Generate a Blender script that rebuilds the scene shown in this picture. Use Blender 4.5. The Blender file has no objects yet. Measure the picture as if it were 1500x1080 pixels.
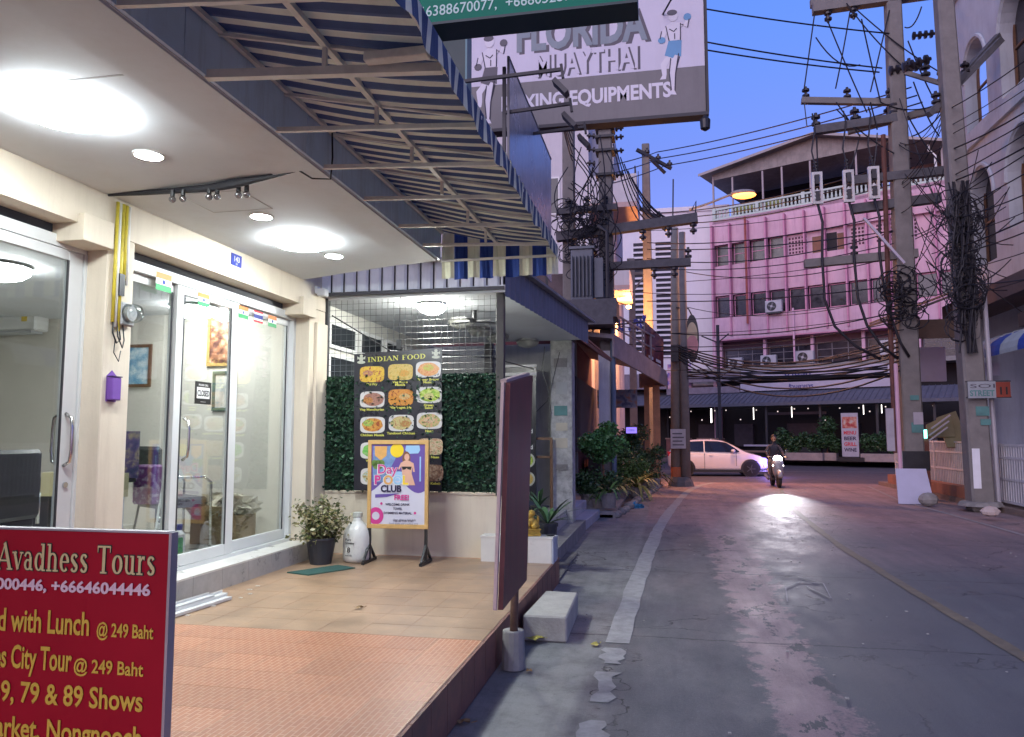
import bpy, math, random
from mathutils import Vector, Matrix
R = math.radians
random.seed(7)
scene = bpy.context.scene

# ------------------------------------------------------------------ camera
CAM_H = 1.6; FOC = 1110.0
YAW = R(11.41); PIT = math.atan(100 / 1110.0)
cam_data = bpy.data.cameras.new('camera')
cam = bpy.data.objects.new('camera', cam_data)
scene.collection.objects.link(cam)
cam_data.sensor_width = 36.0
cam_data.lens = FOC / 1500 * 36.0
cam_data.clip_end = 1500; cam_data.clip_start = 0.05
cam.location = (0, 0, CAM_H)
cam.rotation_euler = (R(90) + PIT, 0, YAW)
scene.camera = cam

# ------------------------------------------------------------------ dusk sky
SUN_EL = R(9.0); SUN_AZ = R(200)       # the sun has gone down behind the camera
world = bpy.data.worlds.new('World'); scene.world = world; world.use_nodes = True
wn = world.node_tree.nodes; wl = world.node_tree.links
wn.clear()
w_out = wn.new('ShaderNodeOutputWorld'); w_bg = wn.new('ShaderNodeBackground')
sky = wn.new('ShaderNodeTexSky'); sky.sky_type = 'NISHITA'; sky.sun_disc = False
sky.sun_elevation = SUN_EL; sky.sun_rotation = SUN_AZ
sky.air_density = 1.0; sky.dust_density = 0.15; sky.ozone_density = 3.0
tint = wn.new('ShaderNodeMix'); tint.data_type = 'RGBA'; tint.blend_type = 'MULTIPLY'
tint.inputs[0].default_value = 1.0
tint.inputs[7].default_value = (0.71, 0.77, 1.32, 1)
tc = wn.new('ShaderNodeTexCoord'); nrm = wn.new('ShaderNodeVectorMath'); nrm.operation = 'NORMALIZE'; sx = wn.new('ShaderNodeSeparateXYZ'); rp = wn.new('ShaderNodeValToRGB')   # dusk colour by height over the horizon, the same all round
rp.color_ramp.elements[0].color = (.60,.38,.78,1); rp.color_ramp.elements[1].color = (.66,.70,1.26,1)
for p_, c_ in ((.33, (.66,.47,.80,1)), (.50, (.68,.70,1.2,1))): rp.color_ramp.elements.new(p_).color = c_
wl.new(tc.outputs['Generated'], nrm.inputs[0]); wl.new(nrm.outputs[0], sx.inputs[0]); wl.new(sx.outputs[2], rp.inputs[0]); wl.new(rp.outputs[0], tint.inputs[7])
wl.new(sky.outputs[0], tint.inputs[6]); wl.new(tint.outputs[2], w_bg.inputs[0])
w_bg.inputs[1].default_value = 0.145
wl.new(w_bg.outputs[0], w_out.inputs[0])
# soft afterglow: one weak, very wide, slightly pink sun low behind the camera
sun_d = bpy.data.lights.new('afterglow_sun', 'SUN'); sun_d.energy = 1.0; sun_d.angle = R(60)
sun_d.color = (1.0, 0.82, 0.80)
sun_o = bpy.data.objects.new('afterglow_sun', sun_d); scene.collection.objects.link(sun_o)
sun_dir = Vector((math.sin(R(200)) * math.cos(R(28)), math.cos(R(200)) * math.cos(R(28)), math.sin(R(28))))
sun_o.rotation_euler = sun_dir.to_track_quat('Z', 'Y').to_euler()
scene.view_settings.view_transform = 'Standard'; scene.view_settings.look = 'None'
scene.view_settings.exposure = 1.05; scene.view_settings.gamma = 1.0
scene.view_settings.use_curve_mapping = False
scene.cycles.max_bounces = 6; scene.cycles.diffuse_bounces = 3; scene.cycles.glossy_bounces = 3
scene.cycles.transparent_max_bounces = 12; scene.cycles.transmission_bounces = 4
scene.cycles.caustics_reflective = False; scene.cycles.caustics_refractive = False
scene.cycles.sample_clamp_indirect = 4.0
scene.cycles.use_denoising = True

# ------------------------------------------------------------------ points seen in the photograph -> places in the street
_f = Vector((-math.sin(YAW) * math.cos(PIT), math.cos(YAW) * math.cos(PIT), math.sin(PIT)))
_r = Vector((math.cos(YAW), math.sin(YAW), 0)); _u = _r.cross(_f)
_C = Vector((0, 0, CAM_H))
def _ray(x, y): return (x - 750) / FOC * _r - (y - 540) / FOC * _u + _f
def WX(x, y, X): d = _ray(x, y); return _C + d * (X / d.x)
def WY(x, y, Y): d = _ray(x, y); return _C + d * (Y / d.y)
def WZ(x, y, Z): d = _ray(x, y); return _C + d * ((Z - CAM_H) / d.z)

# ------------------------------------------------------------------ materials
MATS = {}
def M(name, col=(.5, .5, .5), rough=.6, metal=0, var=.12, scale=3.0, bump=0, bscale=60, spec=.5,
      dirt=0, dirtcol=(.05, .045, .04), emit=0, emitcol=None, alpha=1, island=0, streak=0, coat=0):
    if name in MATS: return MATS[name]
    m = bpy.data.materials.new(name); m.use_nodes = True
    nt = m.node_tree; n = nt.nodes; l = nt.links
    b = n['Principled BSDF']
    b.inputs['Roughness'].default_value = rough; b.inputs['Metallic'].default_value = metal
    b.inputs['Specular IOR Level'].default_value = spec
    if coat: b.inputs['Coat Weight'].default_value = coat
    c = (*col, 1)
    geo = n.new('ShaderNodeNewGeometry')
    src = None
    if var:
        nz = n.new('ShaderNodeTexNoise'); nz.inputs['Scale'].default_value = scale; nz.inputs['Detail'].default_value = 6
        nz.inputs['Roughness'].default_value = .65
        l.new(geo.outputs['Position'], nz.inputs['Vector'])
        mp = n.new('ShaderNodeMapRange'); mp.inputs['From Min'].default_value = .25; mp.inputs['From Max'].default_value = .75
        mp.inputs['To Min'].default_value = 1 - var; mp.inputs['To Max'].default_value = 1 + var
        l.new(nz.outputs['Fac'], mp.inputs['Value'])
        mx = n.new('ShaderNodeVectorMath'); mx.operation = 'SCALE'; mx.inputs[0].default_value = col
        l.new(mp.outputs[0], mx.inputs['Scale']); src = mx.outputs[0]
        mr = n.new('ShaderNodeMapRange'); mr.inputs['To Min'].default_value = max(.03, rough - .12); mr.inputs['To Max'].default_value = min(1, rough + .12)
        l.new(nz.outputs['Fac'], mr.inputs['Value']); l.new(mr.outputs[0], b.inputs['Roughness'])
    if island:
        mp2 = n.new('ShaderNodeMapRange'); mp2.inputs['To Min'].default_value = 1 - island; mp2.inputs['To Max'].default_value = 1 + island
        l.new(geo.outputs['Random Per Island'], mp2.inputs['Value'])
        mx2 = n.new('ShaderNodeVectorMath'); mx2.operation = 'SCALE'
        if src: l.new(src, mx2.inputs[0])
        else: mx2.inputs[0].default_value = col
        l.new(mp2.outputs[0], mx2.inputs['Scale']); src = mx2.outputs[0]
    if dirt or streak:
        nd = n.new('ShaderNodeTexNoise'); nd.inputs['Scale'].default_value = 1.7; nd.inputs['Detail'].default_value = 9
        nd.inputs['Roughness'].default_value = .75
        if streak:
            mpp = n.new('ShaderNodeMapping'); mpp.inputs['Scale'].default_value = (4, 4, .35)
            l.new(geo.outputs['Position'], mpp.inputs[0]); l.new(mpp.outputs[0], nd.inputs['Vector'])
        else:
            l.new(geo.outputs['Position'], nd.inputs['Vector'])
        rp = n.new('ShaderNodeMapRange'); rp.inputs['From Min'].default_value = .50; rp.inputs['From Max'].default_value = .72
        rp.inputs['To Max'].default_value = max(dirt, streak)
        l.new(nd.outputs['Fac'], rp.inputs['Value'])
        mi = n.new('ShaderNodeMix'); mi.data_type = 'RGBA'
        l.new(rp.outputs[0], mi.inputs[0])
        if src: l.new(src, mi.inputs[6])
        else: mi.inputs[6].default_value = c
        mi.inputs[7].default_value = (*dirtcol, 1); src = mi.outputs[2]
    if src: l.new(src, b.inputs['Base Color'])
    else: b.inputs['Base Color'].default_value = c
    if bump:
        nb = n.new('ShaderNodeTexNoise'); nb.inputs['Scale'].default_value = bscale; nb.inputs['Detail'].default_value = 5
        l.new(geo.outputs['Position'], nb.inputs['Vector'])
        bm = n.new('ShaderNodeBump'); bm.inputs['Strength'].default_value = bump; bm.inputs['Distance'].default_value = .01
        l.new(nb.outputs['Fac'], bm.inputs['Height']); l.new(bm.outputs[0], b.inputs['Normal'])
    if emit:
        b.inputs['Emission Color'].default_value = (*(emitcol or col), 1); b.inputs['Emission Strength'].default_value = emit
    MATS[name] = m; return m

def glass_mat(name, tint=(.93, .96, .96), refl=.06, rough=.02):
    if name in MATS: return MATS[name]
    m = bpy.data.materials.new(name); m.use_nodes = True; n = m.node_tree.nodes; l = m.node_tree.links; n.clear()
    o = n.new('ShaderNodeOutputMaterial'); t = n.new('ShaderNodeBsdfTransparent'); g = n.new('ShaderNodeBsdfGlossy')
    t.inputs[0].default_value = (*tint, 1); g.inputs['Roughness'].default_value = rough
    fr = n.new('ShaderNodeLayerWeight'); fr.inputs[0].default_value = .25
    mp = n.new('ShaderNodeMapRange'); mp.inputs['To Min'].default_value = refl * .5; mp.inputs['To Max'].default_value = .36
    l.new(fr.outputs['Fresnel'], mp.inputs['Value'])
    x = n.new('ShaderNodeMixShader'); l.new(mp.outputs[0], x.inputs[0]); l.new(t.outputs[0], x.inputs[1]); l.new(g.outputs[0], x.inputs[2])
    l.new(x.outputs[0], o.inputs[0]); MATS[name] = m; return m

def food_mat(name, c1, c2, c3, scale=30):
    if name in MATS: return MATS[name]
    m = bpy.data.materials.new(name); m.use_nodes = True; n = m.node_tree.nodes; l = m.node_tree.links; b = n['Principled BSDF']
    geo = n.new('ShaderNodeNewGeometry'); v = n.new('ShaderNodeTexNoise'); v.inputs['Scale'].default_value = scale; v.inputs['Detail'].default_value = 3
    l.new(geo.outputs['Position'], v.inputs['Vector'])
    r = n.new('ShaderNodeValToRGB'); e = r.color_ramp.elements
    e[0].position = .36; e[0].color = (*c1, 1); e[1].position = .66; e[1].color = (*c3, 1); k = e.new(.5); k.color = (*c2, 1)
    l.new(v.outputs['Fac'], r.inputs[0]); l.new(r.outputs[0], b.inputs['Base Color']); b.inputs['Roughness'].default_value = .35
    MATS[name] = m; return m

# ------------------------------------------------------------------ mesh builder
class MB:
    def __init__(s): s.v = []; s.f = []; s.mi = []; s.m = 0
    def add(s, vs, fs):
        o = len(s.v); s.v += [Vector(p) for p in vs]
        for f in fs: s.f.append([i + o for i in f]); s.mi.append(s.m)
        return s
    def box(s, x0, x1, y0, y1, z0, z1):
        vs = [(x0,y0,z0),(x1,y0,z0),(x1,y1,z0),(x0,y1,z0),(x0,y0,z1),(x1,y0,z1),(x1,y1,z1),(x0,y1,z1)]
        return s.add(vs, [(0,3,2,1),(4,5,6,7),(0,1,5,4),(1,2,6,5),(2,3,7,6),(3,0,4,7)])
    def bar(s, p, q, w, h=None, up=(0,0,1)):
        h = h or w; p = Vector(p); q = Vector(q); d = (q - p).normalized(); up = Vector(up)
        if abs(d.dot(up)) > .98: up = Vector((1,0,0))
        a = d.cross(up).normalized() * w / 2; b = a.cross(d).normalized() * h / 2
        vs = [p-a-b, p+a-b, p+a+b, p-a+b, q-a-b, q+a-b, q+a+b, q-a+b]
        return s.add(vs, [(0,1,2,3),(7,6,5,4),(0,4,5,1),(1,5,6,2),(2,6,7,3),(3,7,4,0)])
    def tube(s, pts, r, n=6, r1=None, cap=True):
        pts = [Vector(p) for p in pts]; N = len(pts); vs = []; fs = []
        prev = None
        for i, p in enumerate(pts):
            d = (pts[min(i+1,N-1)] - pts[max(i-1,0)])
            d = d.normalized() if d.length > 1e-9 else Vector((0,0,1))
            if prev is None:
                a = d.cross(Vector((0,0,1)));
                if a.length < .05: a = d.cross(Vector((1,0,0)))
                a.normalize()
            else:
                a = prev - d * prev.dot(d); a = a.normalized() if a.length > 1e-6 else prev
            prev = a; b = d.cross(a)
            rr = r if r1 is None else r + (r1 - r) * i / max(1, N - 1)
            if isinstance(r, (list, tuple)): rr = r[i]
            for k in range(n):
                t = 2 * math.pi * k / n; vs.append(p + a * math.cos(t) * rr + b * math.sin(t) * rr)
        for i in range(N - 1):
            for k in range(n):
                k2 = (k + 1) % n; fs.append((i*n+k, i*n+k2, (i+1)*n+k2, (i+1)*n+k))
        if cap: fs.append(tuple(range(n))[::-1]); fs.append(tuple((N-1)*n+k for k in range(n)))
        return s.add(vs, fs)
    def lathe(s, c, prof, n=20, axis='z'):
        vs = []; fs = []; c = Vector(c)
        for (r, z) in prof:
            for k in range(n):
                t = 2*math.pi*k/n
                q = {'z': (r*math.cos(t), r*math.sin(t), z), 'y': (r*math.cos(t), z, r*math.sin(t)), 'x': (z, r*math.cos(t), r*math.sin(t))}[axis]
                vs.append(c + Vector(q))
        for i in range(len(prof)-1):
            for k in range(n):
                k2 = (k+1) % n; fs.append((i*n+k, i*n+k2, (i+1)*n+k2, (i+1)*n+k))
        fs.append(tuple(range(n))[::-1]); fs.append(tuple((len(prof)-1)*n+k for k in range(n)))
        return s.add(vs, fs)
    def ball(s, c, r, n=12, m=8):
        if not isinstance(r, (tuple, list)): r = (r, r, r)
        vs = []; fs = []; c = Vector(c)
        for i in range(1, m):
            a = math.pi*i/m
            for k in range(n):
                t = 2*math.pi*k/n; vs.append(c + Vector((r[0]*math.sin(a)*math.cos(t), r[1]*math.sin(a)*math.sin(t), r[2]*math.cos(a))))
        vs.append(c + Vector((0,0,r[2]))); vs.append(c - Vector((0,0,r[2]))); T = len(vs)-2; B = T+1
        for i in range(m-2):
            for k in range(n): k2 = (k+1) % n; fs.append((i*n+k, (i+1)*n+k, (i+1)*n+k2, i*n+k2))
        for k in range(n): k2 = (k+1) % n; fs.append((T, k, k2)); fs.append((B, (m-2)*n+k2, (m-2)*n+k))
        return s.add(vs, fs)
    def prism(s, poly, y0, y1, plane='xz'):
        n = len(poly); P = lambda a, b, y: {'xz': (a, y, b), 'xy': (a, b, y), 'yz': (y, a, b)}[plane]
        vs = [P(a, b, y0) for a, b in poly] + [P(a, b, y1) for a, b in poly]
        fs = [tuple(range(n)), tuple(range(2*n-1, n-1, -1))]
        for i in range(n): j = (i+1) % n; fs.append((i, i+n, j+n, j))
        return s.add(vs, fs)
    def quad(s, a, b, c, d): return s.add([a, b, c, d], [(0,1,2,3)])
    def slab(s, a, b, c, d, t):
        a, b, c, d = map(Vector, (a, b, c, d)); nn = (b-a).cross(d-a).normalized() * t
        return s.add([a,b,c,d,a-nn,b-nn,c-nn,d-nn], [(0,1,2,3),(7,6,5,4),(0,4,5,1),(1,5,6,2),(2,6,7,3),(3,7,4,0)])

def mesh_of(name, mb, mats, smooth=False):
    me = bpy.data.meshes.new(name); me.from_pydata([tuple(v) for v in mb.v], [], mb.f)
    if not isinstance(mats, (list, tuple)): mats = [mats]
    for m in mats: me.materials.append(m)
    if any(mb.mi): me.polygons.foreach_set('material_index', mb.mi)
    if smooth: me.polygons.foreach_set('use_smooth', [True]*len(me.polygons))
    import bmesh
    bm = bmesh.new(); bm.from_mesh(me); bmesh.ops.recalc_face_normals(bm, faces=bm.faces); bm.to_mesh(me); bm.free()
    me.update(); return me

def link(name, me, parent=None, loc=(0,0,0), rot=(0,0,0)):
    o = bpy.data.objects.new(name, me); scene.collection.objects.link(o)
    o.location = loc; o.rotation_euler = rot
    if parent: o.parent = parent
    return o

def tmat(o):
    m = Matrix.Translation(o.location) @ o.rotation_euler.to_matrix().to_4x4()
    return tmat(o.parent) @ m if o.parent else m

def thing(name, label, cat, loc=(0,0,0), rz=0, group=None, rot=None):
    o = bpy.data.objects.new(name, None); scene.collection.objects.link(o)
    o.empty_display_size = .1
    o.location = loc; o.rotation_euler = rot or (0, 0, rz)
    o['label'] = label; o['category'] = cat
    if group: o['group'] = group
    return o

def part(name, mb, mat, parent, w=False, smooth=False, bevel=0, label=None, kind=None):
    """one mesh under its thing; w=True: the builder holds world coordinates"""
    if w:
        inv = tmat(parent).inverted(); mb.v = [inv @ v for v in mb.v]
    o = link(name, mesh_of(name, mb, mat, smooth), parent)
    if bevel:
        b = o.modifiers.new('bevel', 'BEVEL'); b.width = bevel; b.segments = 1; b.limit_method = 'ANGLE'
    if label: o['label'] = label
    if kind: o['kind'] = kind
    return o

def single(name, mb, mat, label, cat, group=None, smooth=False, bevel=0, loc=None):
    if loc is not None:
        L = Vector(loc)
    else:
        xs = [v.x for v in mb.v]; ys = [v.y for v in mb.v]; zs = [v.z for v in mb.v]
        L = Vector(((min(xs)+max(xs))/2, (min(ys)+max(ys))/2, min(zs)))
    mb.v = [v - L for v in mb.v]
    o = link(name, mesh_of(name, mb, mat, smooth), None, L)
    o['label'] = label; o['category'] = cat
    if group: o['group'] = group
    if bevel:
        b = o.modifiers.new('bevel', 'BEVEL'); b.width = bevel; b.segments = 1; b.limit_method = 'ANGLE'
    return o

def structure(name, mb, mat, smooth=False):
    o = link(name, mesh_of(name, mb, mat, smooth)); o['kind'] = 'structure'; return o

def copy_tree(o, loc=None, rz=None, label=None, parent=None):
    c = o.copy(); scene.collection.objects.link(c)
    if parent: c.parent = parent
    if loc is not None: c.location = loc
    if rz is not None: c.rotation_euler = (0, 0, rz)
    if label: c['label'] = label
    for ch in list(o.children): copy_tree(ch, parent=c)
    return c

def text(parent, s, x, z, size, mat, y=-.004, xs=1.0, align='LEFT', bold=0.0, rot=(R(90),0,0), shear=0, space=1.0, name='lettering', ext=.0008, wid=None):
    cu = bpy.data.curves.new('t', 'FONT'); cu.body = s; cu.size = size; cu.align_x = align; cu.offset = bold * size
    cu.extrude = ext; cu.resolution_u = 3; cu.shear = shear; cu.space_character = space
    t = bpy.data.objects.new('t', cu); scene.collection.objects.link(t)
    dg = bpy.context.evaluated_depsgraph_get(); me = bpy.data.meshes.new_from_object(t.evaluated_get(dg))
    bpy.data.objects.remove(t); bpy.data.curves.remove(cu)
    if wid and len(me.vertices):
        w0 = max(v.co.x for v in me.vertices) - min(v.co.x for v in me.vertices)
        xs = wid / max(w0, 1e-6)
    for v in me.vertices: v.co.x *= xs
    me.materials.clear(); me.materials.append(mat); me.name = name
    return link(name, me, parent, (x, y, z), rot)

def leaves(mb, c, rad, n, size, rnd, shell=.45, elong=1.7, droop=0):
    """small folded leaves through an ellipsoid, denser towards its outside"""
    c = Vector(c)
    for i in range(n):
        d = Vector((rnd.gauss(0,1), rnd.gauss(0,1), rnd.gauss(0,1))).normalized()
        k = shell + (1 - shell) * rnd.random() ** .6
        p = c + Vector((d.x*rad[0], d.y*rad[1], d.z*rad[2])) * k * (.82 + .3 * rnd.random())
        t = Vector((rnd.gauss(0,1), rnd.gauss(0,1), rnd.gauss(0,.6) - droop)).normalized()
        nn = (d + Vector((rnd.gauss(0,.6), rnd.gauss(0,.6), rnd.gauss(0,.6)))).normalized()
        b = t.cross(nn)
        if b.length < .1: continue
        b.normalize(); s_ = size * (.6 + .8 * rnd.random())
        f = nn * s_ * .15
        mb.add([p - t*s_*elong/2, p + b*s_*.4 + f, p + t*s_*elong/2, p - b*s_*.4 + f], [(0,1,2),(0,2,3)])
    return mb

def blade(mb, p, direction, length, width, droop=.6, seg=5):
    p = Vector(p); d = Vector(direction).normalized(); side = d.cross(Vector((0,0,1)))
    side = side.normalized() if side.length > .01 else Vector((1,0,0))
    vs = []
    for i in range(seg + 1):
        t = i / seg; q = p + d * length * t + Vector((0,0,-droop*length*t*t)); w = width * math.sin(math.pi * (.12 + .86 * t)) / 2
        vs += [q - side*w, q + side*w]
    mb.add(vs, [(2*i, 2*i+1, 2*i+3, 2*i+2) for i in range(seg)])
# ================================================================== ground, road
def road_material():
    m = bpy.data.materials.new('street_concrete'); m.use_nodes = True; n = m.node_tree.nodes; l = m.node_tree.links; b = n['Principled BSDF']
    geo = n.new('ShaderNodeNewGeometry'); sp = n.new('ShaderNodeSeparateXYZ'); l.new(geo.outputs['Position'], sp.inputs[0])
    def noise(sc, det=8, rough=.7, vec=None):
        q = n.new('ShaderNodeTexNoise'); q.inputs['Scale'].default_value = sc; q.inputs['Detail'].default_value = det; q.inputs['Roughness'].default_value = rough
        l.new(vec or geo.outputs['Position'], q.inputs['Vector']); return q.outputs['Fac']
    def math_(op, a, bb=None, c=None):
        q = n.new('ShaderNodeMath'); q.operation = op
        for i, v in enumerate((a, bb, c)):
            if v is None: continue
            if isinstance(v, (int, float)): q.inputs[i].default_value = v
            else: l.new(v, q.inputs[i])
        return q.outputs[0]
    def rng(v, a, bb, c=0, d=1):
        q = n.new('ShaderNodeMapRange'); q.inputs[1].default_value = a; q.inputs[2].default_value = bb; q.inputs[3].default_value = c; q.inputs[4].default_value = d
        l.new(v, q.inputs[0]); return q.outputs[0]
    def mix(f, a, bb):
        q = n.new('ShaderNodeMix'); q.data_type = 'RGBA'
        if isinstance(f, (int, float)): q.inputs[0].default_value = f
        else: l.new(f, q.inputs[0])
        for i, v in ((6, a), (7, bb)):
            if isinstance(v, tuple): q.inputs[i].default_value = (*v, 1)
            else: l.new(v, q.inputs[i])
        return q.outputs[2]
    x, y = sp.outputs[0], sp.outputs[1]
    mp = n.new('ShaderNodeMapping'); mp.inputs['Scale'].default_value = (1, .45, 1); l.new(geo.outputs['Position'], mp.inputs[0])
    big = noise(.35); mid = noise(2.2, 10, .72, mp.outputs[0]); fine = noise(55, 6, .7); mid2 = noise(3.1, 12, .78); rag = noise(5.5, 9, .8)
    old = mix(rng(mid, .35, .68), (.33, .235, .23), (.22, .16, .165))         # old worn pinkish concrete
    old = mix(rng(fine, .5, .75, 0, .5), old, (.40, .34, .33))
    new = mix(rng(big, .3, .7), (.065, .068, .078), (.115, .115, .12))        # thin grey overlay
    new = mix(rng(mid, .3, .72, 0, .7), new, (.145, .148, .15))
    new = mix(rng(fine, .55, .8, 0, .45), new, (.27, .27, .27))
    lft = mix(rng(mid, .3, .7), (.165, .17, .168), (.105, .108, .112)); lft = mix(rng(fine, .5, .8, 0, .5), lft, (.29, .29, .28))
    xs = math_('ADD', x, rng(mid2, .3, .7, -.22, .22))
    # dark band just left of the bare strip
    band = math_('MULTIPLY', rng(xs, .05, .5), rng(xs, .58, .60, 1, 0))
    lft = mix(math_('MULTIPLY', band, .55), lft, (.075, .08, .088))
    xe = math_('ADD', xs, rng(noise(14, 6, .8), .3, .7, -.05, .05))
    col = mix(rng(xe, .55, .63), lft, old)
    xr = math_('SUBTRACT', xs, rng(y, 5.0, 12.5, .95, 1.25))
    right = math_('MULTIPLY', rng(xr, .0, .06), rng(mid, .72, .70))
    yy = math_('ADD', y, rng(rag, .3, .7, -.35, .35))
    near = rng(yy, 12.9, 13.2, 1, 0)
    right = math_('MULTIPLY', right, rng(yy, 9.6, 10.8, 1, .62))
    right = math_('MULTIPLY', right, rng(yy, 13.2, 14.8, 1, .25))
    col = mix(right, col, new)
    # dark blotches left lying in the bare strip
    xb = math_('MULTIPLY', rng(x, .45, .5), rng(x, 1.0, 1.1, 1, 0))
    blot = math_('MULTIPLY', math_('MULTIPLY', rng(noise(2.6, 8, .7, mp.outputs[0]), .56, .575), xb), near)
    col = mix(blot, col, (.07, .073, .078))
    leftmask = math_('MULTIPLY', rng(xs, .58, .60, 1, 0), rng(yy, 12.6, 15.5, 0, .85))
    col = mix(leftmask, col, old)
    # lighter, dusty edge by the platform
    sh = math_('MULTIPLY', rng(x, -.36, -.42), rng(mid2, .3, .6, .55, 1))
    col = mix(sh, col, mix(rng(mid2, .42, .6), (.27, .27, .255), (.15, .15, .145)))
    # oily stains and transverse joints
    col = mix(rng(noise(.9, 12, .8), .58, .75, 0, .55), col, (.06, .06, .065))
    fr = math_('ABSOLUTE', math_('SUBTRACT', math_('FRACT', math_('MULTIPLY', math_('ADD', y, rng(mid2, .3, .7, -.03, .03)), 1/3.05)), .08))
    col = mix(math_('MULTIPLY', rng(fr, .006, .002), rng(rag, .35, .55, .25, 1)), col, (.035, .035, .035))
    vo = n.new('ShaderNodeTexVoronoi'); vo.feature = 'DISTANCE_TO_EDGE'; vo.inputs['Scale'].default_value = .42
    wv = n.new('ShaderNodeVectorMath'); wv.operation = 'ADD'
    nv = n.new('ShaderNodeTexNoise'); nv.inputs['Scale'].default_value = 2.5; nv.inputs['Detail'].default_value = 6; l.new(geo.outputs['Position'], nv.inputs[0])
    l.new(geo.outputs['Position'], wv.inputs[0]); l.new(nv.outputs['Color'], wv.inputs[1]); l.new(wv.outputs[0], vo.inputs['Vector'])
    crack = math_('MULTIPLY', rng(vo.outputs['Distance'], .006, .0025), rng(big, .45, .55))
    col = mix(crack, col, (.03, .03, .03))
    # the junction beyond is darker asphalt
    far = rng(math_('ADD', y, rng(mid2, .3, .7, -.3, .3)), 27.6, 28.2)
    col = mix(far, col, mix(rng(mid, .3, .7), (.065, .062, .072), (.1, .095, .105)))
    mt = n.new('ShaderNodeMapping'); mt.inputs['Scale'].default_value = (2.6, .10, 1); l.new(geo.outputs['Position'], mt.inputs[0])
    col = mix(rng(noise(1.3, 7, .7, mt.outputs[0]), .48, .66, 0, .38), col, (.075, .075, .085))      # long tyre-darkened tracks
    agg = noise(170, 3, .8)
    col = mix(rng(agg, .54, .72, 0, .55), col, (.32, .31, .30)); col = mix(rng(agg, .46, .30, 0, .5), col, (.05, .05, .055))
    col = mix(rng(noise(7.5, 10, .8), .60, .66, 0, .6), col, (.055, .055, .06))
    l.new(col, b.inputs['Base Color'])
    l.new(rng(mid, .3, .7, .50, .78), b.inputs['Roughness'])
    b.inputs['Specular IOR Level'].default_value = .35
    bp = n.new('ShaderNodeBump'); bp.inputs['Strength'].default_value = .55; bp.inputs['Distance'].default_value = .006
    h = math_('ADD', math_('MULTIPLY', fine, 1.6), math_('MULTIPLY', mid2, 1.4)); h = math_('ADD', h, math_('MULTIPLY', agg, .8)); h = math_('SUBTRACT', h, math_('MULTIPLY', crack, 2.0))
    l.new(h, bp.inputs['Height']); l.new(bp.outputs[0], b.inputs['Normal'])
    return m

structure('ground', MB().quad((-300,-300,-.01),(300,-300,-.01),(300,300,-.01),(-300,300,-.01)), M('bare_ground', (.14,.12,.11), .9, dirt=.5, bump=.5, bscale=8))
mb = MB()
for j in range(-3, 60):
    for (xa, xb_) in ((-3.4,-1.17),(-1.17,0),(0,1.2),(1.2,3.5),(3.5,7.1)):
        mb.quad((xa,j,0),(xb_,j,0),(xb_,j+1,0),(xa,j+1,0))
mb.quad((-60,28,-.002),(60,28,-.002),(60,50.5,-.002),(-60,50.5,-.002))
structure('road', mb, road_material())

kerbpaint = M('pale_concrete_band', (.31,.305,.295), .75, var=.3, scale=9, bump=.4, bscale=50, dirt=.35, dirtcol=(.16,.155,.15))
yel = M('worn_yellow_paint', (.16,.13,.085), .7, var=.4, scale=7, dirt=.9, dirtcol=(.12,.11,.10))
whp = M('worn_white_paint', (.27,.265,.27), .7, var=.3, scale=9, dirt=.6, dirtcol=(.16,.155,.16))
def ribbon(pts, w, z, wj=0, rnd=random.Random(3)):
    mb = MB(); vs = []
    for i, (x, y) in enumerate(pts):
        a = pts[max(i-1,0)]; c = pts[min(i+1,len(pts)-1)]; d = Vector((c[0]-a[0], c[1]-a[1])).normalized()
        s1 = w/2 + rnd.uniform(-wj, wj); s2 = w/2 + rnd.uniform(-wj, wj)
        vs += [(x + d.y*-s1, y + d.x*s1, z), (x + d.y*s2, y - d.x*s2, z)]
    return mb.add(vs, [(2*i, 2*i+1, 2*i+3, 2*i+2) for i in range(len(pts)-1)])
def lerp_pts(ctrl, step=.35):
    out = []
    for (a, b_) in zip(ctrl, ctrl[1:]):
        k = max(1, int(math.hypot(b_[0]-a[0], b_[1]-a[1]) / step))
        out += [(a[0]+(b_[0]-a[0])*i/k, a[1]+(b_[1]-a[1])*i/k) for i in range(k)]
    return out + [ctrl[-1]]
band = [(-.40,6.1),(-.37,7.4),(-.33,8.8),(-.27,10.5),(-.18,13),(-.04,15.5),(.12,17.6),(.36,20.5),(.62,23.2),(1.1,26),(1.6,27.6)]
structure('road_edge_band', ribbon(lerp_pts(band), .19, .005, .012), kerbpaint)
mb = MB()
rr = random.Random(5)
for (y0, y1) in ((4.05,4.45),(4.75,5.35),(5.55,5.95)):
    ys = [y0 + (y1-y0)*i/6 for i in range(7)]
    pl = [(-.41 - rr.uniform(.03,.1), yy) for yy in ys]; pr = [(-.41 + rr.uniform(.03,.1), yy) for yy in ys]
    poly = pl + pr[::-1]
    mb.add([(a, b_, .005) for a, b_ in poly], [tuple(range(len(poly)))])
structure('road_edge_band', mb, kerbpaint)
structure('road_centre_line', ribbon(lerp_pts([(2.6,-2),(2.53,6.3),(2.49,9),(2.48,12),(2.6,15),(2.75,18),(3.0,21),(3.4,24.3),(3.8,26.5)]), .115, .006, .012), yel)
structure('road_edge_line', ribbon(lerp_pts([(5.7,-2),(5.68,13),(5.72,17),(5.75,21),(6.4,26.5)]), .09, .006, .008), whp)
structure('road_edge_line', ribbon(lerp_pts([(-50,37.4),(50,37.0)], 1.0), .22, .006, .02), whp)
mb = MB()
ar = [(1.08,7.0),(1.13,7.9),(1.22,8.62),(1.42,9.0),(1.62,8.98)]
mb = MB()
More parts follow.
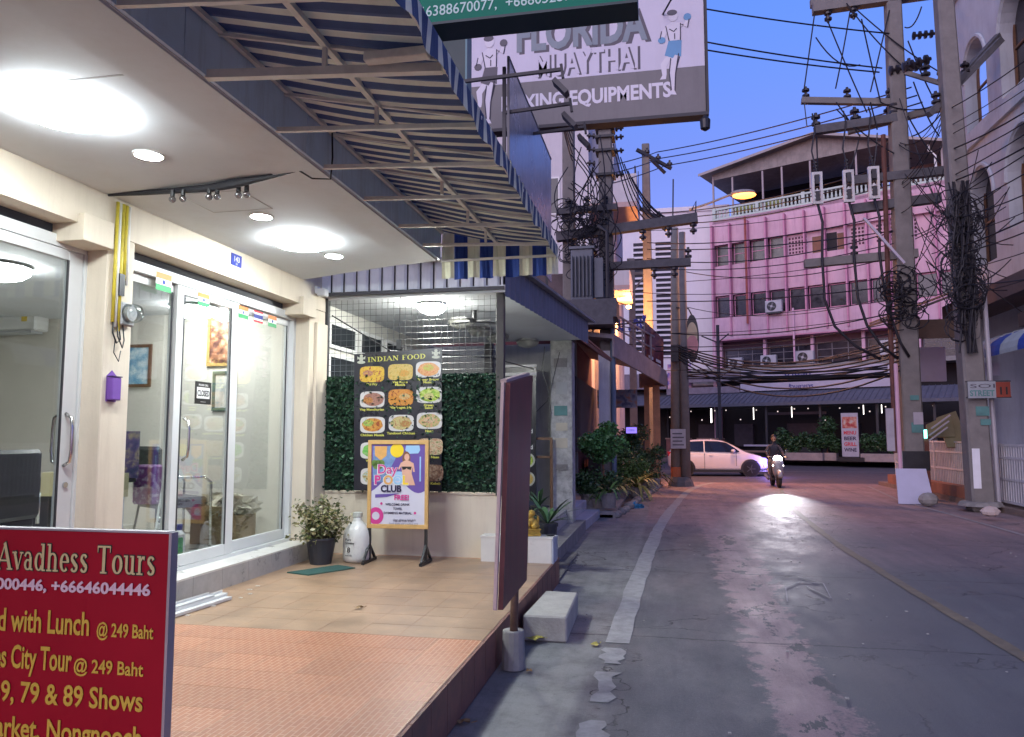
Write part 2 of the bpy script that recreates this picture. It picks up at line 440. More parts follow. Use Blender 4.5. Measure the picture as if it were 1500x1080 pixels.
for pl_ in ([(1.13,7.9),(1.22,8.62),(1.42,9.0),(1.62,8.98)],[(1.45,9.3),(1.66,8.95),(1.58,8.15),(1.45,8.75)]):
    for a_, b_ in zip(pl_, pl_[1:]): mb.bar((a_[0],a_[1],.006),(b_[0],b_[1],.006),.013,.003)
structure('road_arrow_marking', mb, whp)
# kerbs on the right and past the crossing
conc = M('weathered_concrete', (.25,.24,.23), .85, var=.25, scale=4, bump=.5, bscale=35, dirt=.5)
brown_pave = M('brown_paving', (.20,.15,.125), .8, var=.25, scale=5, bump=.4, bscale=40, dirt=.4)
mb = MB(); mb.box(6.95,14,-2,27.5,-.005,.12); structure('pavement', mb, brown_pave)
mb = MB(); mb.box(-40,40,50.5,90,-.005,.30); mb.box(-40,40,50.2,50.5,-.005,.16); structure('pavement', mb, M('far_pavement', (.16,.13,.14), .8, var=.2, dirt=.4))
# ------------------------------------------------------------------ the tiled platform (0.28 m)
PZ = .28
tm = bpy.data.materials.new('orange_ribbed_tile'); tm.use_nodes = True; n = tm.node_tree.nodes; l = tm.node_tree.links; b = n['Principled BSDF']
geo = n.new('ShaderNodeNewGeometry'); oi = n.new('ShaderNodeObjectInfo')
br = n.new('ShaderNodeTexBrick'); br.inputs['Scale'].default_value = 1; br.inputs['Brick Width'].default_value = .098; br.inputs['Row Height'].default_value = .030
br.inputs['Mortar Size'].default_value = .0045; br.inputs['Mortar Smooth'].default_value = .4
br.inputs['Color1'].default_value = (.47,.16,.07,1); br.inputs['Color2'].default_value = (.40,.125,.055,1); br.inputs['Mortar'].default_value = (.62,.36,.23,1)
mpn = n.new('ShaderNodeMapping'); mpn.inputs['Rotation'].default_value = (0,0,R(90)); l.new(geo.outputs['Position'], mpn.inputs[0]); l.new(mpn.outputs[0], br.inputs['Vector'])
nz = n.new('ShaderNodeTexNoise'); nz.inputs['Scale'].default_value = 1.6; nz.inputs['Detail'].default_value = 8; nz.inputs['Roughness'].default_value = .7; l.new(geo.outputs['Position'], nz.inputs[0])
mr = n.new('ShaderNodeMapRange'); mr.inputs[1].default_value=.35; mr.inputs[2].default_value=.7; mr.inputs[4].default_value=.38; l.new(nz.outputs[0], mr.inputs[0])
mx = n.new('ShaderNodeMix'); mx.data_type='RGBA'; l.new(mr.outputs[0], mx.inputs[0]); l.new(br.outputs[0], mx.inputs[6]); mx.inputs[7].default_value=(.48,.26,.16,1)
hv = n.new('ShaderNodeHueSaturation'); rv = n.new('ShaderNodeMapRange'); rv.inputs[3].default_value=.88; rv.inputs[4].default_value=1.1
l.new(oi.outputs['Random'], rv.inputs[0]); l.new(rv.outputs[0], hv.inputs['Value']); l.new(mx.outputs[2], hv.inputs['Color']); l.new(hv.outputs[0], b.inputs['Base Color'])
bp = n.new('ShaderNodeBump'); bp.inputs['Strength'].default_value=.7; bp.inputs['Distance'].default_value=.004; bp.invert = True
l.new(br.outputs['Fac'], bp.inputs['Height']); l.new(bp.outputs[0], b.inputs['Normal']); b.inputs['Roughness'].default_value=.36
tm2 = M('tan_dusty_tile', (.35,.225,.14), .38, var=.34, scale=3, bump=.15, bscale=60, dirt=.45, dirtcol=(.24,.165,.115), spec=.5)
terr = link('terrace_floor', mesh_of('terrace_floor', MB().box(-4.4,-1.19,-2,8.4,-.01,PZ-.0009), M('grout', (.56,.36,.25), .8, var=.25, scale=12))); terr['kind'] = 'structure'
TS = .292
near_tile = mesh_of('floor_tile', MB().box(-TS/2+.003,TS/2-.003,-TS/2+.003,TS/2-.003,-.003,0), tm)
far_tile = mesh_of('floor_tile', MB().box(-TS/2+.0016,TS/2-.0016,-TS/2+.0016,TS/2-.0016,-.003,0), tm2)
rr = random.Random(11)
for j in range(-10, 12):
    for i in range(9):
        x = -1.19 - TS/2 - i*TS; y = 4.93 + TS/2 + j*TS - (0 if j >= 0 else 0)
        if y > 8.2: continue
        link('floor_tile', far_tile if j >= 0 else near_tile, terr, (x, y, PZ + rr.uniform(-.0003,.0006)), (rr.uniform(-.001,.001), rr.uniform(-.001,.001), 0))
# riser of the platform along the road: dark stained red-brown tiles
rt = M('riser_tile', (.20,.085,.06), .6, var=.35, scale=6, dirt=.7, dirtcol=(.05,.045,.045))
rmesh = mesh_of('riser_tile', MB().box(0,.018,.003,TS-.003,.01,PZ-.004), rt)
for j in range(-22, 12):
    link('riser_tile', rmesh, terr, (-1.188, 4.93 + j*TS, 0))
# ================================================================== the tour shop on the left
cream = M('cream_wall_paint', (.66,.58,.46), .7, var=.06, scale=2, bump=.12, bscale=45, streak=.4, dirtcol=(.46,.38,.29))
ceilp = M('white_ceiling_paint', (.64,.66,.68), .75, var=.05, scale=1.5, dirt=.3, dirtcol=(.5,.47,.43))
alu = M('white_aluminium', (.66,.67,.66), .35, var=.05, dirt=.15, dirtcol=(.4,.38,.33))
dark_rub = M('dark_seal', (.03,.03,.035), .6, var=0)
fasc = M('blue_grey_fascia', (.58,.72,.90), .5, var=.14, scale=2, streak=.35, dirtcol=(.10,.11,.15))
marble = M('grey_marble_tile', (.40,.395,.385), .3, var=.2, scale=6, dirt=.35, dirtcol=(.28,.27,.26))
white_tile = M('white_tile', (.68,.66,.61), .3, var=.08, dirt=.25, dirtcol=(.45,.42,.36))
chrome = M('brushed_steel', (.62,.61,.58), .25, metal=1, var=.05)
inner = M('office_wall_paint', (.66,.63,.56), .7, var=.05)
glass = glass_mat('window_glass')
XW, XD = -3.89, -4.10
shop = thing('shop_building', 'cream tour office with white soffit lights and sliding glass doors on the left', 'shop', (-4.1, 5, PZ))
part('wall', MB().box(-4.2, XW, -2, 8.2, 3.055, 3.33), cream, shop, w=True)
part('wall', MB().box(-4.2, XW-.003, 7.66, 8.2, 3.331, 3.8), cream, shop, w=True)
part('wall', MB().box(-9.2, XD-.12, -2, 8.2, 3.5, 6.2), cream, shop, w=True)
part('wall', MB().box(-9.2, -4.2, 8.0, 8.2, .2, 3.33), cream, shop, w=True)
part('wall', MB().box(-9.35, -9.2, -2, 8.2, .2, 3.33), inner, shop, w=True)
part('wall', MB().box(-9.2, -4.1, -2, -1.9, .2, 3.33), inner, shop, w=True)
part('wall', MB().box(-9.2, -4.22, 7.96, 7.995, .5, 3.2), inner, shop, w=True)
part('wall', MB().box(-4.2, XW, -2, 1.9, .5, 3.05), cream, shop, w=True)
part('column', MB().box(-4.2, XW, 4.65, 4.93, .45, 3.052), cream, shop, w=True, bevel=.006)
mb = MB().box(-4.2, XW, 7.8, 8.2, .28, 3.052); mb.box(XW-.005, XW+.035, 7.93, 8.2, .28, 2.9)
part('column', mb, cream, shop, w=True, bevel=.006)
part('corbel', MB().box(XD, XW+.05, 4.36, 4.645, 2.93, 3.12), cream, shop, w=True, bevel=.004)
part('corbel', MB().box(XD, XW+.05, 7.55, 7.86, 2.93, 3.13), cream, shop, w=True, bevel=.004)
# soffit: one big slab with joints, drip band and hatch
def soff(z0, z1, xo=-2.16):
    return [(-4.2,-2),(xo,-2),(xo,7.0),(-3.86,7.62),(-4.2,7.74)]
part('ceiling', MB().prism(soff(0,0), 3.33, 3.50, 'xy'), ceilp, shop, w=True)
part('drip_band', MB().prism([(-2.50,-2),(-2.165,-2),(-2.165,6.995),(-2.50,7.115)], 3.317, 3.3305, 'xy'), ceilp, shop, w=True)
part('ceiling_joint', MB().box(-3.88,-2.5,3.05,3.062,3.3285,3.331).box(-3.88,-2.5,.2,.212,3.3285,3.331), M('joint', (.42,.41,.40), .8, var=0), shop, w=True)
hb = MB()
for a,b_,c,d in ((-3.4,-2.9,4.72,4.727),(-3.4,-2.9,5.16,5.167),(-3.4,-3.393,4.72,5.167),(-2.907,-2.9,4.72,5.167)): hb.box(a,b_,c,d,3.3282,3.331)
part('access_hatch', hb, MATS['joint'], shop, w=True)
part('ceiling', MB().box(-9.2,-4.22,-1.9,8.0,3.05,3.2), ceilp, shop, w=True)
part('floor', MB().box(-9.2,-4.16,-1.9,8.0,.2,.485), white_tile, shop, w=True)
def zwall(y): return 3.655 + .012*math.sin(y*1.3)
y = -1.9
while y < 7.0:
    y1 = min(y+1.22, 7.05)
    za, zb_ = zwall(y)+.03, zwall(y1)+.03
    part('fascia_panel', MB().add([(-2.165,y,3.335),(-2.14,y,3.335),(-2.14,y1-.006,3.335),(-2.165,y1-.006,3.335),(-2.165,y,za),(-2.14,y,za),(-2.14,y1-.006,zb_),(-2.165,y1-.006,zb_)],[(0,3,2,1),(4,5,6,7),(0,1,5,4),(1,2,6,5),(2,3,7,6),(3,0,4,7)]), fasc, shop, w=True)
    y = y1
part('roof_slab', MB().box(-4.3,-2.17,-1.9,7.0,3.503,3.62), conc, shop, w=True)
# doorstep: grey marble riser, white top
y = 1.9
while y < 7.8:
    y1 = min(y+.42, 7.83)
    part('step_tile', MB().box(-3.815,-3.80,y,y1-.004,PZ,.452), marble, shop, w=True)
    part('step_tile', MB().box(-4.16,-3.80,y,y1-.004,.453,.468), white_tile, shop, w=True)
    y = y1
part('step', MB().box(-4.2,-3.816,1.9,7.83,.2,.451), conc, shop, w=True)
# shutter box and top rails
for (a, b_) in ((1.9,4.65),(4.93,7.8)):
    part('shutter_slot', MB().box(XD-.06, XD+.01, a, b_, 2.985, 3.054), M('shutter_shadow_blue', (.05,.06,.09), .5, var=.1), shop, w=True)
    part('door_rail', MB().box(XD-.05, XD+.045, a, b_, 2.90, 2.984), alu, shop, w=True, bevel=.004)
    part('door_track', MB().box(XD-.05, XD+.05, a, b_, .468, .50), alu, shop, w=True)
def slide_door(y0, y1, xoff, w0=.07, w1=.07, hs=()):
    x0, x1 = XD+xoff-.018, XD+xoff+.018; z0, z1 = .502, 2.898
    mb = MB().box(x0,x1,y0,y0+w0,z0,z1).box(x0,x1,y1-w1,y1,z0,z1).box(x0,x1,y0+w0,y1-w1,z0,z0+.10).box(x0,x1,y0+w0,y1-w1,z1-.07,z1)
    d = part('sliding_door', mb, alu, shop, w=True, bevel=.003)
    p = part('pane', MB().box(x0+.014,x1-.014,y0+w0-.005,y1-w1+.005,z0+.095,z1-.065), glass, d, w=True)
    s = part('seal', MB().box(x1-.004,x1+.002,y0+w0-.004,y0+w0+.014,z0+.1,z1-.07).box(x1-.004,x1+.002,y1-w1-.014,y1-w1+.004,z0+.1,z1-.07), dark_rub, d, w=True)
    for yy in hs:
        h = MB()
        pts = [(x1+.002,yy,1.40),(x1+.05,yy,1.43),(x1+.06,yy,1.50),(x1+.06,yy,1.66),(x1+.05,yy,1.73),(x1+.002,yy,1.76)]
        h.tube(pts, .012, 8)
        h.tube([(2*x0-p_[0]+.036,p_[1],p_[2]) if False else (x0-(p_[0]-x1),p_[1],p_[2]) for p_ in pts], .012, 8)
        part('handle', h, chrome, d, w=True, smooth=True)
    return d
slide_door(1.95, 3.3, -.02)
slide_door(3.25, 4.62, .02, w1=.13, hs=(4.53,))
slide_door(4.95, 5.74, -.02, w0=.04, w1=.05)
slide_door(5.70, 6.66, .02, w0=.09, w1=.13, hs=(5.84,))
slide_door(6.60, 7.74, -.02, w0=.05, w1=.05)
for ya_, yb_ in ((7.745,7.797),(4.625,4.648),(4.932,4.947)): part('door_jamb', MB().box(XD-.06,XD+.05,ya_,yb_,.5,2.9), alu, shop, w=True)
part('lock', MB().lathe((XD+.04,4.55,1.27),[(.02,0),(.02,.012)],12,'x'), chrome, shop, w=True)

# lights in the soffit
lamp_e = M('lamp_diffuser_lit', (.9,.9,.88), .4, var=0, emit=40, emitcol=(.88,.97,1.0))
lamp_e2 = M('downlight_lit', (.9,.9,.88), .4, var=0, emit=120, emitcol=(.90,.97,1.0))
lamp_rim = M('lamp_rim_white', (.8,.8,.78), .4, var=0)
def oval(name, loc, r, label, mat=lamp_e):
    t = thing(name, label, 'ceiling light', loc, 0, 'round soffit lights of the tour office')
    part('diffuser', MB().lathe((0,0,0),[(r*1.0,-.0005),(r*1.0,-.010),(r*.96,-.030),(r*.75,-.058),(r*.4,-.07),(r*.02,-.074)],32), mat, t, smooth=True)
    return t
oval('ceiling_light', (-3.06,3.31,3.329), .27, 'largest round white dome light on the soffit nearest the camera')
oval('ceiling_light', (-3.12,6.06,3.329), .27, 'round white dome light on the soffit between two small downlights')
for i, (y, lb) in enumerate(((4.0,'small downlight nearest the big dome light at the upper left'),(5.33,'middle small downlight just before the second dome light'),(6.67,'farthest small downlight by the end of the soffit'))):
    t = thing('downlight', lb, 'downlight', (-3.09,y,3.33), 0, 'small downlights in the soffit')
    part('ring', MB().lathe((0,0,0),[(.095,0),(.095,-.006),(.08,-.008)],24), lamp_rim, t)
    part('lens', MB().lathe((0,0,0),[(.08,-.008),(.05,-.012),(.005,-.013)],24), lamp_e2, t)
# lamps inside the office
def dome(loc, r, label, mat, group, name='dome_light'):
    t = thing(name, label, 'ceiling light', loc, 0, group)
    part('base', MB().lathe((0,0,0),[(r*.8,0),(r*.8,-.02),(r,-.03)],24), lamp_rim, t)
    part('bowl', MB().lathe((0,0,0),[(r,-.03),(r*.95,-.07),(r*.75,-.11),(r*.4,-.135),(.005,-.14)],24), mat, t, smooth=True)
    return t
lamp_in = M('office_lamp_lit', (.9,.9,.88), .4, var=0, emit=30, emitcol=(.97,.98,.97))
dome((-5.1,7.45,3.049), .26, 'glowing dome light inside the office seen through the middle door', lamp_in, 'lamps inside the office')
dome((-5.5,5.3,3.049), .26, 'glowing dome light inside the office at the left edge of the picture', lamp_in, 'lamps inside the office')

# small things on glass and walls
col_or = M('saffron', (.80,.24,.07), .6, var=.05); col_w = M('white_print', (.75,.75,.74), .6, var=.03); col_g = M('flag_green', (.05,.33,.12), .6, var=.05)
col_r = M('flag_red', (.6,.03,.05), .6, var=.05); col_b = M('flag_blue', (.03,.05,.28), .6, var=.05)
def flag(y, z, kind, label, w=.17, h=.12):
    x = XD + .045; t = thing('flag_sticker', label, 'flag sticker', (x, y, z), 0, 'flag stickers along the top of the glass')
    if kind == 'i': st = [(0,1/3,col_g),(1/3,2/3,col_w),(2/3,1,col_or)]
    else: st = [(0,1/6,col_r),(1/6,1/3,col_w),(1/3,2/3,col_b),(2/3,5/6,col_w),(5/6,1,col_r)]
    for a, b_, m in st: part('stripe', MB().box(-.001,.001,-w/2,w/2,h*a,h*b_-.0003), m, t)
    if kind == 'i': part('wheel_emblem', MB().lathe((.0012,0,h/2),[(h*.13,0),(h*.13,.0008)],14,'x'), col_b, t)
flag(5.50,2.80,'i','Indian flag sticker on the left fixed pane', .2, .15)
flag(6.06,2.765,'i','Indian flag sticker on the middle sliding door')
flag(6.72,2.76,'i','Indian flag sticker on the right pane nearest the door stile')
flag(7.0,2.76,'t','red white and blue Thai flag sticker on the right pane')
flag(7.28,2.755,'i','Indian flag sticker at the right end of the right pane')
blk = M('black_plastic', (.015,.015,.017), .4, var=0); wht = M('white_plastic', (.72,.72,.70), .4, var=.04)
t = thing('door_sign', 'small black CLOSED sign stuck on the middle glass door', 'sign', (XD+.045, 6.10, 1.99), R(90))
part('plate', MB().box(-.12,.12,-.002,.002,-.10,.10), blk, t)
part('panel', MB().box(-.095,.095,-.0035,-.002,-.05,.05), wht, t)
text(t, 'CLOSED', 0, -.028, .075, blk, y=-.0045, align='CENTER', bold=.02, wid=.175)
text(t, 'PLEASE CALL', 0, .062, .025, wht, y=-.0035, align='CENTER')
text(t, '• • • • •', 0, -.088, .025, wht, y=-.0035, align='CENTER')
# house number plate and camera
t = thing('number_plate', 'small blue house number plate on the cream beam above the doors', 'sign', (XW+.001, 6.29, 3.18), R(90))
part('plate', MB().box(-.085,.085,-.006,0,0,.11), M('enamel_blue', (.03,.05,.30), .3, var=.05), t)
text(t, '143', 0, .04, .07, wht, y=-.0065, align='CENTER', bold=.02)
text(t, '59', 0, .008, .03, wht, y=-.0065, align='CENTER')
t = thing('security_camera', 'small white camera box at the end of the cream beam under the soffit', 'camera', (XW+.03, 7.95, 3.25))
part('mount', MB().box(-.03,.0,-.04,.04,-.02,.06), wht, t); part('housing', MB().box(0,.10,-.055,.055,-.055,.03), wht, t, bevel=.01)
# conduits and meter on the column
yl = M('yellow_conduit', (.62,.50,.05), .5, var=.2, scale=12, dirt=.3)
t = thing('conduit_run', 'bundle of yellow electrical conduits down the cream column', 'conduits', (XW, 4.78, 2.4))
for i, (yy, m) in enumerate(((4.705,yl),(4.735,wht),(4.765,yl),(4.80,yl),(4.83,wht))):
    z0 = 2.42 - .03*(i % 3) + (.32 if i > 2 else 0)
    part('conduit', MB().tube([(XW+.02,yy,z0),(XW+.02,yy,3.3)], .012 if m is yl else .010, 8), m, t, w=True, smooth=True)
part('cable_tail', MB().tube([(XW+.02,4.71,2.43),(XW+.03,4.70,2.34),(XW+.04,4.73,2.27),(XW+.03,4.78,2.30),(XW+.02,4.77,2.43)], .006, 6)
     .tube([(XW+.02,4.75,2.43),(XW+.04,4.74,2.32),(XW+.05,4.78,2.24),(XW+.03,4.82,2.30),(XW+.02,4.81,2.42)], .005, 6)
     .tube([(XW+.02,4.74,2.3),(XW+.03,4.72,2.2),(XW+.04,4.76,2.14),(XW+.03,4.79,2.22)], .004, 6), blk, t, w=True, smooth=True)
part('black_tape', MB().box(XW+.005,XW+.04,4.735,4.79,2.62,2.78), blk, t, w=True)
t = thing('electric_meter', 'glass domed electricity meter strapped to the conduits on the column', 'meter', (XW+.04, 4.84, 2.50))
part('base', MB().box(-.03,0,-.07,.07,-.09,.08), M('meter_grey', (.35,.36,.36), .5), t, bevel=.01)
part('cover', MB().lathe((0,0,0),[(.072,0),(.072,.05),(.06,.085),(.01,.095)],20,'x'), glass_mat('meter_glass', (.8,.83,.84), .25, .1), t, smooth=True)
part('dial', MB().lathe((0,0,0),[(.055,.001),(.055,.03)],16,'x'), M('dial_face', (.5,.5,.48), .5, var=.4, scale=40), t)
t = thing('incense_holder', 'purple metal incense box hung on the cream column', 'incense box', (XW+.001, 4.745, 1.86))
pur = M('purple_paint', (.17,.07,.34), .45, var=.15, dirt=.2)
part('box', MB().box(0,.05,-.045,.045,0,.165), pur, t, bevel=.006)
part('back_plate', MB().prism([(-.05,-.01),(.05,-.01),(.05,.175),(.03,.19),(0,.215),(-.03,.19),(-.05,.175)], -.0005, .004, 'yz'), pur, t)
part('rim', MB().box(-.001,.053,-.048,.048,.165,.172), M('purple_dark', (.06,.03,.12), .5), t)
# cable in a long dark slit across the soffit, with bulb sockets
cab = thing('soffit_cable', 'dark drooping cable with bare bulb sockets across the soffit', 'cable', (-3.1,4.5,3.31))
pts = [(-3.88,4.62,3.325),(-3.6,4.60,3.315),(-3.3,4.56,3.30),(-3.0,4.54,3.295),(-2.8,4.50,3.30),(-2.55,4.47,3.315),(-2.3,4.42,3.325)]
part('cable', MB().tube(pts, [.010,.018,.022,.030,.034,.018,.006], 8), M('black_cable', (.012,.012,.018), .6, var=0), cab, w=True)
bulb_g = glass_mat('clear_bulb', (.55,.55,.58), .35, .08)
for x in (-3.30,-3.22,-3.02,-2.96,-2.80,-2.74):
    b_ = part('socket', MB().tube([(x,4.53,3.29),(x,4.53,3.25)], .016, 8), blk, cab, w=True)
    part('bulb', MB().ball((x,4.53,3.228), .024, 10, 8), bulb_g, b_, w=True, smooth=True)
part('loose_cable', MB().tube([(-2.3,4.42,3.32),(-2.22,4.44,3.27),(-2.12,4.5,3.28),(-2.1,4.48,3.42),(-2.12,4.5,3.7)], .006, 5), MATS['black_cable'], cab, w=True)

# ------------------------------------------------------------------ inside the office
wood = M('brown_wood', (.16,.08,.04), .5, var=.3, scale=14); gold = M('gilt', (.45,.30,.10), .4, var=.3, scale=20)
def picture(x0, x1, z0, z1, fm, ins, label, y=7.955, b_=.035):
    t = thing('framed_picture', label, 'picture', ((x0+x1)/2, y, z0), 0, 'framed pictures on the office wall')
    w = (x1-x0)/2; h = z1-z0
    part('frame', MB().box(-w,w,-.02,0,0,b_).box(-w,w,-.02,0,h-b_,h).box(-w,-w+b_,-.02,0,b_,h-b_).box(w-b_,w,-.02,0,b_,h-b_), fm, t)
    part('print', MB().box(-w+b_,w-b_,-.008,0,b_,h-b_), ins, t)
blueprint = food_mat('blue_picture_print', (.10,.30,.50), (.28,.48,.62), (.62,.72,.76), 9)
godprint = food_mat('brown_picture_print', (.10,.04,.03), (.35,.16,.08), (.55,.42,.28), 14)
certprint = food_mat('pale_picture_print', (.50,.50,.46), (.62,.60,.55), (.40,.42,.40), 8)
picture(-6.55,-5.98,2.19,2.70, wood, blueprint, 'brown framed picture with pale blue print on the office wall')
picture(-5.25,-4.87,2.42,3.0, gold, godprint, 'gilt framed dark picture high on the office wall')
picture(-5.16,-4.86,1.90,2.36, M('green_frame',(.08,.12,.10),.5), certprint, 'framed certificate under the gilt picture')
t = thing('air_conditioner', 'white wall air conditioner inside the office at the left edge', 'air conditioner', (-8.0,7.95,2.85), 0)
part('casing', MB().box(-.55,.58,-.22,0,.03,.33), wht, t, bevel=.02); part('vane', MB().box(-.5,.53,-.225,-.05,0,.03), M('ac_grey',(.42,.43,.44),.5), t)
part('sticker', MB().box(.38,.46,-.2225,-.22,.14,.24), M('yellow_sticker',(.7,.5,.08),.5), t)
# black waiting chairs with chrome arms
blkf = M('black_leatherette', (.018,.019,.022), .38, var=.3, scale=6)
def office_chair(loc, rz, label):
    t = thing('office_chair', label, 'chair', loc, rz, 'black chairs inside the office')
    part('seat', MB().box(-.26,.26,-.25,.25,.42,.52), blkf, t, bevel=.03); 
    part('backrest', MB().prism([(.20,.50),(.27,.50),(.36,.98),(.31,1.03),(.26,.98)], -.25,.25,'xz' ) if False else MB().box(-.25,.25,.22,.30,.5,1.02), blkf, t, bevel=.03)
    for s in (-1,1):
        part('armrest', MB().tube([(s*.29,.24,.45),(s*.29,.24,.68),(s*.29,.15,.72),(s*.29,-.18,.72),(s*.29,-.25,.66),(s*.29,-.26,.02)], .014, 8), chrome, t, smooth=True)
        part('leg', MB().tube([(s*.25,.22,.44),(s*.27,.28,.0)], .012, 8), chrome, t, smooth=True)
    return t
office_chair((-4.85,4.05,.486), R(-80), 'black office chair with chrome arm tubes nearest the left door')
office_chair((-4.95,4.75,.486), R(-85), 'second black office chair behind the chrome armed one')
office_chair((-4.85,6.85,.486), R(150), 'high black office chair seen through the middle door')
t = thing('plastic_bag', 'crumpled white plastic bag on the black chairs', 'bag', (-5.0,4.0,1.50))
part('bag', leaves(MB(), (0,0,.02), (.2,.18,.07), 120, .09, random.Random(2)).ball((0,0,0),(.17,.15,.06),12,8), M('white_film',(.6,.62,.62),.3,var=.2,scale=20), t)
t = thing('monitor', 'dark green backed screen at the left edge in the office', 'screen', (-5.6,4.55,1.55))
part('screen', MB().box(-.2,.2,-.02,.02,0,.34), M('screen_green',(.04,.10,.09),.4), t); part('stand', MB().box(-.03,.03,-.03,.03,-.25,0), blk, t)
# brochure desk
t = thing('desk', 'dark desk with stacked posters and banners behind the left pane', 'desk', (-5.15,6.35,.486))
dk = M('dark_desk', (.03,.03,.035), .4, var=.1)
part('top', MB().box(-.55,.35,-.38,.38,.70,.74), dk, t); part('panel', MB().box(-.53,.33,-.36,-.33,0,.70), dk, t)
for sx in (-.5,.3): part('leg', MB().box(sx-.03,sx+.03,.28,.34,0,.70), dk, t)
bnr = food_mat('tour_poster_print', (.05,.05,.16), (.12,.08,.22), (.40,.34,.22), 12)
t = thing('poster', 'dark blue and purple tour poster standing on the desk', 'poster', (-5.1,6.1,1.23)); part('sheet', MB().box(-.42,.42,-.008,.008,0,.42), bnr, t)
text(t,'TOURS',-.2,.27,.10,M('lilac',(.45,.40,.75),.6),y=-.010,bold=.02)
t = thing('cardboard_box', 'pale cardboard banner box lying on the desk', 'box', (-5.1,5.95,1.2)); part('box', MB().box(-.40,.40,-.06,.06,-.13,.08), M('beige_card',(.52,.46,.27),.8,var=.15), t)
t = thing('poster', 'pale blue printed notice hung on the front of the desk', 'poster', (-5.0,5.88,.60)); part('sheet', MB().box(-.36,.36,-.008,.008,0,.48), M('pale_blue_paper',(.42,.48,.60),.6,var=.1), t)
for i, s_ in enumerate(('CITY TOURS','&','ISLAND TOURS')): text(t, s_, 0, .36-.1*i, .07, M('navy_ink',(.03,.03,.12),.5), y=-.010, align='CENTER', bold=.015)
t = thing('purple_bag', 'purple shopping bag with white pattern beside the desk', 'bag', (-4.72,6.3,.98)); part('bag', MB().box(-.12,.12,-.07,.07,0,.36), food_mat('bag_print',(.25,.05,.25),(.22,.06,.26),(.55,.45,.60),18), t, bevel=.02)
t = thing('cloth', 'crumpled pink cloth on the office floor by the pane', 'cloth', (-4.55,5.5,.76)); part('fold', leaves(MB(),(0,0,.03),(.16,.14,.06),90,.09,random.Random(4)).ball((0,0,0),(.15,.14,.07)), M('pink_cloth',(.62,.32,.34),.9,var=.2,scale=10), t)
t = thing('stool', 'small low stool under the pink cloth', 'stool', (-4.55,5.5,.486)); part('seat', MB().box(-.17,.17,-.15,.15,.19,.215), wht, t)
for sx in (-.13,.13):
    for sy in (-.11,.11): part('leg', MB().box(sx-.015,sx+.015,sy-.015,sy+.015,0,.19), wht, t)
def jug(loc, rz, label, h=.36, w=.13, deco=True):
    t = thing('plastic_jug', label, 'jug', loc, rz)
    part('body', MB().box(-w,w,-w*.7,w*.7,0,h*.78), wht, t, bevel=.03)
    part('handle', MB().tube([(-w*.7,0,h*.74),(-w*.6,0,h*.95),(w*.2,0,h*.95),(w*.5,0,h*.74)], .018, 8), wht, t, smooth=True)
    part('cap', MB().lathe((w*.72,0,h*.78),[(.028,0),(.028,.05)],12), col_b, t)
    lb = part('paper_label', MB().box(-w*.8,w*.8,-w*.7-.0025,-w*.7-.0005,h*.15,h*.62), col_g, t)
    part('stripe', MB().box(-w*.75,w*.3,-w*.7-.004,-w*.7-.0025,h*.2,h*.5), col_or, lb)
jug((-4.35,6.1,.487), R(50), 'white detergent jug with green and orange label behind the glass')
t = thing('mop', 'white mop handle leaning inside the glass', 'mop', (-4.4,5.95,.49)); part('pole', MB().tube([(0,0,.05),(-.28,.62,1.25)], .012, 8), wht, t); part('head', leaves(MB(),(0,0,.05),(.1,.09,.05),60,.06,random.Random(8)), M('grey_mop',(.35,.34,.32),.9), t)
t = thing('cardboard_box', 'open brown cardboard box on the office floor at the right', 'box', (-4.62,7.4,.487)); part('carton', MB().box(-.26,.26,-.2,.2,0,.3), M('brown_card',(.36,.24,.13),.85,var=.15), t, bevel=.004); part('flap', MB().slab((-.26,-.2,.3),(.26,-.2,.3),(.26,-.32,.40),(-.26,-.32,.40),.005), MATS['brown_card'], t)
t = thing('clothes_pile', 'pale grey and cream pile of cloth on the carton', 'cloth', (-4.62,7.45,.80)); part('fold', leaves(MB(),(0,0,.05),(.32,.24,.12),260,.13,random.Random(9)).ball((0,0,.02),(.28,.2,.09)), M('cream_cloth',(.55,.50,.40),.9,var=.4,scale=9), t)

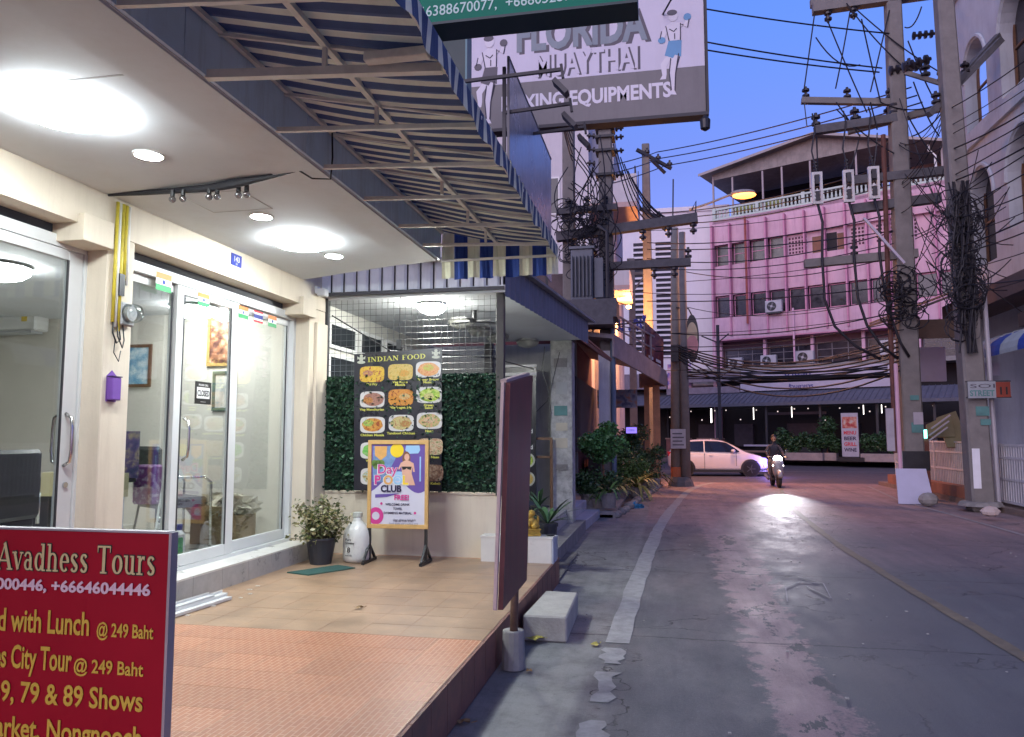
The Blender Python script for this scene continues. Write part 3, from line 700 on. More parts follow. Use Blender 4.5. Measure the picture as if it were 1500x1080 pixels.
# ------------------------------------------------------------------ the striped awning
blue = M('awning_blue_canvas', (.06,.09,.175), .8, var=.18, scale=5, dirt=.3); crm = M('awning_cream_canvas', (.76,.76,.57), .8, var=.12, scale=5, dirt=.3, dirtcol=(.3,.27,.22))
awn = thing('striped_awning', 'long blue and cream striped canvas awning on a white steel frame along the shop', 'awning', (-1.6, 3, 3.33))
mb = MB(); Y0, Y1 = -1.5, 7.05; SP = .147; k = 0; y = Y0
XO = -.975
while y < Y1:
    for (fr, mi) in ((.60, 0), (.40, 1)):
        ya, yb = y, min(y + SP*fr, Y1); y = yb
        if yb <= ya: continue
        mb.m = mi; N = 6; vs = []
        for i in range(N+1):
            t_ = i/N; x = -2.14 + (XO+2.14)*t_
            for yy in (ya, (ya+yb)/2, yb):
                z0_ = zwall(yy)-.02; z = z0_ - (z0_-3.405)*t_ - .02*math.sin(math.pi*t_)
                bulge = .012 * (1 if yy == (ya+yb)/2 else 0) * (1 if mi else -1)
                vs.append((x, yy, z + bulge + .012*math.sin(yy*2.3+t_*3)))
        fs = []
        for i in range(N):
            for j in (0,1): a = i*3+j; fs.append((a, a+1, a+4, a+3))
        mb.add(vs, fs)
        # the valance hangs from the outer edge
        nv = 3
        for q in range(nv):
            yc0 = ya+(yb-ya)*q/nv; yc1 = ya+(yb-ya)*(q+1)/nv
            zb = 3.275 + .012*math.cos(yc0*18)
            mb.quad((XO,yc0,3.41),(XO,yc1,3.41),(XO+.012*math.sin(yc1*14),yc1,zb),(XO+.012*math.sin(yc0*14),yc0,zb))
mb.m = 0
for m_ in (blue, crm):
    nt_ = m_.node_tree; pb_ = nt_.nodes['Principled BSDF']; tl_ = nt_.nodes.new('ShaderNodeBsdfTranslucent'); ms_ = nt_.nodes.new('ShaderNodeMixShader'); ms_.inputs[0].default_value = .12
    nt_.links.new(pb_.inputs['Base Color'].links[0].from_socket, tl_.inputs[0]); nt_.links.new(pb_.outputs[0], ms_.inputs[1]); nt_.links.new(tl_.outputs[0], ms_.inputs[2]); nt_.links.new(ms_.outputs[0], nt_.nodes['Material Output'].inputs[0])
part('canvas', mb, [blue, crm], awn, w=True, smooth=False)
steel = M('white_painted_steel', (.74,.72,.66), .45, var=.15, scale=8, dirt=.35, dirtcol=(.22,.15,.10))
for i, y in enumerate((.6,1.25,1.9,2.55,3.17,3.84,4.45,5.12,5.86,6.5)):
    w_ = .042 if i in (4,) else .026
    part('strut', MB().bar((-2.15,y,3.345),(XO-.03,y+.14,3.335), w_), steel, awn, w=True)
    part('post', MB().bar((-1.57,y+.07,3.36),(-1.57,y+.07,3.47), .020), steel, awn, w=True)
    part('rafter', MB().bar((-2.14,y+.07,zwall(y)-.055),(XO,y+.14,3.375), .018), steel, awn, w=True)
part('light_box', MB().box(-1.35,-1.04,3.18,3.24,3.345,3.39), steel, awn, w=True, bevel=.005)
part('purlin', MB().bar((-1.57,-1.4,3.475),(-1.57,7.02,3.475),.03), steel, awn, w=True)
part('edge_rail', MB().bar((XO-.02,-1.4,3.36),(XO-.02,7.04,3.36),.028), steel, awn, w=True)
part('wall_rail', MB().bar((-2.12,-1.4,3.60),(-2.12,7.04,3.60),.025), steel, awn, w=True)
# end panel with vertical stripes
vb = M('valance_blue_canvas', (.02,.06,.30), .75, var=.15, scale=5)
x = -2.13; i = 0
while x < XO - .01:
    w_ = .135 if i % 2 else .125; x1 = min(x+w_, XO)
    zt = 3.70; zb = 3.135 + (.0 if i % 2 else .012)
    tt = (x+2.14)/(XO+2.14); zt = min(zt, 3.64-.235*tt)
    mb = MB(); n_ = 4; vs = []
    for q in range(n_+1):
        xx = x+(x1-x)*q/n_
        vs += [(xx,7.06+.008*math.sin(q*1.57),zt),(xx,7.06+.02*math.sin(q*1.57+i),zb)]
    mb.add(vs, [(2*q,2*q+2,2*q+3,2*q+1) for q in range(n_)])
    part('valance_strip', mb, vb if i % 2 else crm, awn, w=True)
    x = x1; i += 1
part('end_rail', MB().bar((-2.13,7.035,3.32),(XO,7.035,3.32),.022), steel, awn, w=True)
# ================================================================== foreground signs on the platform
red = M('red_vinyl_sign', (.36,.004,.020), .45, var=.08, scale=3, spec=.2); gy = M('gold_yellow_vinyl', (.70,.50,.06), .4, var=.1, scale=20)
pink_t = M('pale_pink_vinyl', (.80,.62,.64), .4, var=.03); blackv = M('black_vinyl', (.012,.012,.012), .45, var=0); paley = M('pale_yellow_vinyl', (.66,.60,.27), .4, var=.05)
metal_edge = M('sign_edge_aluminium', (.42,.40,.42), .4, metal=.6, var=.1)

# a bracketed serif alphabet drawn as strokes (thick stems, thin joins, slab feet)
def _arc(cx, cy, rx, ry, a0, a1, n=14, thick=.13, thin=.045):
    pts = []
    for i in range(n+1):
        a = R(a0 + (a1-a0)*i/n); pts.append((cx+rx*math.cos(a), cy+ry*math.sin(a), thin+(thick-thin)*abs(math.cos(a))**1.3))
    return pts
def _st(x, y0, y1, w=.125): return [(x,y0,w),(x,y1,w)]
def _sf(x, y, w=.26, t=.045): return [(x-w/2,y,t,'h'),(x+w/2,y,t,'h')]
XH = .50; CH = .74
G = {
 'A': (.74, [[(.05,.02,.05),(.36,CH,.05)], [(.33,CH,.13),(.64,.02,.14)], [(.17,.25,.045),(.50,.25,.045)], _sf(.07,.022,.22), _sf(.63,.022,.28)]),
 'v': (.55, [[(.10,XH,.12),(.29,.02,.11)], [(.45,XH,.045),(.28,.02,.05)], _sf(.10,XH-.022,.22), _sf(.44,XH-.022,.18)]),
 'a': (.52, [_arc(.20,.36,.13,.13,170,10,8,.09,.05), _st(.34,.06,.38,.115), _arc(.22,.16,.13,.13,40,330,14,.11,.04), [(.34,.05,.06),(.46,.03,.05)]]),
 'd': (.58, [_st(.41,.02,CH,.115), _arc(.23,.25,.15,.225,30,330,18,.12,.04), _sf(.46,.022,.16), _sf(.36,CH-.02,.14)]),
 'h': (.62, [_st(.14,.02,CH,.115), _arc(.29,.33,.15,.15,180,0,10,.10,.05), _st(.44,.02,.35,.115), _sf(.14,.022,.25), _sf(.45,.022,.25), _sf(.09,CH-.02,.14)]),
 'e': (.50, [_arc(.25,.25,.16,.225,0,315,20,.125,.045), [(.12,.27,.04),(.42,.27,.04)]]),
 's': (.45, [_arc(.21,.365,.11,.11,20,220,10,.11,.05), [(.13,.32,.12),(.29,.18,.12)], _arc(.21,.135,.12,.11,45,-160,10,.11,.05)]),
 'T': (.72, [_st(.35,.02,CH,.135), [(.05,CH-.025,.05,'h'),(.65,CH-.025,.05,'h')], [(.065,CH-.02,.05),(.065,CH-.18,.02)], [(.635,CH-.02,.05),(.635,CH-.18,.02)], _sf(.35,.022,.30)]),
 'o': (.54, [_arc(.26,.25,.175,.225,0,360,26,.13,.045)]),
 'u': (.60, [_st(.14,.15,XH,.115), _arc(.28,.17,.14,.145,180,360,10,.10,.05), _st(.42,.02,XH,.115), _sf(.09,XH-.022,.16), _sf(.37,XH-.022,.14), _sf(.47,.022,.14)]),
 'r': (.44, [_st(.14,.02,XH,.115), [(.18,.36,.05),(.26,.46,.07),(.36,.44,.11)], _sf(.15,.022,.28), _sf(.09,XH-.022,.14)]),
 'I': (.40, [_st(.2,.02,CH,.14), _sf(.2,.022,.32), _sf(.2,CH-.022,.32)]),
 'N': (.78, [[(.14,.02,.05),(.14,CH,.05)], [(.14,CH,.14),(.62,.02,.14)], [(.62,.02,.05),(.62,CH,.05)], _sf(.14,.022,.24), _sf(.62,CH-.022,.24), _sf(.1,CH-.022,.2)]),
 'D': (.74, [_st(.17,.02,CH,.14), _arc(.22,CH/2,.38,CH/2-.025,90,-90,18,.15,.05), _sf(.14,.022,.24), _sf(.14,CH-.022,.24)]),
 'F': (.64, [_st(.17,.02,CH,.14), [(.08,CH-.025,.05,'h'),(.56,CH-.025,.05,'h')], [(.55,CH-.02,.05),(.55,CH-.18,.02)], [(.17,.39,.05),(.42,.39,.05)], _sf(.18,.022,.30)]),
 'O': (.76, [_arc(.37,CH/2,.27,CH/2-.02,0,360,28,.155,.05)]),
 ' ': (.34, [])}
def serif(parent, s, x, z, size, mat, y=-.004, xs=1.0, grow=0.0, name='lettering', track=0, wid=None):
    tot = sum(G[c][0]+track for c in s)
    if wid: xs = wid/(tot*size)
    mb = MB(); cx = 0; lay = 0
    for ch in s:
        w, strokes = G[ch]
        for st in strokes:
            lay += 1; yy = -.00004*(lay % 7)
            P = [Vector((p[0], p[1])) for p in st]; W = [p[2]+grow*2 for p in st]
            if grow:
                d0 = (P[0]-P[1]).normalized(); d1 = (P[-1]-P[-2]).normalized(); P[0] += d0*grow; P[-1] += d1*grow
            vs = []
            for i, p in enumerate(P):
                d = (P[min(i+1,len(P)-1)] - P[max(i-1,0)]).normalized(); nn = Vector((-d.y, d.x))*W[i]/2
                for q in (p+nn, p-nn): vs.append(((cx+q.x)*size*xs, yy, q.y*size))
            mb.add(vs, [(2*i,2*i+1,2*i+3,2*i+2) for i in range(len(P)-1)])
        cx += w + track
    me = mesh_of(name, mb, mat); return link(name, me, parent, (x, y, z))

t = thing('tour_sign', 'red tour price board with yellow lettering at the lower left corner', 'sign', (-2.35, 2.30, PZ))
part('board', MB().box(-.85,.715,0,.03,.12,.995), red, t, bevel=.002)
part('edge_trim', MB().box(.716,.726,-.003,.033,.12,1.0).box(-.85,.7155,-.003,.033,.996,1.003), metal_edge, t)
for sx in (-.7,.6): part('leg', MB().box(sx-.02,sx+.02,.031,.06,0,.9), metal_edge, t)
# text rows measured from the board's foot
serif(t, 'Avadhess Tours', .045, .858, .125, blackv, y=-.0015, grow=.028, wid=.628)
serif(t, 'Avadhess Tours', .045, .858, .125, paley, y=-.004, wid=.628, name='title_lettering')
text(t, '+66646000446, +66646044446', .655, .792, .052, pink_t, align='RIGHT', bold=.03, wid=.80)
def row(s1, w1, x1, s2, w2, x2, z, sz=.108, sz2=.062):
    text(t, s1, x1, z, sz, gy, align='RIGHT', bold=.018, wid=w1, y=-.0035)
    if s2: text(t, s2, x2, z, sz2, gy, align='RIGHT', bold=.016, wid=w2, y=-.0035)
row('Island with Lunch', .485, .43, '@ 249 Baht', .215, .672, .652)
row('Temples City Tour', .465, .365, '@ 249 Baht', .265, .64, .530)
row('69, 79 & 89 Shows', .59, .645, '', 0, 0, .418, .095)
row('Floating Market, Nongnooch', .885, .648, '', 0, 0, .300, .098)

# ---- leaning maroon board by the road, seen almost edge-on
mar = M('maroon_vinyl_board', (.16,.06,.055), .45, var=.35, scale=4, streak=.4, dirtcol=(.07,.03,.035), spec=.12); pedge = M('pale_pink_edge', (.48,.36,.34), .6, var=.12, dirt=.3)
t = thing('leaning_signboard', 'tall leaning maroon signboard seen edge-on at the platform edge', 'sign', (-1.0,5.0,.3))
A_ = Vector((-1.0,4.75,1.945)); B_ = Vector((-1.0,5.60,2.06)); C_ = Vector((-1.0,5.33,.60)); D_ = Vector((-1.0,4.53,.57))
part('board', MB().slab(A_,B_,C_,D_,.03), mar, t, w=True)
part('frame_edge', MB().bar(A_+Vector((-.015,-.012,0)),D_+Vector((-.015,-.012,0)),.03,.02).bar(A_+Vector((-.015,0,.012)),B_+Vector((-.015,0,.012)),.04,.02), pedge, t, w=True)
dk_g = M('faded_green_print', (.05,.085,.065), .4, var=.4, scale=14); 
def onboard(u, v):      # u 0..1 across, v 0..1 down, just proud of the face
    p = (A_*(1-u)+B_*u)*(1-v) + (D_*(1-u)+C_*u)*v; return p + Vector((.0035,0,0))
def blob(u0,u1,v0,v1,mat,nm):
    mb = MB(); pts = []
    for i in range(14):
        a = 2*math.pi*i/14; q = .5+.5*math.cos(a)*(.8+.25*math.sin(3*a+v0*9)); w_ = .5+.5*math.sin(a)*(.85+.2*math.cos(5*a))
        pts.append(onboard(u0+(u1-u0)*q, v0+(v1-v0)*w_))
    mb.add(pts, [tuple(range(14))]); part(nm, mb, mat, t, w=True)
blob(.25,.55,.60,.84,dk_g,'faded_figure'); blob(.60,.92,.56,.80,dk_g,'faded_figure')
blob(.15,.45,.40,.47,blackv,'faded_figure'); blob(.5,.85,.38,.46,blackv,'faded_figure')
part('green_band', MB().add([onboard(.02,.90),onboard(.98,.90),onboard(.98,.985),onboard(.02,.985)],[(0,1,2,3)]), M('green_band',(.06,.13,.09),.4,var=.4,scale=9), t, w=True)
part('white_line', MB().add([onboard(.15,.875),onboard(.9,.865),onboard(.9,.875),onboard(.15,.885)],[(0,1,2,3)]), pedge, t, w=True)
for i in range(5): part('faded_letter', MB().add([onboard(.2+.13*i,.17),onboard(.29+.13*i,.165),onboard(.27+.13*i,.20),onboard(.2+.13*i,.205)],[(0,1,2,3)]), M('faded_red_print',(.23,.05,.06),.4), t, w=True)
part('post', MB().tube([(-1.06,5.30,.10),(-1.03,5.22,.75)], .028, 10), M('rusty_steel',(.12,.07,.05),.7,var=.4,scale=20), t, w=True, smooth=True)
part('concrete_foot', MB().lathe((-1.06,5.30,.0),[(.085,.008),(.085,.02),(.075,.26),(.07,.265)],14), conc, t, w=True)

# ---- pool club A-board
oak = M('yellow_pine', (.58,.36,.13), .5, var=.18, scale=16)
t = thing('poster_stand', 'pine framed pool club poster standing on black metal feet', 'sign', (-2.79,7.72,PZ), R(2))
w, z0, z1 = .335, .355, 1.285
part('frame', MB().box(-w,w,-.02,.02,z0,z0+.045).box(-w,w,-.02,.02,z1-.045,z1).box(-w,-w+.04,-.02,.02,z0+.045,z1-.045).box(w-.04,w,-.02,.02,z0+.045,z1-.045), oak, t, bevel=.003)
pp = M('poster_pale', (.62,.62,.72), .35, var=.04); ppur = M('poster_purple', (.13,.08,.33), .35, var=.08); pyel = M('poster_yellow', (.85,.62,.03), .35, var=.03)
porg = M('poster_orange', (.70,.38,.12), .35, var=.12, scale=20); pmag = M('poster_magenta', (.62,.05,.27), .35, var=.04); pblue = M('poster_light_blue', (.33,.55,.78), .35, var=.04); skin_p = M('printed_skin', (.72,.42,.30), .4, var=.05)
iw = w-.04; a0 = z0+.045; a1 = z1-.045; H_ = a1-a0
pr = part('poster', MB().box(-iw,iw,-.006,0,a0,a1), pp, t)
def flat(poly, mat, lay, nm='print'):
    return part(nm, MB().add([(x,-.006-.0009*lay,z) for x, z in poly],[tuple(range(len(poly)))]), mat, pr)
def disc(cx, cz, r, mat, lay, rz=None, n=26, nm='print'): return flat([(cx+r*math.cos(2*math.pi*i/n), cz+(rz or r)*math.sin(2*math.pi*i/n)) for i in range(n)], mat, lay, nm)
top = []
for i in range(17):
    u = i/16; x = -iw+2*iw*u; top.append((x, a0+H_*(.49+.10*math.sin(u*6.5-1.0))*(1 if u<.9 else 1)))
flat([(-iw,a1),]+top+[(iw,a1)], ppur, 1, 'purple_shape'); flat([(-iw+.015,a1-.02),(-iw+.015,a1-.40),(-iw+.13,a1-.40),(-.03,a1-.15),(-.03,a1-.02)], M('poster_sea',(.16,.28,.50),.4,var=.3,scale=20), 2, 'sea_picture')
flat([(-iw+.03,a1-.02),(-iw+.17,a1-.02),(-iw+.165,a1-.12),(-iw+.10,a1-.17),(-iw+.035,a1-.12)], porg, 3, 'shield')
for i in range(5): disc(-iw+.03+.02*i, a1-.20-.03*(i%2), .035, M('poster_leaf',(.14,.25,.06),.4,var=.3,scale=30), 3, nm='leaf_print')
disc(-.015,a1-.065,.075,pyel,4,nm='yellow_badge'); flat([(.085,a1-.012),(.23,a1-.012),(.24,a1-.06),(.22,a1-.095),(.11,a1-.10),(.075,a1-.06)], pblue, 4, 'speech_bubble')
# printed swimmer: plain generic figure
disc(.09,a1-.15,.045,M('printed_hair',(.20,.08,.04),.5),5,rz=.075,nm='hair_print'); disc(.095,a1-.135,.028,skin_p,6,rz=.036,nm='face_print')
flat([(.075,a1-.17),(.115,a1-.17),(.17,a1-.20),(.185,a1-.29),(.165,a1-.29),(.155,a1-.235),(.15,a1-.31),(.19,a1-.43),(.05,a1-.43),(.045,a1-.30),(.035,a1-.23),(.01,a1-.27),(0,a1-.255),(.03,a1-.195)], skin_p, 6, 'swimmer_print')
flat([(.04,a1-.235),(.15,a1-.235),(.14,a1-.27),(.105,a1-.262),(.095,a1-.25),(.08,a1-.265),(.05,a1-.27)], blackv, 7, 'bikini_print')
flat([(.235,a1-.13),(.25,a1-.13),(.25,a1-.39),(.235,a1-.39)], pblue, 3)
disc(.0,a0+H_*.60,.12,pblue,5,rz=.05,nm='wave_print')
text(pr,'Day',-.235,a1-.315,.145,wht,y=-.0118,bold=.045,wid=.23); text(pr,'Day',-.23,a1-.31,.14,pmag,y=-.0128,bold=.01,wid=.215)
for (c, x, m) in (('P',-.265,pmag),('O',-.165,porg),('O',-.06,pblue),('L',.045,pyel)):
    text(pr,c,x,a1-.425,.135,wht,y=-.0118,bold=.06); text(pr,c,x+.004,a1-.421,.13,m,y=-.0128,bold=.035)
text(pr,'CLUB',-.19,a1-.50,.095,M('ink_navy',(.02,.015,.06),.4),y=-.0125,bold=.04,wid=.23)
flat([(-.25,a1-.53),(-.05,a1-.52),(.02,a1-.515),(-.12,a1-.555),(-.25,a1-.565)], ppur, 5)
text(pr,'FREE!',-.04,a1-.585,.075,pmag,y=-.0125,bold=.03,wid=.16)
for i, (s_, x, w_) in enumerate((('WELCOME DRINK',-.135,.27),('TOWEL',-.05,.10),('SWIMMING MATERIAL',-.155,.31))): text(pr,s_,x,a1-.645-.045*i,.035,MATS['ink_navy'],y=-.009,bold=.02,wid=w_)
disc(-.18,a1-.625,.014,pmag,3); disc(.19,a1-.72,.014,pmag,3)
text(pr,'Open 10am to 6pm daily',-.05,a1-.80,.026,M('ink_grey',(.2,.2,.28),.5),y=-.009,wid=.25); text(pr,'Food, drinks and a rooftop pool',-.09,a1-.84,.026,MATS['ink_grey'],y=-.009,wid=.31)
text(pr,'+66 80 528 9783',-.05,a0+.025,.03,MATS['ink_navy'],y=-.009,wid=.22)
n_=26; cx, cz = -iw+.055, a0+.085
flat([(cx+.095*math.cos(2*math.pi*i/n_), cz+.095*math.sin(2*math.pi*i/n_)) for i in range(-5,20)][0:0] or [(max(-iw,cx+.085*math.cos(2*math.pi*i/n_)), max(a0,cz+.09*math.sin(2*math.pi*i/n_))) for i in range(n_)], pmag, 4, 'ring_print'); disc(cx,cz,.042,pp,5)
for sx in (-.31,.31):
    part('foot', MB().bar((sx,0,.03),(sx,0,z0),.03).bar((sx,-.20,.015),(sx,.20,.015),.03).bar((sx,-.17,.03),(sx,0,.19),.022).bar((sx,.17,.03),(sx,0,.19),.022), blkf, t)

# ---- potted plant, jug, mat, loose rails
def pot(r0, r1, h, n=18): return MB().lathe((0,0,0),[(r0,0),(r1,h*.93),(r1*1.08,h*.93),(r1*1.08,h),(r1*.92,h),(r1*.9,h*.9)],n)
t = thing('potted_plant', 'bushy variegated plant in a dark pot beside the doorstep', 'plant', (-3.56,7.52,PZ))
part('pot', pot(.11,.155,.27), M('dark_plastic_pot',(.035,.037,.045),.5,var=.2), t, smooth=False)
part('soil', MB().lathe((0,0,0),[(.14,.235),(.01,.24)],14), M('soil',(.05,.035,.025),.95), t)
rnd = random.Random(21); stm = MB(); lf = MB()
for i in range(46):
    a = rnd.uniform(0,2*math.pi); rr_ = rnd.random()**.6*.36; hx, hy = rr_*math.cos(a), rr_*math.sin(a); top_ = rnd.uniform(.36,.74)-rr_*.35
    stm.tube([(hx*.12,hy*.12,.22),(hx*.5,hy*.5,.22+(top_-.22)*.55),(hx,hy,top_)], .004, 4, r1=.0025)
    for j in range(26):
        u = .35+.7*rnd.random(); c = Vector((hx*u,hy*u,.22+(top_-.22)*u)) + Vector((rnd.gauss(0,.026),rnd.gauss(0,.026),rnd.gauss(0,.026)))
        leaves(lf, c, (.01,.01,.01), 1, .034, rnd, elong=1.4)
vm = bpy.data.materials.new('variegated_leaf'); vm.use_nodes=True; nn_=vm.node_tree.nodes; ll_=vm.node_tree.links; g_=nn_.new('ShaderNodeNewGeometry'); rp=nn_.new('ShaderNodeValToRGB')
e=rp.color_ramp.elements; e[0].position=0; e[0].color=(.04,.055,.02,1); e[1].position=1; e[1].color=(.58,.56,.36,1)
for p_,c_ in ((.3,(.10,.13,.035,1)),(.55,(.20,.20,.07,1)),(.75,(.33,.28,.13,1))): k=e.new(p_); k.color=c_
ll_.new(g_.outputs['Random Per Island'],rp.inputs[0]); ll_.new(rp.outputs[0],nn_['Principled BSDF'].inputs[0]); nn_['Principled BSDF'].inputs['Roughness'].default_value=.5
part('stems', stm, M('plant_stem',(.12,.10,.05),.7), t); part('foliage', lf, vm, t)
t = thing('water_jug', 'white rounded plastic water bottle between the plant and the poster stand', 'jug', (-3.24,7.72,PZ))
part('body', MB().lathe((0,0,0),[(.12,0),(.145,.02),(.15,.06),(.148,.26),(.135,.33),(.10,.385),(.055,.42),(.045,.44),(.045,.49)],28), M('milky_plastic',(.68,.68,.64),.3,var=.04), t, smooth=True)
part('cap', MB().lathe((0,0,0),[(.05,.47),(.05,.515),(.03,.52)],16), M('clear_cap',(.5,.52,.48),.3), t)
text(t,'Pure',-.07,.235,.035,blackv,y=-.152); text(t,'Drinking',-.075,.20,.03,blackv,y=-.153,bold=.02); text(t,'8',-.05,.115,.075,blackv,y=-.154); text(t,'WATER',-.07,.075,.022,blackv,y=-.153)
t = single('door_mat', MB().prism([(-3.63,6.93),(-3.36,6.84),(-3.08,7.30),(-3.32,7.42)],PZ+.001,PZ+.012,'xy'), M('green_mat',(.035,.10,.085),.95,var=.25,scale=60,bump=.8,bscale=200), 'dark green doormat on the tan tiles in front of the potted plant', 'doormat')
t = thing('loose_rails', 'loose white aluminium rails lying on the tiles against the doorstep', 'rails', (-3.65,5.1,PZ))
for i, (xa,ya,xb_,yb,zz) in enumerate(((-3.72,4.35,-3.62,5.85,.012),(-3.64,4.2,-3.50,5.72,.012),(-3.67,4.3,-3.58,5.6,.045))):
    part('rail', MB().bar((xa,ya,PZ+zz+.006),(xb_,yb,PZ+zz+.006),.055,.022).bar((xa-.025,ya,PZ+zz+.027),(xb_-.025,yb,PZ+zz+.027),.006,.02), alu, t, w=True)
rr = random.Random(31)
mbx = MB()
for i in range(9):
    x, y = -3.55+rr.uniform(-.05,.1), 5.0+i*.16; a = rr.uniform(0,3)
    mbx.box(x-.02*rr.random()-.006,x+.02,y-.008,y+.012,PZ+.001,PZ+.006)
o = single('plaster_crumbs', mbx, white_tile, 'white plaster crumbs scattered along the loose rails', 'debris'); o['kind'] = 'stuff'
def dry_leaf(loc, s_, col, label, rz):
    mb = MB(); n_ = 10; vs = [(0,0,.012)]
    for i in range(n_):
        a = 2*math.pi*i/n_; rx = s_*(1 if i%2 else .72); vs.append((rx*math.cos(a)*1.3, rx*math.sin(a)*.8, .004+.018*abs(math.sin(a*1.5))))
    mb.add(vs, [(0,i+1,(i+1)%n_+1) for i in range(n_)])
    mb.bar((s_*1.2,0,.006),(s_*2.0,s_*.3,.01),.004)
    o = link('dry_leaf', mesh_of('dry_leaf', mb, col), None, loc, (0,0,rz)); o['label'] = label; o['category'] = 'leaf'; o['group'] = 'fallen leaves by the kerb'
yl_leaf = M('yellow_leaf',(.42,.36,.07),.6,var=.3,scale=40); br_leaf = M('brown_leaf',(.22,.13,.05),.7,var=.3,scale=40)
dry_leaf(tuple(WZ(785,937,.03)),.07,yl_leaf,'large yellow leaf in front of the concrete block',.5)
dry_leaf(tuple(WZ(779,930,.01)),.05,br_leaf,'brown curled leaf beside the foot of the maroon board',2.0)
dry_leaf(tuple(WZ(872,946,.004)),.045,yl_leaf,'yellow leaf lying near the pale road band',1.0)
dry_leaf(tuple(WZ(678,1060,.004)),.04,br_leaf,'brown leaf at the foot of the platform riser',.2)
dry_leaf(tuple(WZ(525,892,PZ+.002)),.035,br_leaf,'brown leaf on the tan tiles',.8)
dry_leaf(tuple(WZ(775,985,.004)),.03,br_leaf,'small brown scrap on the shoulder concrete',1.8)
# concrete block and litter
single('concrete_block', MB().prism([(-1.13,6.02),(-.78,6.02),(-.80,6.98),(-1.10,7.0)],.002,.20,'xy'), M('block_concrete',(.38,.36,.32),.85,var=.18,scale=7,bump=.5,bscale=40,dirt=.45,dirtcol=(.2,.19,.17)), 'pale concrete block used as a step at the platform edge', 'concrete block', bevel=.012)
# ================================================================== open-fronted restaurant behind the platform
rest = thing('restaurant_building', 'open fronted restaurant with cream parapet, wire mesh and white soffit', 'restaurant', (-2.8, 8.3, PZ))
part('low_wall', MB().box(-3.885,-1.50,8.22,8.36,.2,.96), cream, rest, w=True, bevel=.006)
part('wall_cap', MB().box(-3.885,-1.49,8.21,8.37,.961,.985), cream, rest, w=True)
mbk = MB(); 
for i in range(3):
    part('block_tile', MB().box(-1.95+i*.255,-1.95+(i+1)*.255-.005,7.985,8.0,PZ,.53), white_tile, rest, w=True)
part('ledge', MB().box(-1.95,-1.19,8.001,8.219,.2,.525), white_tile, rest, w=True)
part('ledge_top', MB().box(-1.96,-1.175,7.98,8.22,.531,.548), white_tile, rest, w=True)
part('end_wall', MB().box(-1.49,-1.175,8.225,8.34,0.0,.53).box(-1.188,-1.172,7.99,8.222,0,.53), M('shaded_blue_white',(.42,.44,.50),.7,var=.2,dirt=.5), rest, w=True)  # shaded end faces: bluish shade painted into the colour, with dirt over it
part('terrace', MB().box(-3.9,-1.6,8.37,13.0,.0,.42), marble, rest, w=True)
part('terrace', MB().box(-1.6,-1.35,9.6,13.0,.0,.20), conc, rest, w=True)
# ceiling, skewed front edge
cpoly = [(-4.2,8.22),(-1.70,8.10),(-1.24,12.45),(-4.2,12.45)]
part('ceiling', MB().prism(cpoly,3.20,3.28,'xy'), ceilp, rest, w=True)
mb = MB(); N = 46; vs = []
for i in range(N+1):
    u = i/N; x = -1.69+.46*u; y = 8.0+4.5*u; b_ = .018 if i % 2 else 0
    vs += [(x+b_,y,3.13),(x+b_,y,3.50)]
mb.add(vs,[(2*i,2*i+2,2*i+3,2*i+1) for i in range(N)])
part('fascia', mb, M('blue_grey_sheet',(.17,.19,.24),.5,var=.2,dirt=.3), rest, w=True)
part('roof_sheet', MB().slab((-4.2,8.0,3.75),(-1.6,8.0,3.53),(-1.12,12.6,3.53),(-4.2,12.6,3.75),.03), M('grey_roof_sheet',(.3,.3,.32),.6,dirt=.5), rest, w=True)
# corrugated translucent strip above the mesh
cs = M('milky_corrugated_sheet', (.66,.70,.70), .4, var=.12, streak=.4, dirtcol=(.25,.27,.27))
x = -3.93; i = 0
while x < -1.76:
    w_ = .155; x1 = min(x+w_-.012, -1.73); s = .02
    zt = 3.66
    part('corrugated_panel', MB().prism([(x,8.12),(x+.02,8.10),(x1-.03,8.10),(x1-.008,8.12),(x1-.008,8.128),(x1-.03,8.108),(x+.02,8.108),(x,8.128)],3.27,zt+.03,'xy'), cs, rest, w=True)
    x = x1+.012; i += 1
part('strip_backing', MB().box(-4.2,-1.74,8.14,8.15,3.262,3.64), M('dark_backing',(.05,.05,.055),.8), rest, w=True)
part('top_rail', MB().box(-3.95,-1.72,8.08,8.13,3.225,3.262), M('dark_rail',(.05,.05,.055),.5), rest, w=True)
part('post', MB().box(-1.83,-1.74,8.16,8.25,.96,3.22), M('dark_post',(.065,.06,.055),.6,var=.3,dirt=.3), rest, w=True, bevel=.005)
part('post', MB().box(-3.90,-3.86,8.20,8.25,.96,3.22), MATS['dark_rail'], rest, w=True)
# wire mesh
gm = MB(); x = -3.86
wm = M('galvanised_wire', (.16,.165,.165), .5, metal=.3, var=.1)
while x < -1.83:
    gm.tube([(x,8.26,2.28),(x,8.26,3.22)], .0028, 3, cap=False); x += .072
z = 2.29
while z < 3.22:
    gm.tube([(-3.88,8.257,z),(-1.83,8.257,z)], .0028, 3, cap=False); z += .072
part('wire_mesh', gm, wm, rest, w=True)
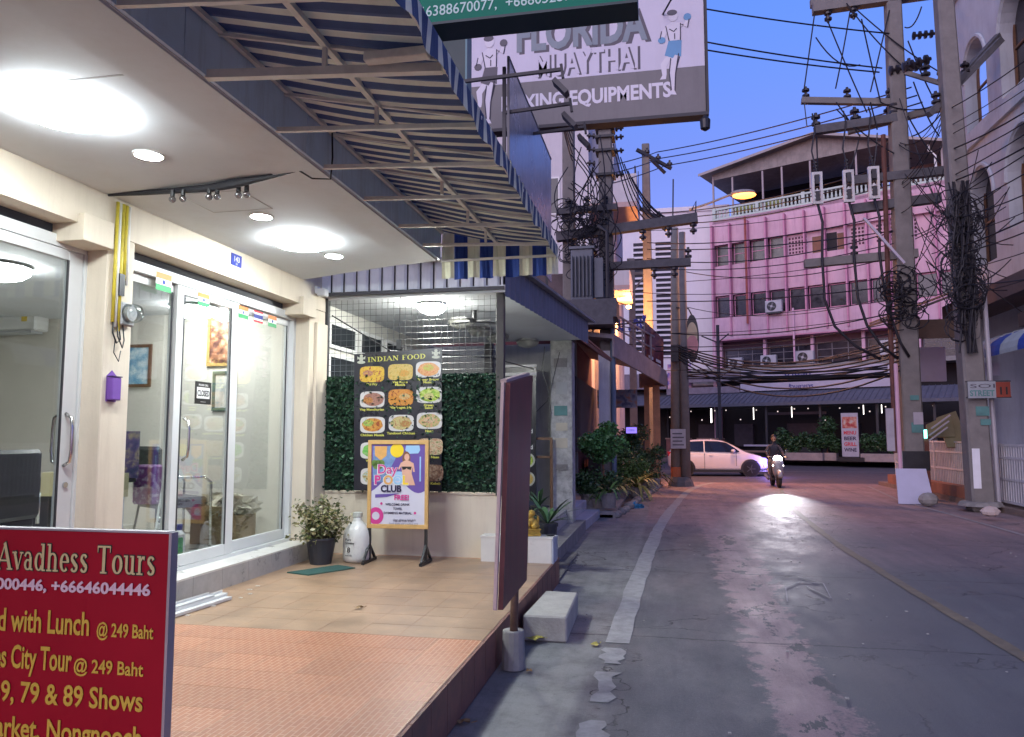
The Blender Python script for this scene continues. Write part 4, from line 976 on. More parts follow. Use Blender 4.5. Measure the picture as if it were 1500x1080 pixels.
# inner wall with white windows on the left
part('inner_wall', MB().box(-4.2,-4.0,8.22,12.9,.42,3.2), M('terrace_wall',(.56,.55,.50),.8,var=.08,dirt=.2), rest, w=True)
drkglass = M('dark_window', (.02,.025,.03), .12, var=0, spec=.6)
y = 8.45
for i, (a, b_) in enumerate(((8.5,9.35),(9.45,10.3),(10.4,11.2),(11.3,12.1))):
    for (z0, z1) in ((2.05,2.62),(2.68,3.02)):
        wdw = part('window', MB().box(-3.998,-3.97,a,a+.05,z0,z1).box(-3.998,-3.97,b_-.05,b_,z0,z1).box(-3.998,-3.97,a+.05,b_-.05,z0,z0+.045).box(-3.998,-3.97,a+.05,b_-.05,z1-.045,z1), alu, rest, w=True)
        part('pane', MB().box(-3.997,-3.985,a+.05,b_-.05,z0+.045,z1-.045), drkglass, wdw, w=True)
part('back_wall', MB().box(-4.2,-1.70,12.9,13.1,.0,3.2), M('stained_wall',(.46,.46,.44),.85,var=.2,scale=2,streak=.55,dirtcol=(.18,.18,.17),bump=.2), rest, w=True)
peel = M('peeling_wall', (.42,.42,.40), .9, var=.45, scale=9, dirt=.7, dirtcol=(.13,.12,.11), bump=.6, bscale=14)
part('pillar', MB().box(-1.86,-1.50,12.45,12.83,.0,3.2), peel, rest, w=True, bevel=.01)
part('pillar', MB().box(-3.0,-2.86,12.45,12.6,.42,3.2), M('dark_post2',(.12,.12,.12),.7), rest, w=True)
for i,(z,h,c) in enumerate(((2.75,.15,conc),(2.3,.2,MATS['meter_grey']),(1.95,.16,M('teal_sticker',(.08,.21,.20),.6,var=.3)),(1.7,.13,M('cream_paper',(.5,.46,.36),.8,var=.2)),(1.42,.16,M('cream_paper',(.5,.46,.36))),(1.05,.1,conc))):
    part('torn_notice', MB().box(-1.80+.03*(i%2),-1.58,12.440-.001*i,12.449,z,z+h), c, rest, w=True)
part('wall_cable', MB().tube([(-1.95,12.42,3.1),(-2.0,12.42,2.7),(-1.9,12.42,2.4),(-1.85,12.42,2.0),(-1.9,12.4,1.7)],.008,5).tube([(-1.7,12.42,3.0),(-1.9,12.42,2.2),(-2.3,12.86,1.9)],.006,5).tube([(-3.9,8.4,3.05),(-3.2,8.5,2.62),(-2.4,10.5,2.72),(-2.0,12.8,2.7)],.008,5), blk, rest, w=True)
rest_lamp = M('restaurant_lamp_lit', (.9,.9,.88), .4, var=0, emit=120, emitcol=(.98,1.0,.94))
lamp_off = M('unlit_lamp_bowl', (.38,.38,.34), .4, var=.06)
dome((-2.72,8.62,3.199),.17,'glowing dome lamp under the restaurant soffit',rest_lamp,'ceiling lamps of the restaurant')
for (x,y,lb) in ((-2.68,9.85,'first unlit dome lamp behind the glowing restaurant lamp'),(-2.64,10.75,'second unlit dome lamp under the restaurant soffit'),(-2.55,11.45,'third unlit dome lamp under the restaurant soffit'),(-2.2,12.2,'farthest unlit dome lamp under the restaurant soffit, right of the dark post')):
    dome((x,y,3.199),.19,lb,lamp_off,'ceiling lamps of the restaurant')
t = thing('ceiling_fan','dark wall fan blade arm under the soffit by the lamp','fan',(-2.35,9.2,3.05)); part('arm', MB().box(-.22,.22,-.01,.01,0,.02), blk, t); part('hub', MB().lathe((0,0,0),[(.04,0),(.04,.14)],10), blk, t)
for i in range(3): part('blade', MB().box(.03,.34,-.035,.035,-.005,.004), blk, t).rotation_euler = (0,0,R(120*i+35))
t = thing('hanging_wire','thin wire hanging from the soffit in front of the mesh with a small plug','wire',(-2.95,8.15,3.2)); part('wire', MB().tube([(0,0,0),(0,0,-.35),(-.005,0,-.50)],.004,5), blk, t); part('plug', MB().box(-.035,.02,-.015,.015,-.60,-.50), blk, t)

# ---- artificial hedge: one panel each side of the menu
hedge_dark = M('hedge_backing', (.012,.03,.018), .9, var=.2)
hl = bpy.data.materials.new('hedge_leaf'); hl.use_nodes=True; n_=hl.node_tree.nodes; l_=hl.node_tree.links; g_=n_.new('ShaderNodeNewGeometry'); rp=n_.new('ShaderNodeValToRGB')
e=rp.color_ramp.elements; e[0].color=(.006,.026,.015,1); e[1].color=(.055,.15,.07,1); k_=e.new(.7); k_.color=(.018,.07,.036,1); l_.new(g_.outputs['Random Per Island'],rp.inputs[0]); l_.new(rp.outputs[0],n_['Principled BSDF'].inputs[0]); n_['Principled BSDF'].inputs['Roughness'].default_value=.55
rnd = random.Random(77)
def hedge(x0,x1,z0,z1,label):
    t = thing('artificial_hedge', label, 'hedge panel', ((x0+x1)/2,8.24,z0), 0, 'artificial hedge panels over the parapet')
    w=(x1-x0)/2; h=z1-z0
    part('backing', MB().box(-w,w,-.015,0,0,h), hedge_dark, t)
    mb = MB()
    for i in range(int(w*2*h*3400)):
        p = Vector((rnd.uniform(-w,w), -.018-rnd.random()**3*.075, rnd.uniform(0,h))); leaves(mb, p, (.003,.003,.003), 1, .034, rnd, elong=1.25)
    o = part('leaves', mb, hl, t); o['kind']='stuff'
hedge(-3.86,-3.3,.99,2.30,'dark green artificial hedge panel left of the food menu')
hedge(-3.3,-2.55,.99,2.28,'dark green artificial hedge panel behind the food menu')
hedge(-2.55,-1.76,.99,2.31,'dark green artificial hedge panel right of the food menu')
single('plaster_lump', MB().ball((-1.62,8.2,1.0),(.05,.03,.015),8,5), wht, 'white blob of putty on top of the parapet by the dark post', 'putty')

# ---- food menu
mblk = M('menu_black', (.018,.017,.026), .3, var=.1); yt = M('menu_yellow', (.62,.60,.10), .4, var=.05)
t = thing('food_menu', 'black food menu board with twelve dish pictures hung on the hedge', 'menu board', (-2.96,8.13,1.0), 0, rot=(R(-2),0,R(1)))
HW, HH = .50, 1.55
bd = part('board', MB().add([(-HW,0,0),(HW+.02,0,0),(HW,0,HH+.055),(-HW-.05,0,HH),(-HW,.012,0),(HW+.02,.012,0),(HW,.012,HH+.055),(-HW-.05,.012,HH)],[(0,1,2,3),(7,6,5,4),(0,4,5,1),(1,5,6,2),(2,6,7,3),(3,7,4,0)]), mblk, t)
serif(t,'INDIAN FOOD',-.385,1.455,.075,yt,y=-.003,wid=.70,name='title_lettering').rotation_euler=(0,R(-2.5),0)
paleg = M('menu_emblem', (.50,.52,.42), .4, var=.2, scale=40)
for sx, zz in ((-.46,1.455),(.43,1.50)):   # small seated emblem at either end
    m_ = MB(); n_=10
    m_.add([(sx+.05*math.cos(2*math.pi*i/n_), -.002, zz+.018*math.sin(2*math.pi*i/n_)) for i in range(n_)],[tuple(range(n_))])
    m_.add([(sx+.028*math.cos(2*math.pi*i/n_), -.003, zz+.04+.028*math.sin(2*math.pi*i/n_)) for i in range(n_)],[tuple(range(n_))])
    m_.add([(sx+.02*math.cos(2*math.pi*i/n_), -.0035, zz+.075+.016*math.sin(2*math.pi*i/n_)) for i in range(n_)],[tuple(range(n_))])
    m_.add([(sx-.045,-.0025,zz+.03),(sx-.02,-.0025,zz+.05),(sx-.05,-.0025,zz+.07)],[(0,1,2)]).add([(sx+.045,-.0025,zz+.03),(sx+.02,-.0025,zz+.05),(sx+.05,-.0025,zz+.07)],[(0,1,2)])
    part('emblem', m_, paleg, t)
foods = [((.62,.35,.03),(.72,.50,.06),(.35,.06,.03)), ((.55,.36,.07),(.62,.45,.14),(.42,.30,.05)), ((.62,.28,.08),(.70,.38,.14),(.60,.18,.05)),
         ((.30,.13,.09),(.40,.20,.15),(.20,.07,.05)), ((.55,.20,.03),(.62,.28,.04),(.35,.08,.02)), ((.18,.38,.02),(.40,.52,.05),(.55,.62,.20)),
         ((.30,.06,.02),(.60,.25,.04),(.55,.35,.08)), ((.42,.38,.14),(.55,.45,.20),(.38,.14,.06)), ((.60,.28,.16),(.55,.40,.18),(.14,.28,.06)),
         ((.10,.40,.06),(.20,.50,.10),(.30,.45,.2)), ((.5,.35,.1),(.4,.2,.05),(.6,.5,.3)), ((.40,.20,.10),(.60,.45,.30),(.15,.20,.05)),
         ((.30,.50,.60),(.5,.45,.2),(.2,.1,.05)), ((.4,.2,.1),(.3,.1,.05),(.5,.4,.2)), ((.12,.06,.04),(.25,.14,.09),(.35,.28,.2))]
caps = ['Dal Fry','Veg Kofta\nMasala','Paneer Butter\nMasala','Veg Manchurian','Mix Vegetable','Green\nSalad','Chicken Masala','Tandoori Chicken','Naan','Veg Rice','Paneer Tikka','Garlic Naan','Raita','Mutton','Seekh Kebab']
plate_w = M('plate_white', (.62,.60,.58), .3, var=.06)
for k in range(15):
    r_, c_ = divmod(k, 3); cx = (-.325,0.015,.345)[c_] + .012*r_; cz = 1.315 - r_*.29 + (.0,.02,.045)[c_] - (.0 if r_ < 3 else .0)
    w_, h_ = .148, .092; n_=28
    def sup(a, rx, rz, e_=.55): return (cx + rx*math.copysign(abs(math.cos(a))**e_, math.cos(a)), cz + rz*math.copysign(abs(math.sin(a))**e_, math.sin(a)))
    fm = food_mat('dish_print_%d' % k, *foods[k], scale=38)
    ph = part('dish_picture', MB().add([(sup(2*math.pi*i/n_, w_, h_, .45)[0], -.0022, sup(2*math.pi*i/n_, w_, h_, .45)[1]) for i in range(n_)],[tuple(range(n_))]), plate_w if k in (2,3,5,6,7,8,9,12) else fm, t)
    ex = (.0,.0,.0,.012,.0,.01,.0,0,.0)[k] if k < 9 else 0
    part('food', MB().add([(cx+ex+w_*.84*math.cos(2*math.pi*i/n_)*(1+.05*math.sin(5*i+k)), -.0036, cz+h_*.83*math.sin(2*math.pi*i/n_)) for i in range(n_)],[tuple(range(n_))]), fm, ph)
    if k < 9:
        f2 = food_mat('dish_garnish_%d' % k, foods[k][2], foods[(k+3)%15][1], foods[k][0], 60)
        part('garnish', MB().add([(cx+(-.05,.045,.0)[k%3]+w_*.42*math.cos(2*math.pi*i/n_), -.0048, cz+(.01,-.015,.02,-.01)[k%4]+h_*.40*math.sin(2*math.pi*i/n_)*(1+.2*math.sin(3*i))) for i in range(n_)],[tuple(range(n_))]), f2, ph)
    for li, ln in enumerate(caps[k].split('\n')): text(t, ln, cx, cz-h_-.035-.03*li, .036, yt, y=-.003, align='CENTER', bold=.03, xs=1.25)

# ---- black standing banner, wooden chair frame, golden lion, plants inside
t = thing('menu_banner', 'narrow black standing banner with white text behind the maroon board', 'banner', (-2.28,12.2,.42), 0)
part('sheet', MB().box(-.36,.22,-.006,.006,.2,2.32), mblk, t); part('top_bar', MB().box(-.37,.23,-.02,.02,2.32,2.36).box(-.37,.23,-.02,-.008,2.18,2.23), wht, t); part('base', MB().box(-.3,.2,-.1,.1,0,.04), blk, t)
part('ring', MB().tube([(-.07+.20*math.cos(a/20*2*math.pi),-.012,1.86+.20*math.sin(a/20*2*math.pi)) for a in range(21)],.008,5), wht, t)
ytx = M('banner_yellow', (.45,.42,.12), .5)
text(t,'Indian Seafood',-.07,1.48,.075,ytx,y=-.008,align='CENTER'); text(t,'Menu',-.07,1.39,.07,ytx,y=-.008,align='CENTER')
text(t,'Indian food',-.05,1.24,.095,wht,y=-.008,align='CENTER',bold=.03); text(t,'halal',-.05,1.11,.095,wht,y=-.008,align='CENTER',bold=.03); text(t,'Indian food',-.05,.98,.095,wht,y=-.008,align='CENTER',bold=.03)
for (cx,cz,i) in ((.08,.80,5),(.08,.50,1),(-.2,.80,7),(-.2,.50,0)):
    part('dish_picture', MB().lathe((cx,-.008,cz),[(.12,0),(.12,.003)],20,'y'), paleg, t); part('dish_picture', MB().lathe((cx,-.011,cz),[(.09,0),(.09,.002)],20,'y'), MATS['dish_print_%d'%i], t)
t = thing('wooden_rack', 'plain brown wooden frame leaning on the pillar behind the parapet', 'frame', (-1.95,12.3,.42)); part('rail', MB().box(-.3,.14,-.02,.02,1.13,1.17).box(-.3,.12,-.02,.02,.83,.87), wood, t); part('leg', MB().box(.10,.145,-.02,.02,0,1.13), wood, t); part('leg', MB().box(-.3,-.26,-.02,.02,0,1.13), wood, t)
lion = thing('lion_statue', 'small golden lion statue on a plinth on the white tiled ledge', 'statue', (-1.42,8.1,.549), R(25))
lg = M('gold_paint', (.50,.31,.05), .38, var=.35, scale=25, metal=.3, bump=.4, bscale=90)
part('plinth', MB().box(-.085,.085,-.065,.065,0,.03).box(-.078,.078,-.058,.058,.03,.06).box(-.088,.088,-.067,.067,.06,.075), lg, lion, bevel=.004)
mb = MB(); mb.ball((.03,0,.12),(.05,.045,.055)).ball((-.005,0,.15),(.042,.04,.06)).ball((-.025,0,.215),(.045,.042,.042)).ball((-.058,0,.207),(.022,.022,.018)).ball((0,0,.235),(.04,.045,.035)).ball((.07,.0,.16),(.014,.014,.05)).ball((.03,.0,.10),(.06,.055,.03))
for s in (-1,1): mb.tube([(-.03,s*.025,.16),(-.045,s*.03,.11),(-.05,s*.03,.08)],[.018,.014,.013],8).ball((-.062,s*.03,.083),(.02,.014,.010)).ball((.02,s*.045,.10),(.035,.018,.03)).ball((-.01,s*.035,.25),(.012,.008,.014))
part('body', mb, lg, lion, smooth=True)
single('saucer', MB().lathe((-1.22,8.12,.549),[(.03,0),(.055,.012),(.05,.013)],14), blkf, 'small dark saucer on the ledge beside the golden lion', 'saucer')
def fern(loc, label, n=26, L=.5, W=.05, group=None, potr=.12, poth=.22, leafmat=None, seed=1, potmat=None, droop=.5):
    t = thing('potted_plant', label, 'plant', loc, 0, group); rn = random.Random(seed)
    part('pot', MB().lathe((0,0,0),[(potr*.75,0),(potr,poth*.9),(potr*1.1,poth*.9),(potr*1.1,poth),(potr*.9,poth)],14), potmat or MATS['dark_plastic_pot'], t)
    mb = MB()
    for i in range(n):
        a = rn.uniform(0,2*math.pi); up = rn.uniform(.5,1.8); blade(mb,(0,0,poth*.95),(math.cos(a),math.sin(a),up),L*rn.uniform(.6,1.15),W*rn.uniform(.7,1.2),droop*rn.uniform(.5,1.2))
    part('foliage', mb, leafmat, t); return t
gl = M('dark_green_leaf', (.035,.085,.03), .45, var=.3, scale=14, island=.5); gl2 = M('mid_green_leaf', (.09,.17,.045), .45, var=.3, scale=14, island=.5); gl3 = M('yellow_green_leaf', (.26,.28,.06), .5, var=.3, scale=14, island=.5)
fern((-1.42,9.2,.2),'long leaved plant in a black pot behind the parapet end',22,.62,.055,seed=4,leafmat=gl,potr=.12,poth=.36)
fern((-1.75,10.6,.42),'spiky green plant in a dark pot on the restaurant terrace',18,.5,.05,seed=6,leafmat=gl)

# ---- steps beyond with bluish white tiles
stp = M('bluish_step_tile', (.40,.42,.47), .5, var=.2, scale=4, dirt=.4, dirtcol=(.22,.22,.25))
t = thing('entrance_steps', 'pale bluish concrete steps running along the road past the parapet', 'steps', (-1.6,12.5,0))
part('step', MB().prism([(-1.46,10.3),(-1.30,15.2),(-1.9,15.2),(-2.0,10.3)],.0,.17,'xy'), stp, t, w=True, bevel=.008)
part('step', MB().prism([(-1.66,10.9),(-1.55,15.1),(-2.1,15.1),(-2.1,10.9)],.171,.36,'xy'), stp, t, w=True, bevel=.008)
mb = MB(); rn = random.Random(12)
for i in range(260):
    x = rn.uniform(-1.62,-1.17); y = rn.uniform(8.4,10.4); s_ = rn.uniform(.01,.035); mb.ball((x,y,.005),(s_,s_*.8,s_*.5),5,4)
o = structure('rubble', mb, M('rubble_grey',(.16,.15,.14),.95,var=.3)); o['kind']='stuff'
structure('yard', MB().prism([(-1.6,8.35),(-1.18,8.35),(-1.2,10.5),(-1.6,10.6)],.0,.03,'xy'), M('broken_concrete',(.13,.125,.12),.95,var=.5,scale=5,bump=1,bscale=9))

# ================================================================== signs overhead
def steelpost(n, p, q, r, parent, mat=None): part(n, MB().tube([p,q], r, 8), mat or M('dark_steel',(.06,.06,.065),.5,metal=.3,var=.2), parent, w=True)
# wall sign parallel to the street: thin translucent sheet
ws = M('weathered_white_sheet', (.40,.44,.50), .25, var=.25, scale=2, streak=.6, dirtcol=(.22,.23,.27), spec=.7)
t = thing('sheet_sign', 'weathered pale sheet sign seen edge-on above the awning end', 'sign', (-1.7,9.8,3.6))
part('sheet', MB().box(-1.712,-1.70,8.25,11.55,4.0,5.97), ws, t, w=True)
part('edge', MB().box(-1.72,-1.692,8.235,8.25,4.0,5.98).box(-1.72,-1.692,8.235,11.56,5.971,5.99), M('sheet_edge_dark',(.16,.16,.17),.5), t, w=True)
for y in (8.3,9.9,11.5): part('post', MB().box(-1.79,-1.75,y,y+.04,3.58,5.9), M('dark_steel',(.06,.06,.065),.5,metal=.3,var=.2), t, w=True)
for i, (px_, py_, xe) in enumerate(((822,102,-1.05),(835,152,-1.0),(856,186,-1.0))):
    P = WX(px_, py_, xe)
    a = thing('sign_lamp_arm', ('highest','middle','lowest')[i] + ' black steel lamp arm reaching out over the sheet sign', 'lamp arm', (-1.7, P.y, P.z), 0, 'lamp arms over the sheet sign')
    part('bar', MB().bar((-1.75 if i else -2.5,P.y,P.z-.04),(P.x,P.y,P.z),.035), MATS['dark_steel'], a, w=True)
    part('bracket', MB().bar((P.x,P.y,P.z+.06),(P.x+.02,P.y,P.z-.10),.03), MATS['dark_steel'], a, w=True)
    hd = part('lamp_head', MB().slab((P.x-.06,P.y-.05,P.z-.10),(P.x+.08,P.y-.05,P.z-.26),(P.x+.08,P.y+.1,P.z-.26),(P.x-.06,P.y+.1,P.z-.10),.05), MATS['dark_steel'], a, w=True)
# boxing shop sign across the street side
t = thing('boxing_shop_sign', 'big white and grey boxing equipment sign hung high over the awning', 'sign', (-1.3,13,7.18))
L_, R_ = -2.12, 2.08; TOP = 3.6; FB = .82
fw = M('sign_face_lilac_white', (.55,.54,.62), .5, var=.08, scale=1.5, streak=.2, dirtcol=(.4,.38,.42)); fg = M('sign_face_grey', (.145,.14,.14), .5, var=.15, streak=.4, dirtcol=(.09,.085,.085))
part('face', MB().box(L_,R_,0,.02,FB+.002,TOP), fw, t); part('lower_face', MB().box(L_,R_,0,.02,0,FB), fg, t)
part('box_back', MB().box(L_-.01,R_+.01,.021,.22,-.01,TOP), M('sign_box_dark',(.03,.03,.035),.6), t)
part('bottom_rail', MB().box(L_-.03,R_+.05,-.03,.24,-.07,-.011), MATS['sign_box_dark'], t); part('side_rail', MB().box(R_+.011,R_+.055,-.03,.24,-.01,TOP), MATS['sign_box_dark'], t)
inkg = M('faded_teal_grey_ink', (.18,.23,.26), .5, var=.15, streak=.3, dirtcol=(.3,.3,.34)); inkd = M('shadow_ink', (.07,.065,.085), .5, var=.1); inkw = M('white_letter_ink', (.62,.61,.66), .5, var=.05)
text(t,'FLORIDA',-1.21,1.38,.84,inkd,y=-.002,bold=.035,wid=2.37); text(t,'FLORIDA',-1.26,1.42,.84,inkg,y=-.005,bold=.035,wid=2.35)
text(t,'MUAYTHAI',-.86,.87,.60,inkd,y=-.002,bold=.012,wid=1.82); text(t,'MUAYTHAI',-.90,.90,.60,fw,y=-.005,bold=.02,wid=1.82)
text(t,'BOXING EQUIPMENTS',-1.53,.32,.37,inkw,y=-.004,bold=.035,wid=3.02)
text(t,'PATTAYA SHOP',.9,3.05,.16,inkd,y=-.003,bold=.02)
def boxer(cx, s, flip, blueish, zo=.38):
    f = -1 if flip else 1; P = lambda L: [(cx+f*x*s, z*s+zo) for x, z in L]
    sh = M('boxer_blue_ink',(.10,.28,.48),.5,var=.1) if blueish else inkd
    def pl(nm, L, m, y): part(nm, MB().add([(x,y,z) for x,z in P(L)],[tuple(range(len(L)))]), m, t)
    pl('boxer_leg', [(-.08,1.0),(.10,1.02),(.14,.55),(.10,.12),(.16,.02),(-.02,.0),(.02,.10),(.0,.5)], inkw, -.003)
    pl('boxer_leg', [(.02,1.0),(.18,.98),(.34,.78),(.30,.50),(.36,.40),(.22,.40),(.20,.52),(.20,.72)], inkw, -.004)
    pl('boxer_shorts', [(-.16,1.32),(.14,1.34),(.24,.98),(.05,.90),(.0,.98),(-.14,.92)], sh, -.005)
    pl('boxer_torso', [(-.13,1.33),(.13,1.33),(.20,1.70),(.05,1.80),(-.14,1.74)], inkw, -.006)
    pl('boxer_arm', [(.16,1.72),(.30,1.58),(.34,1.40),(.26,1.38),(.18,1.52),(.08,1.60)], inkw, -.007)
    pl('boxer_arm', [(-.12,1.72),(-.30,1.62),(-.34,1.82),(-.26,1.84),(-.22,1.70),(-.10,1.60)], inkw, -.0075)
    n_=12
    for (nm,ax,az,rx,rz,m,y) in (('glove',.30,1.36,.09,.08,sh,-.008),('glove',-.30,1.88,.09,.09,sh,-.008),('boxer_head',.03,1.93,.11,.13,inkw,-.009),('hair',.05,2.02,.12,.075,inkd,-.0095)):
        part(nm, MB().add([(cx+f*(ax+rx*math.cos(2*math.pi*i/n_))*s,y,(az+rz*math.sin(2*math.pi*i/n_))*s+zo) for i in range(n_)],[tuple(range(n_))]), m, t)
    # ink outline strokes
    for L in ([(-.14,1.74),(-.13,1.33)],[(.13,1.33),(.20,1.70)],[(-.30,1.62),(-.34,1.82)],[(.30,1.58),(.34,1.40)],[(.02,.10),(0,.5),(-.08,1.0)],[(.10,.12),(.14,.55),(.10,.9)],[(-.05,1.62),(.02,1.55),(.12,1.62)],[(0,1.5),(0,1.36)],[(-.1,.92),(-.02,.6)]):
        q = P(L); part('ink_line', MB().tube([(x,-.010,z) for x,z in q],.011*s,4), inkd, t)
boxer(-1.72,.80,True,False,.10); boxer(1.58,.74,True,True,.34)
part('lamp', MB().lathe((R_-.02,-.05,-.28),[(.03,.18),(.09,.10),(.08,-.05),(.02,-.09)],12), blkf, t)
for x in (-1.75,-1.3): part('post', MB().box(x-.05,x+.05,.05,.15,-3.6,-.071), MATS['dark_steel'], t)
# green travel sign close above the awning
grn = M('green_sign_face', (.006,.17,.10), .5, var=.06, spec=.15); dgrn = M('dark_green_sign_box', (.010,.035,.035), .5, var=.15)
t = thing('green_sign', 'green signboard with pale phone numbers jutting out at the top', 'sign', (-1.4,7.4,6.00))
part('face', MB().box(-1.25,1.19,0,.012,0,1.1), grn, t); part('box', MB().box(-1.26,1.20,.0125,.36,-.02,1.1), dgrn, t); part('lip', MB().box(-1.26,1.20,-.012,.0,-.03,-.001), dgrn, t)
palegrn = M('pale_green_lettering', (.42,.62,.54), .4)
text(t,'+66388670077,  +66805289783',-1.20,.075,.165,palegrn,y=-.003,bold=.005,wid=1.93); text(t,'Tel',-1.2,.45,.3,palegrn,y=-.003)
for x in (-1.2,-1.0): part('post', MB().box(x-.03,x+.03,.37,.43,-2.3,1.0), MATS['dark_steel'], t)
t = thing('dark_green_sign', 'dark green back of a smaller sign behind the green signboard', 'sign', (-3.0,10.5,5.4))
part('box', MB().box(-.7,.17,0,.25,.0,2.6), dgrn, t); part('trim', MB().box(.171,.20,-.01,.26,0,2.6), M('teal_edge',(.10,.22,.24),.5), t); part('post', MB().box(-.35,-.28,.1,.17,-1.75,0), MATS['dark_steel'], t)
# ================================================================== left side farther on: poles with transformer, restaurant, balconies
cpole = M('grey_concrete_pole', (.19,.18,.17), .85, var=.2, scale=4, dirt=.4, dirtcol=(.13,.12,.12), bump=.4, bscale=30)
cpole_d = M('dark_concrete_beam', (.10,.10,.11), .85, var=.3, scale=6, dirt=.3)
insul = M('dark_insulator', (.022,.018,.022), .35, var=.1); ironm = M('dark_iron', (.035,.035,.04), .6, var=.2)
def sq_pole(mb, base, top, w0, w1):
    base, top = Vector(base), Vector(top); a = w0/2; b_ = w1/2
    vs = [base+Vector((sx*a,sy*a,0)) for sx,sy in ((-1,-1),(1,-1),(1,1),(-1,1))] + [top+Vector((sx*b_,sy*b_,0)) for sx,sy in ((-1,-1),(1,-1),(1,1),(-1,1))]
    return mb.add(vs,[(0,3,2,1),(4,5,6,7),(0,1,5,4),(1,2,6,5),(2,3,7,6),(3,0,4,7)])
def insulator_mb(p, s=.10, n=3, d=(0,0,1)):
    mb = MB(); p = Vector(p); d = Vector(d).normalized(); prof = []
    pts = []; rad = []
    L = s*(.9*n+1)
    for i in range(n):
        for (f, r) in ((0,.3),(.15,.9),(.5,.85),(.6,.35),(.95,.3)):
            pts.append(p + d*(L*(i+f)/n)); rad.append(s*r)
    return mb.tube(pts, rad, 9)
t = thing('power_pole', 'concrete pole left of the transformer above the restaurant steps', 'power pole', (-2.58,21,0), 0, 'pair of poles carrying the transformer')
part('shaft', sq_pole(MB(), (0,0,0),(0,0,12.5), .38,.32), cpole, t, bevel=.03)
pole_b = thing('power_pole', 'concrete pole right of the transformer with a pale wrapped lower part', 'power pole', (-1.53,21,0), 0, 'pair of poles carrying the transformer')
part('shaft', sq_pole(MB(), (0,0,0),(0,0,12.5), .42,.36), cpole, pole_b, bevel=.03)
part('wrapping', MB().box(-.24,.08,-.245,-.212,1.0,3.95), M('pale_wrap',(.72,.74,.78),.6,var=.1,streak=.4,dirtcol=(.3,.3,.36)), pole_b); part('pipe', MB().tube([(.16,-.30,.0),(.16,-.30,5.0)],.07,10), M('blue_grey_pipe',(.13,.19,.28),.5), pole_b)
for z in (9.6,10.25,10.0,8.9):
    part('iron_clamp', MB().box(-.27,.27,-.27,.27,z,z+.07), ironm, pole_b); part('insulator', insulator_mb((.28,-.05,z+.03),.09,2,(1,0,.1)), insul, pole_b)
for i,(z,s) in enumerate(((10.1,-1),(9.3,-1),(9.7,-1))): part('insulator', insulator_mb((-.28,-.1,z),.09,2,(-1,-.2,.1)), insul, pole_b)
tr = thing('transformer', 'grey finned transformer on a concrete shelf between two poles', 'transformer', (-2.05,20.6,4.9))
trm = M('transformer_grey', (.12,.14,.17), .5, var=.15, dirt=.3)
part('tank', MB().box(-.38,.22,-.55,.30,.35,1.75), trm, tr, bevel=.02); part('lid', MB().box(-.42,.26,-.59,.34,1.751,1.82), trm, tr)
for i in range(7): part('fin', MB().box(.25+.0,.48,-.5+i*.12,-.47+i*.12,.42,1.5), trm, tr)
for i in range(6): part('fin', MB().box(-.34+i*.1,-.32+i*.1,-.66,-.552,.45,1.55), trm, tr)
for i in range(3): part('bushing', insulator_mb((-.25+.2*i,-.2,1.82),.07,3), insul, tr)
part('shelf', MB().box(-.85,.85,-.75,.45,-.15,.34), cpole_d, tr); part('bracket', MB().bar((-.8,-.6,-.6),(.5,-.6,-.15),.1).box(-.3,.75,-.78,.2,-.35,-.152), cpole_d, tr)
part('conduit', MB().tube([(.6,-.5,.4),(.6,-.5,2.2),(.35,-.4,2.4)],.05,8), ironm, tr)
# double crossarms reaching over the street
def crossarm(a, b_, w, label, ins=(), up=True, group='crossarms on the transformer poles', mat=cpole_d, s=.11):
    a = Vector(a); b_ = Vector(b_); c = thing('crossarm', label, 'crossarm', tuple((a+b_)/2), 0, group)
    part('beam', MB().bar(a,b_,w,w*1.05), mat, c, w=True)
    for u, k in ins:
        p = a.lerp(b_, u)
        part('insulator', insulator_mb(p + Vector((0,0,w*.55 if k > 0 else -w*.55)), s, 2, (0,0,k)), insul, c, w=True)
    return c
crossarm((-2.9,20.7,7.18),(.95,20.6,7.48),.24,'upper dark crossarm with hanging insulators above the street', ((.62,-1),(.80,-1),(.97,-1),(.35,1)))
crossarm((-1.4,20.7,6.28),(.75,20.6,6.28),.20,'lower dark crossarm below the long one', ((.55,-1),(.80,-1),(.97,1)))
crossarm((-2.9,20.7,7.9),(-1.2,20.7,7.95),.16,'short crossarm over the transformer', ((.2,1),(.5,1),(.8,1)))
part('hook', MB().tube([(.9,20.6,7.6),(.92,20.6,7.95),(.8,20.6,7.7)],.02,5).tube([(.3,20.6,7.55),(.33,20.6,8.6)],.02,5), ironm, bpy.data.objects['crossarm'], w=True)
rn = random.Random(40); mb = MB()
for i in range(60):
    p = Vector((rn.uniform(-2.7,-1.4), rn.uniform(20.2,20.7), rn.uniform(6.0,8.0))); r_ = rn.uniform(.10,.42); a0 = rn.uniform(0,6); tn = rn.uniform(.4,1.3); k_ = rn.uniform(.5,1.2)
    mb.tube([p + Vector((r_*math.cos(a0+6.283*tn*k/12)+.04*math.sin(k+i), .05*math.sin(k*.8), r_*k_*math.sin(a0+6.283*tn*k/12))) for k in range(13)], .014, 4)
for i in range(22):
    a = Vector((rn.uniform(-2.6,-1.4),20.5,rn.uniform(7.5,10.3))); b_ = Vector((rn.uniform(-2.6,-1.2),20.5,rn.uniform(6.4,7.4))); sd = rn.uniform(-.5,.7)
    mb.tube([a.lerp(b_,k/10)+Vector((sd*math.sin(math.pi*k/10),-.15,0)) for k in range(11)], .015, 4)
o = single('cable_tangle', mb, MATS['black_cable'], 'tangle of black cables around the transformer poles', 'cables'); o['kind']='stuff'

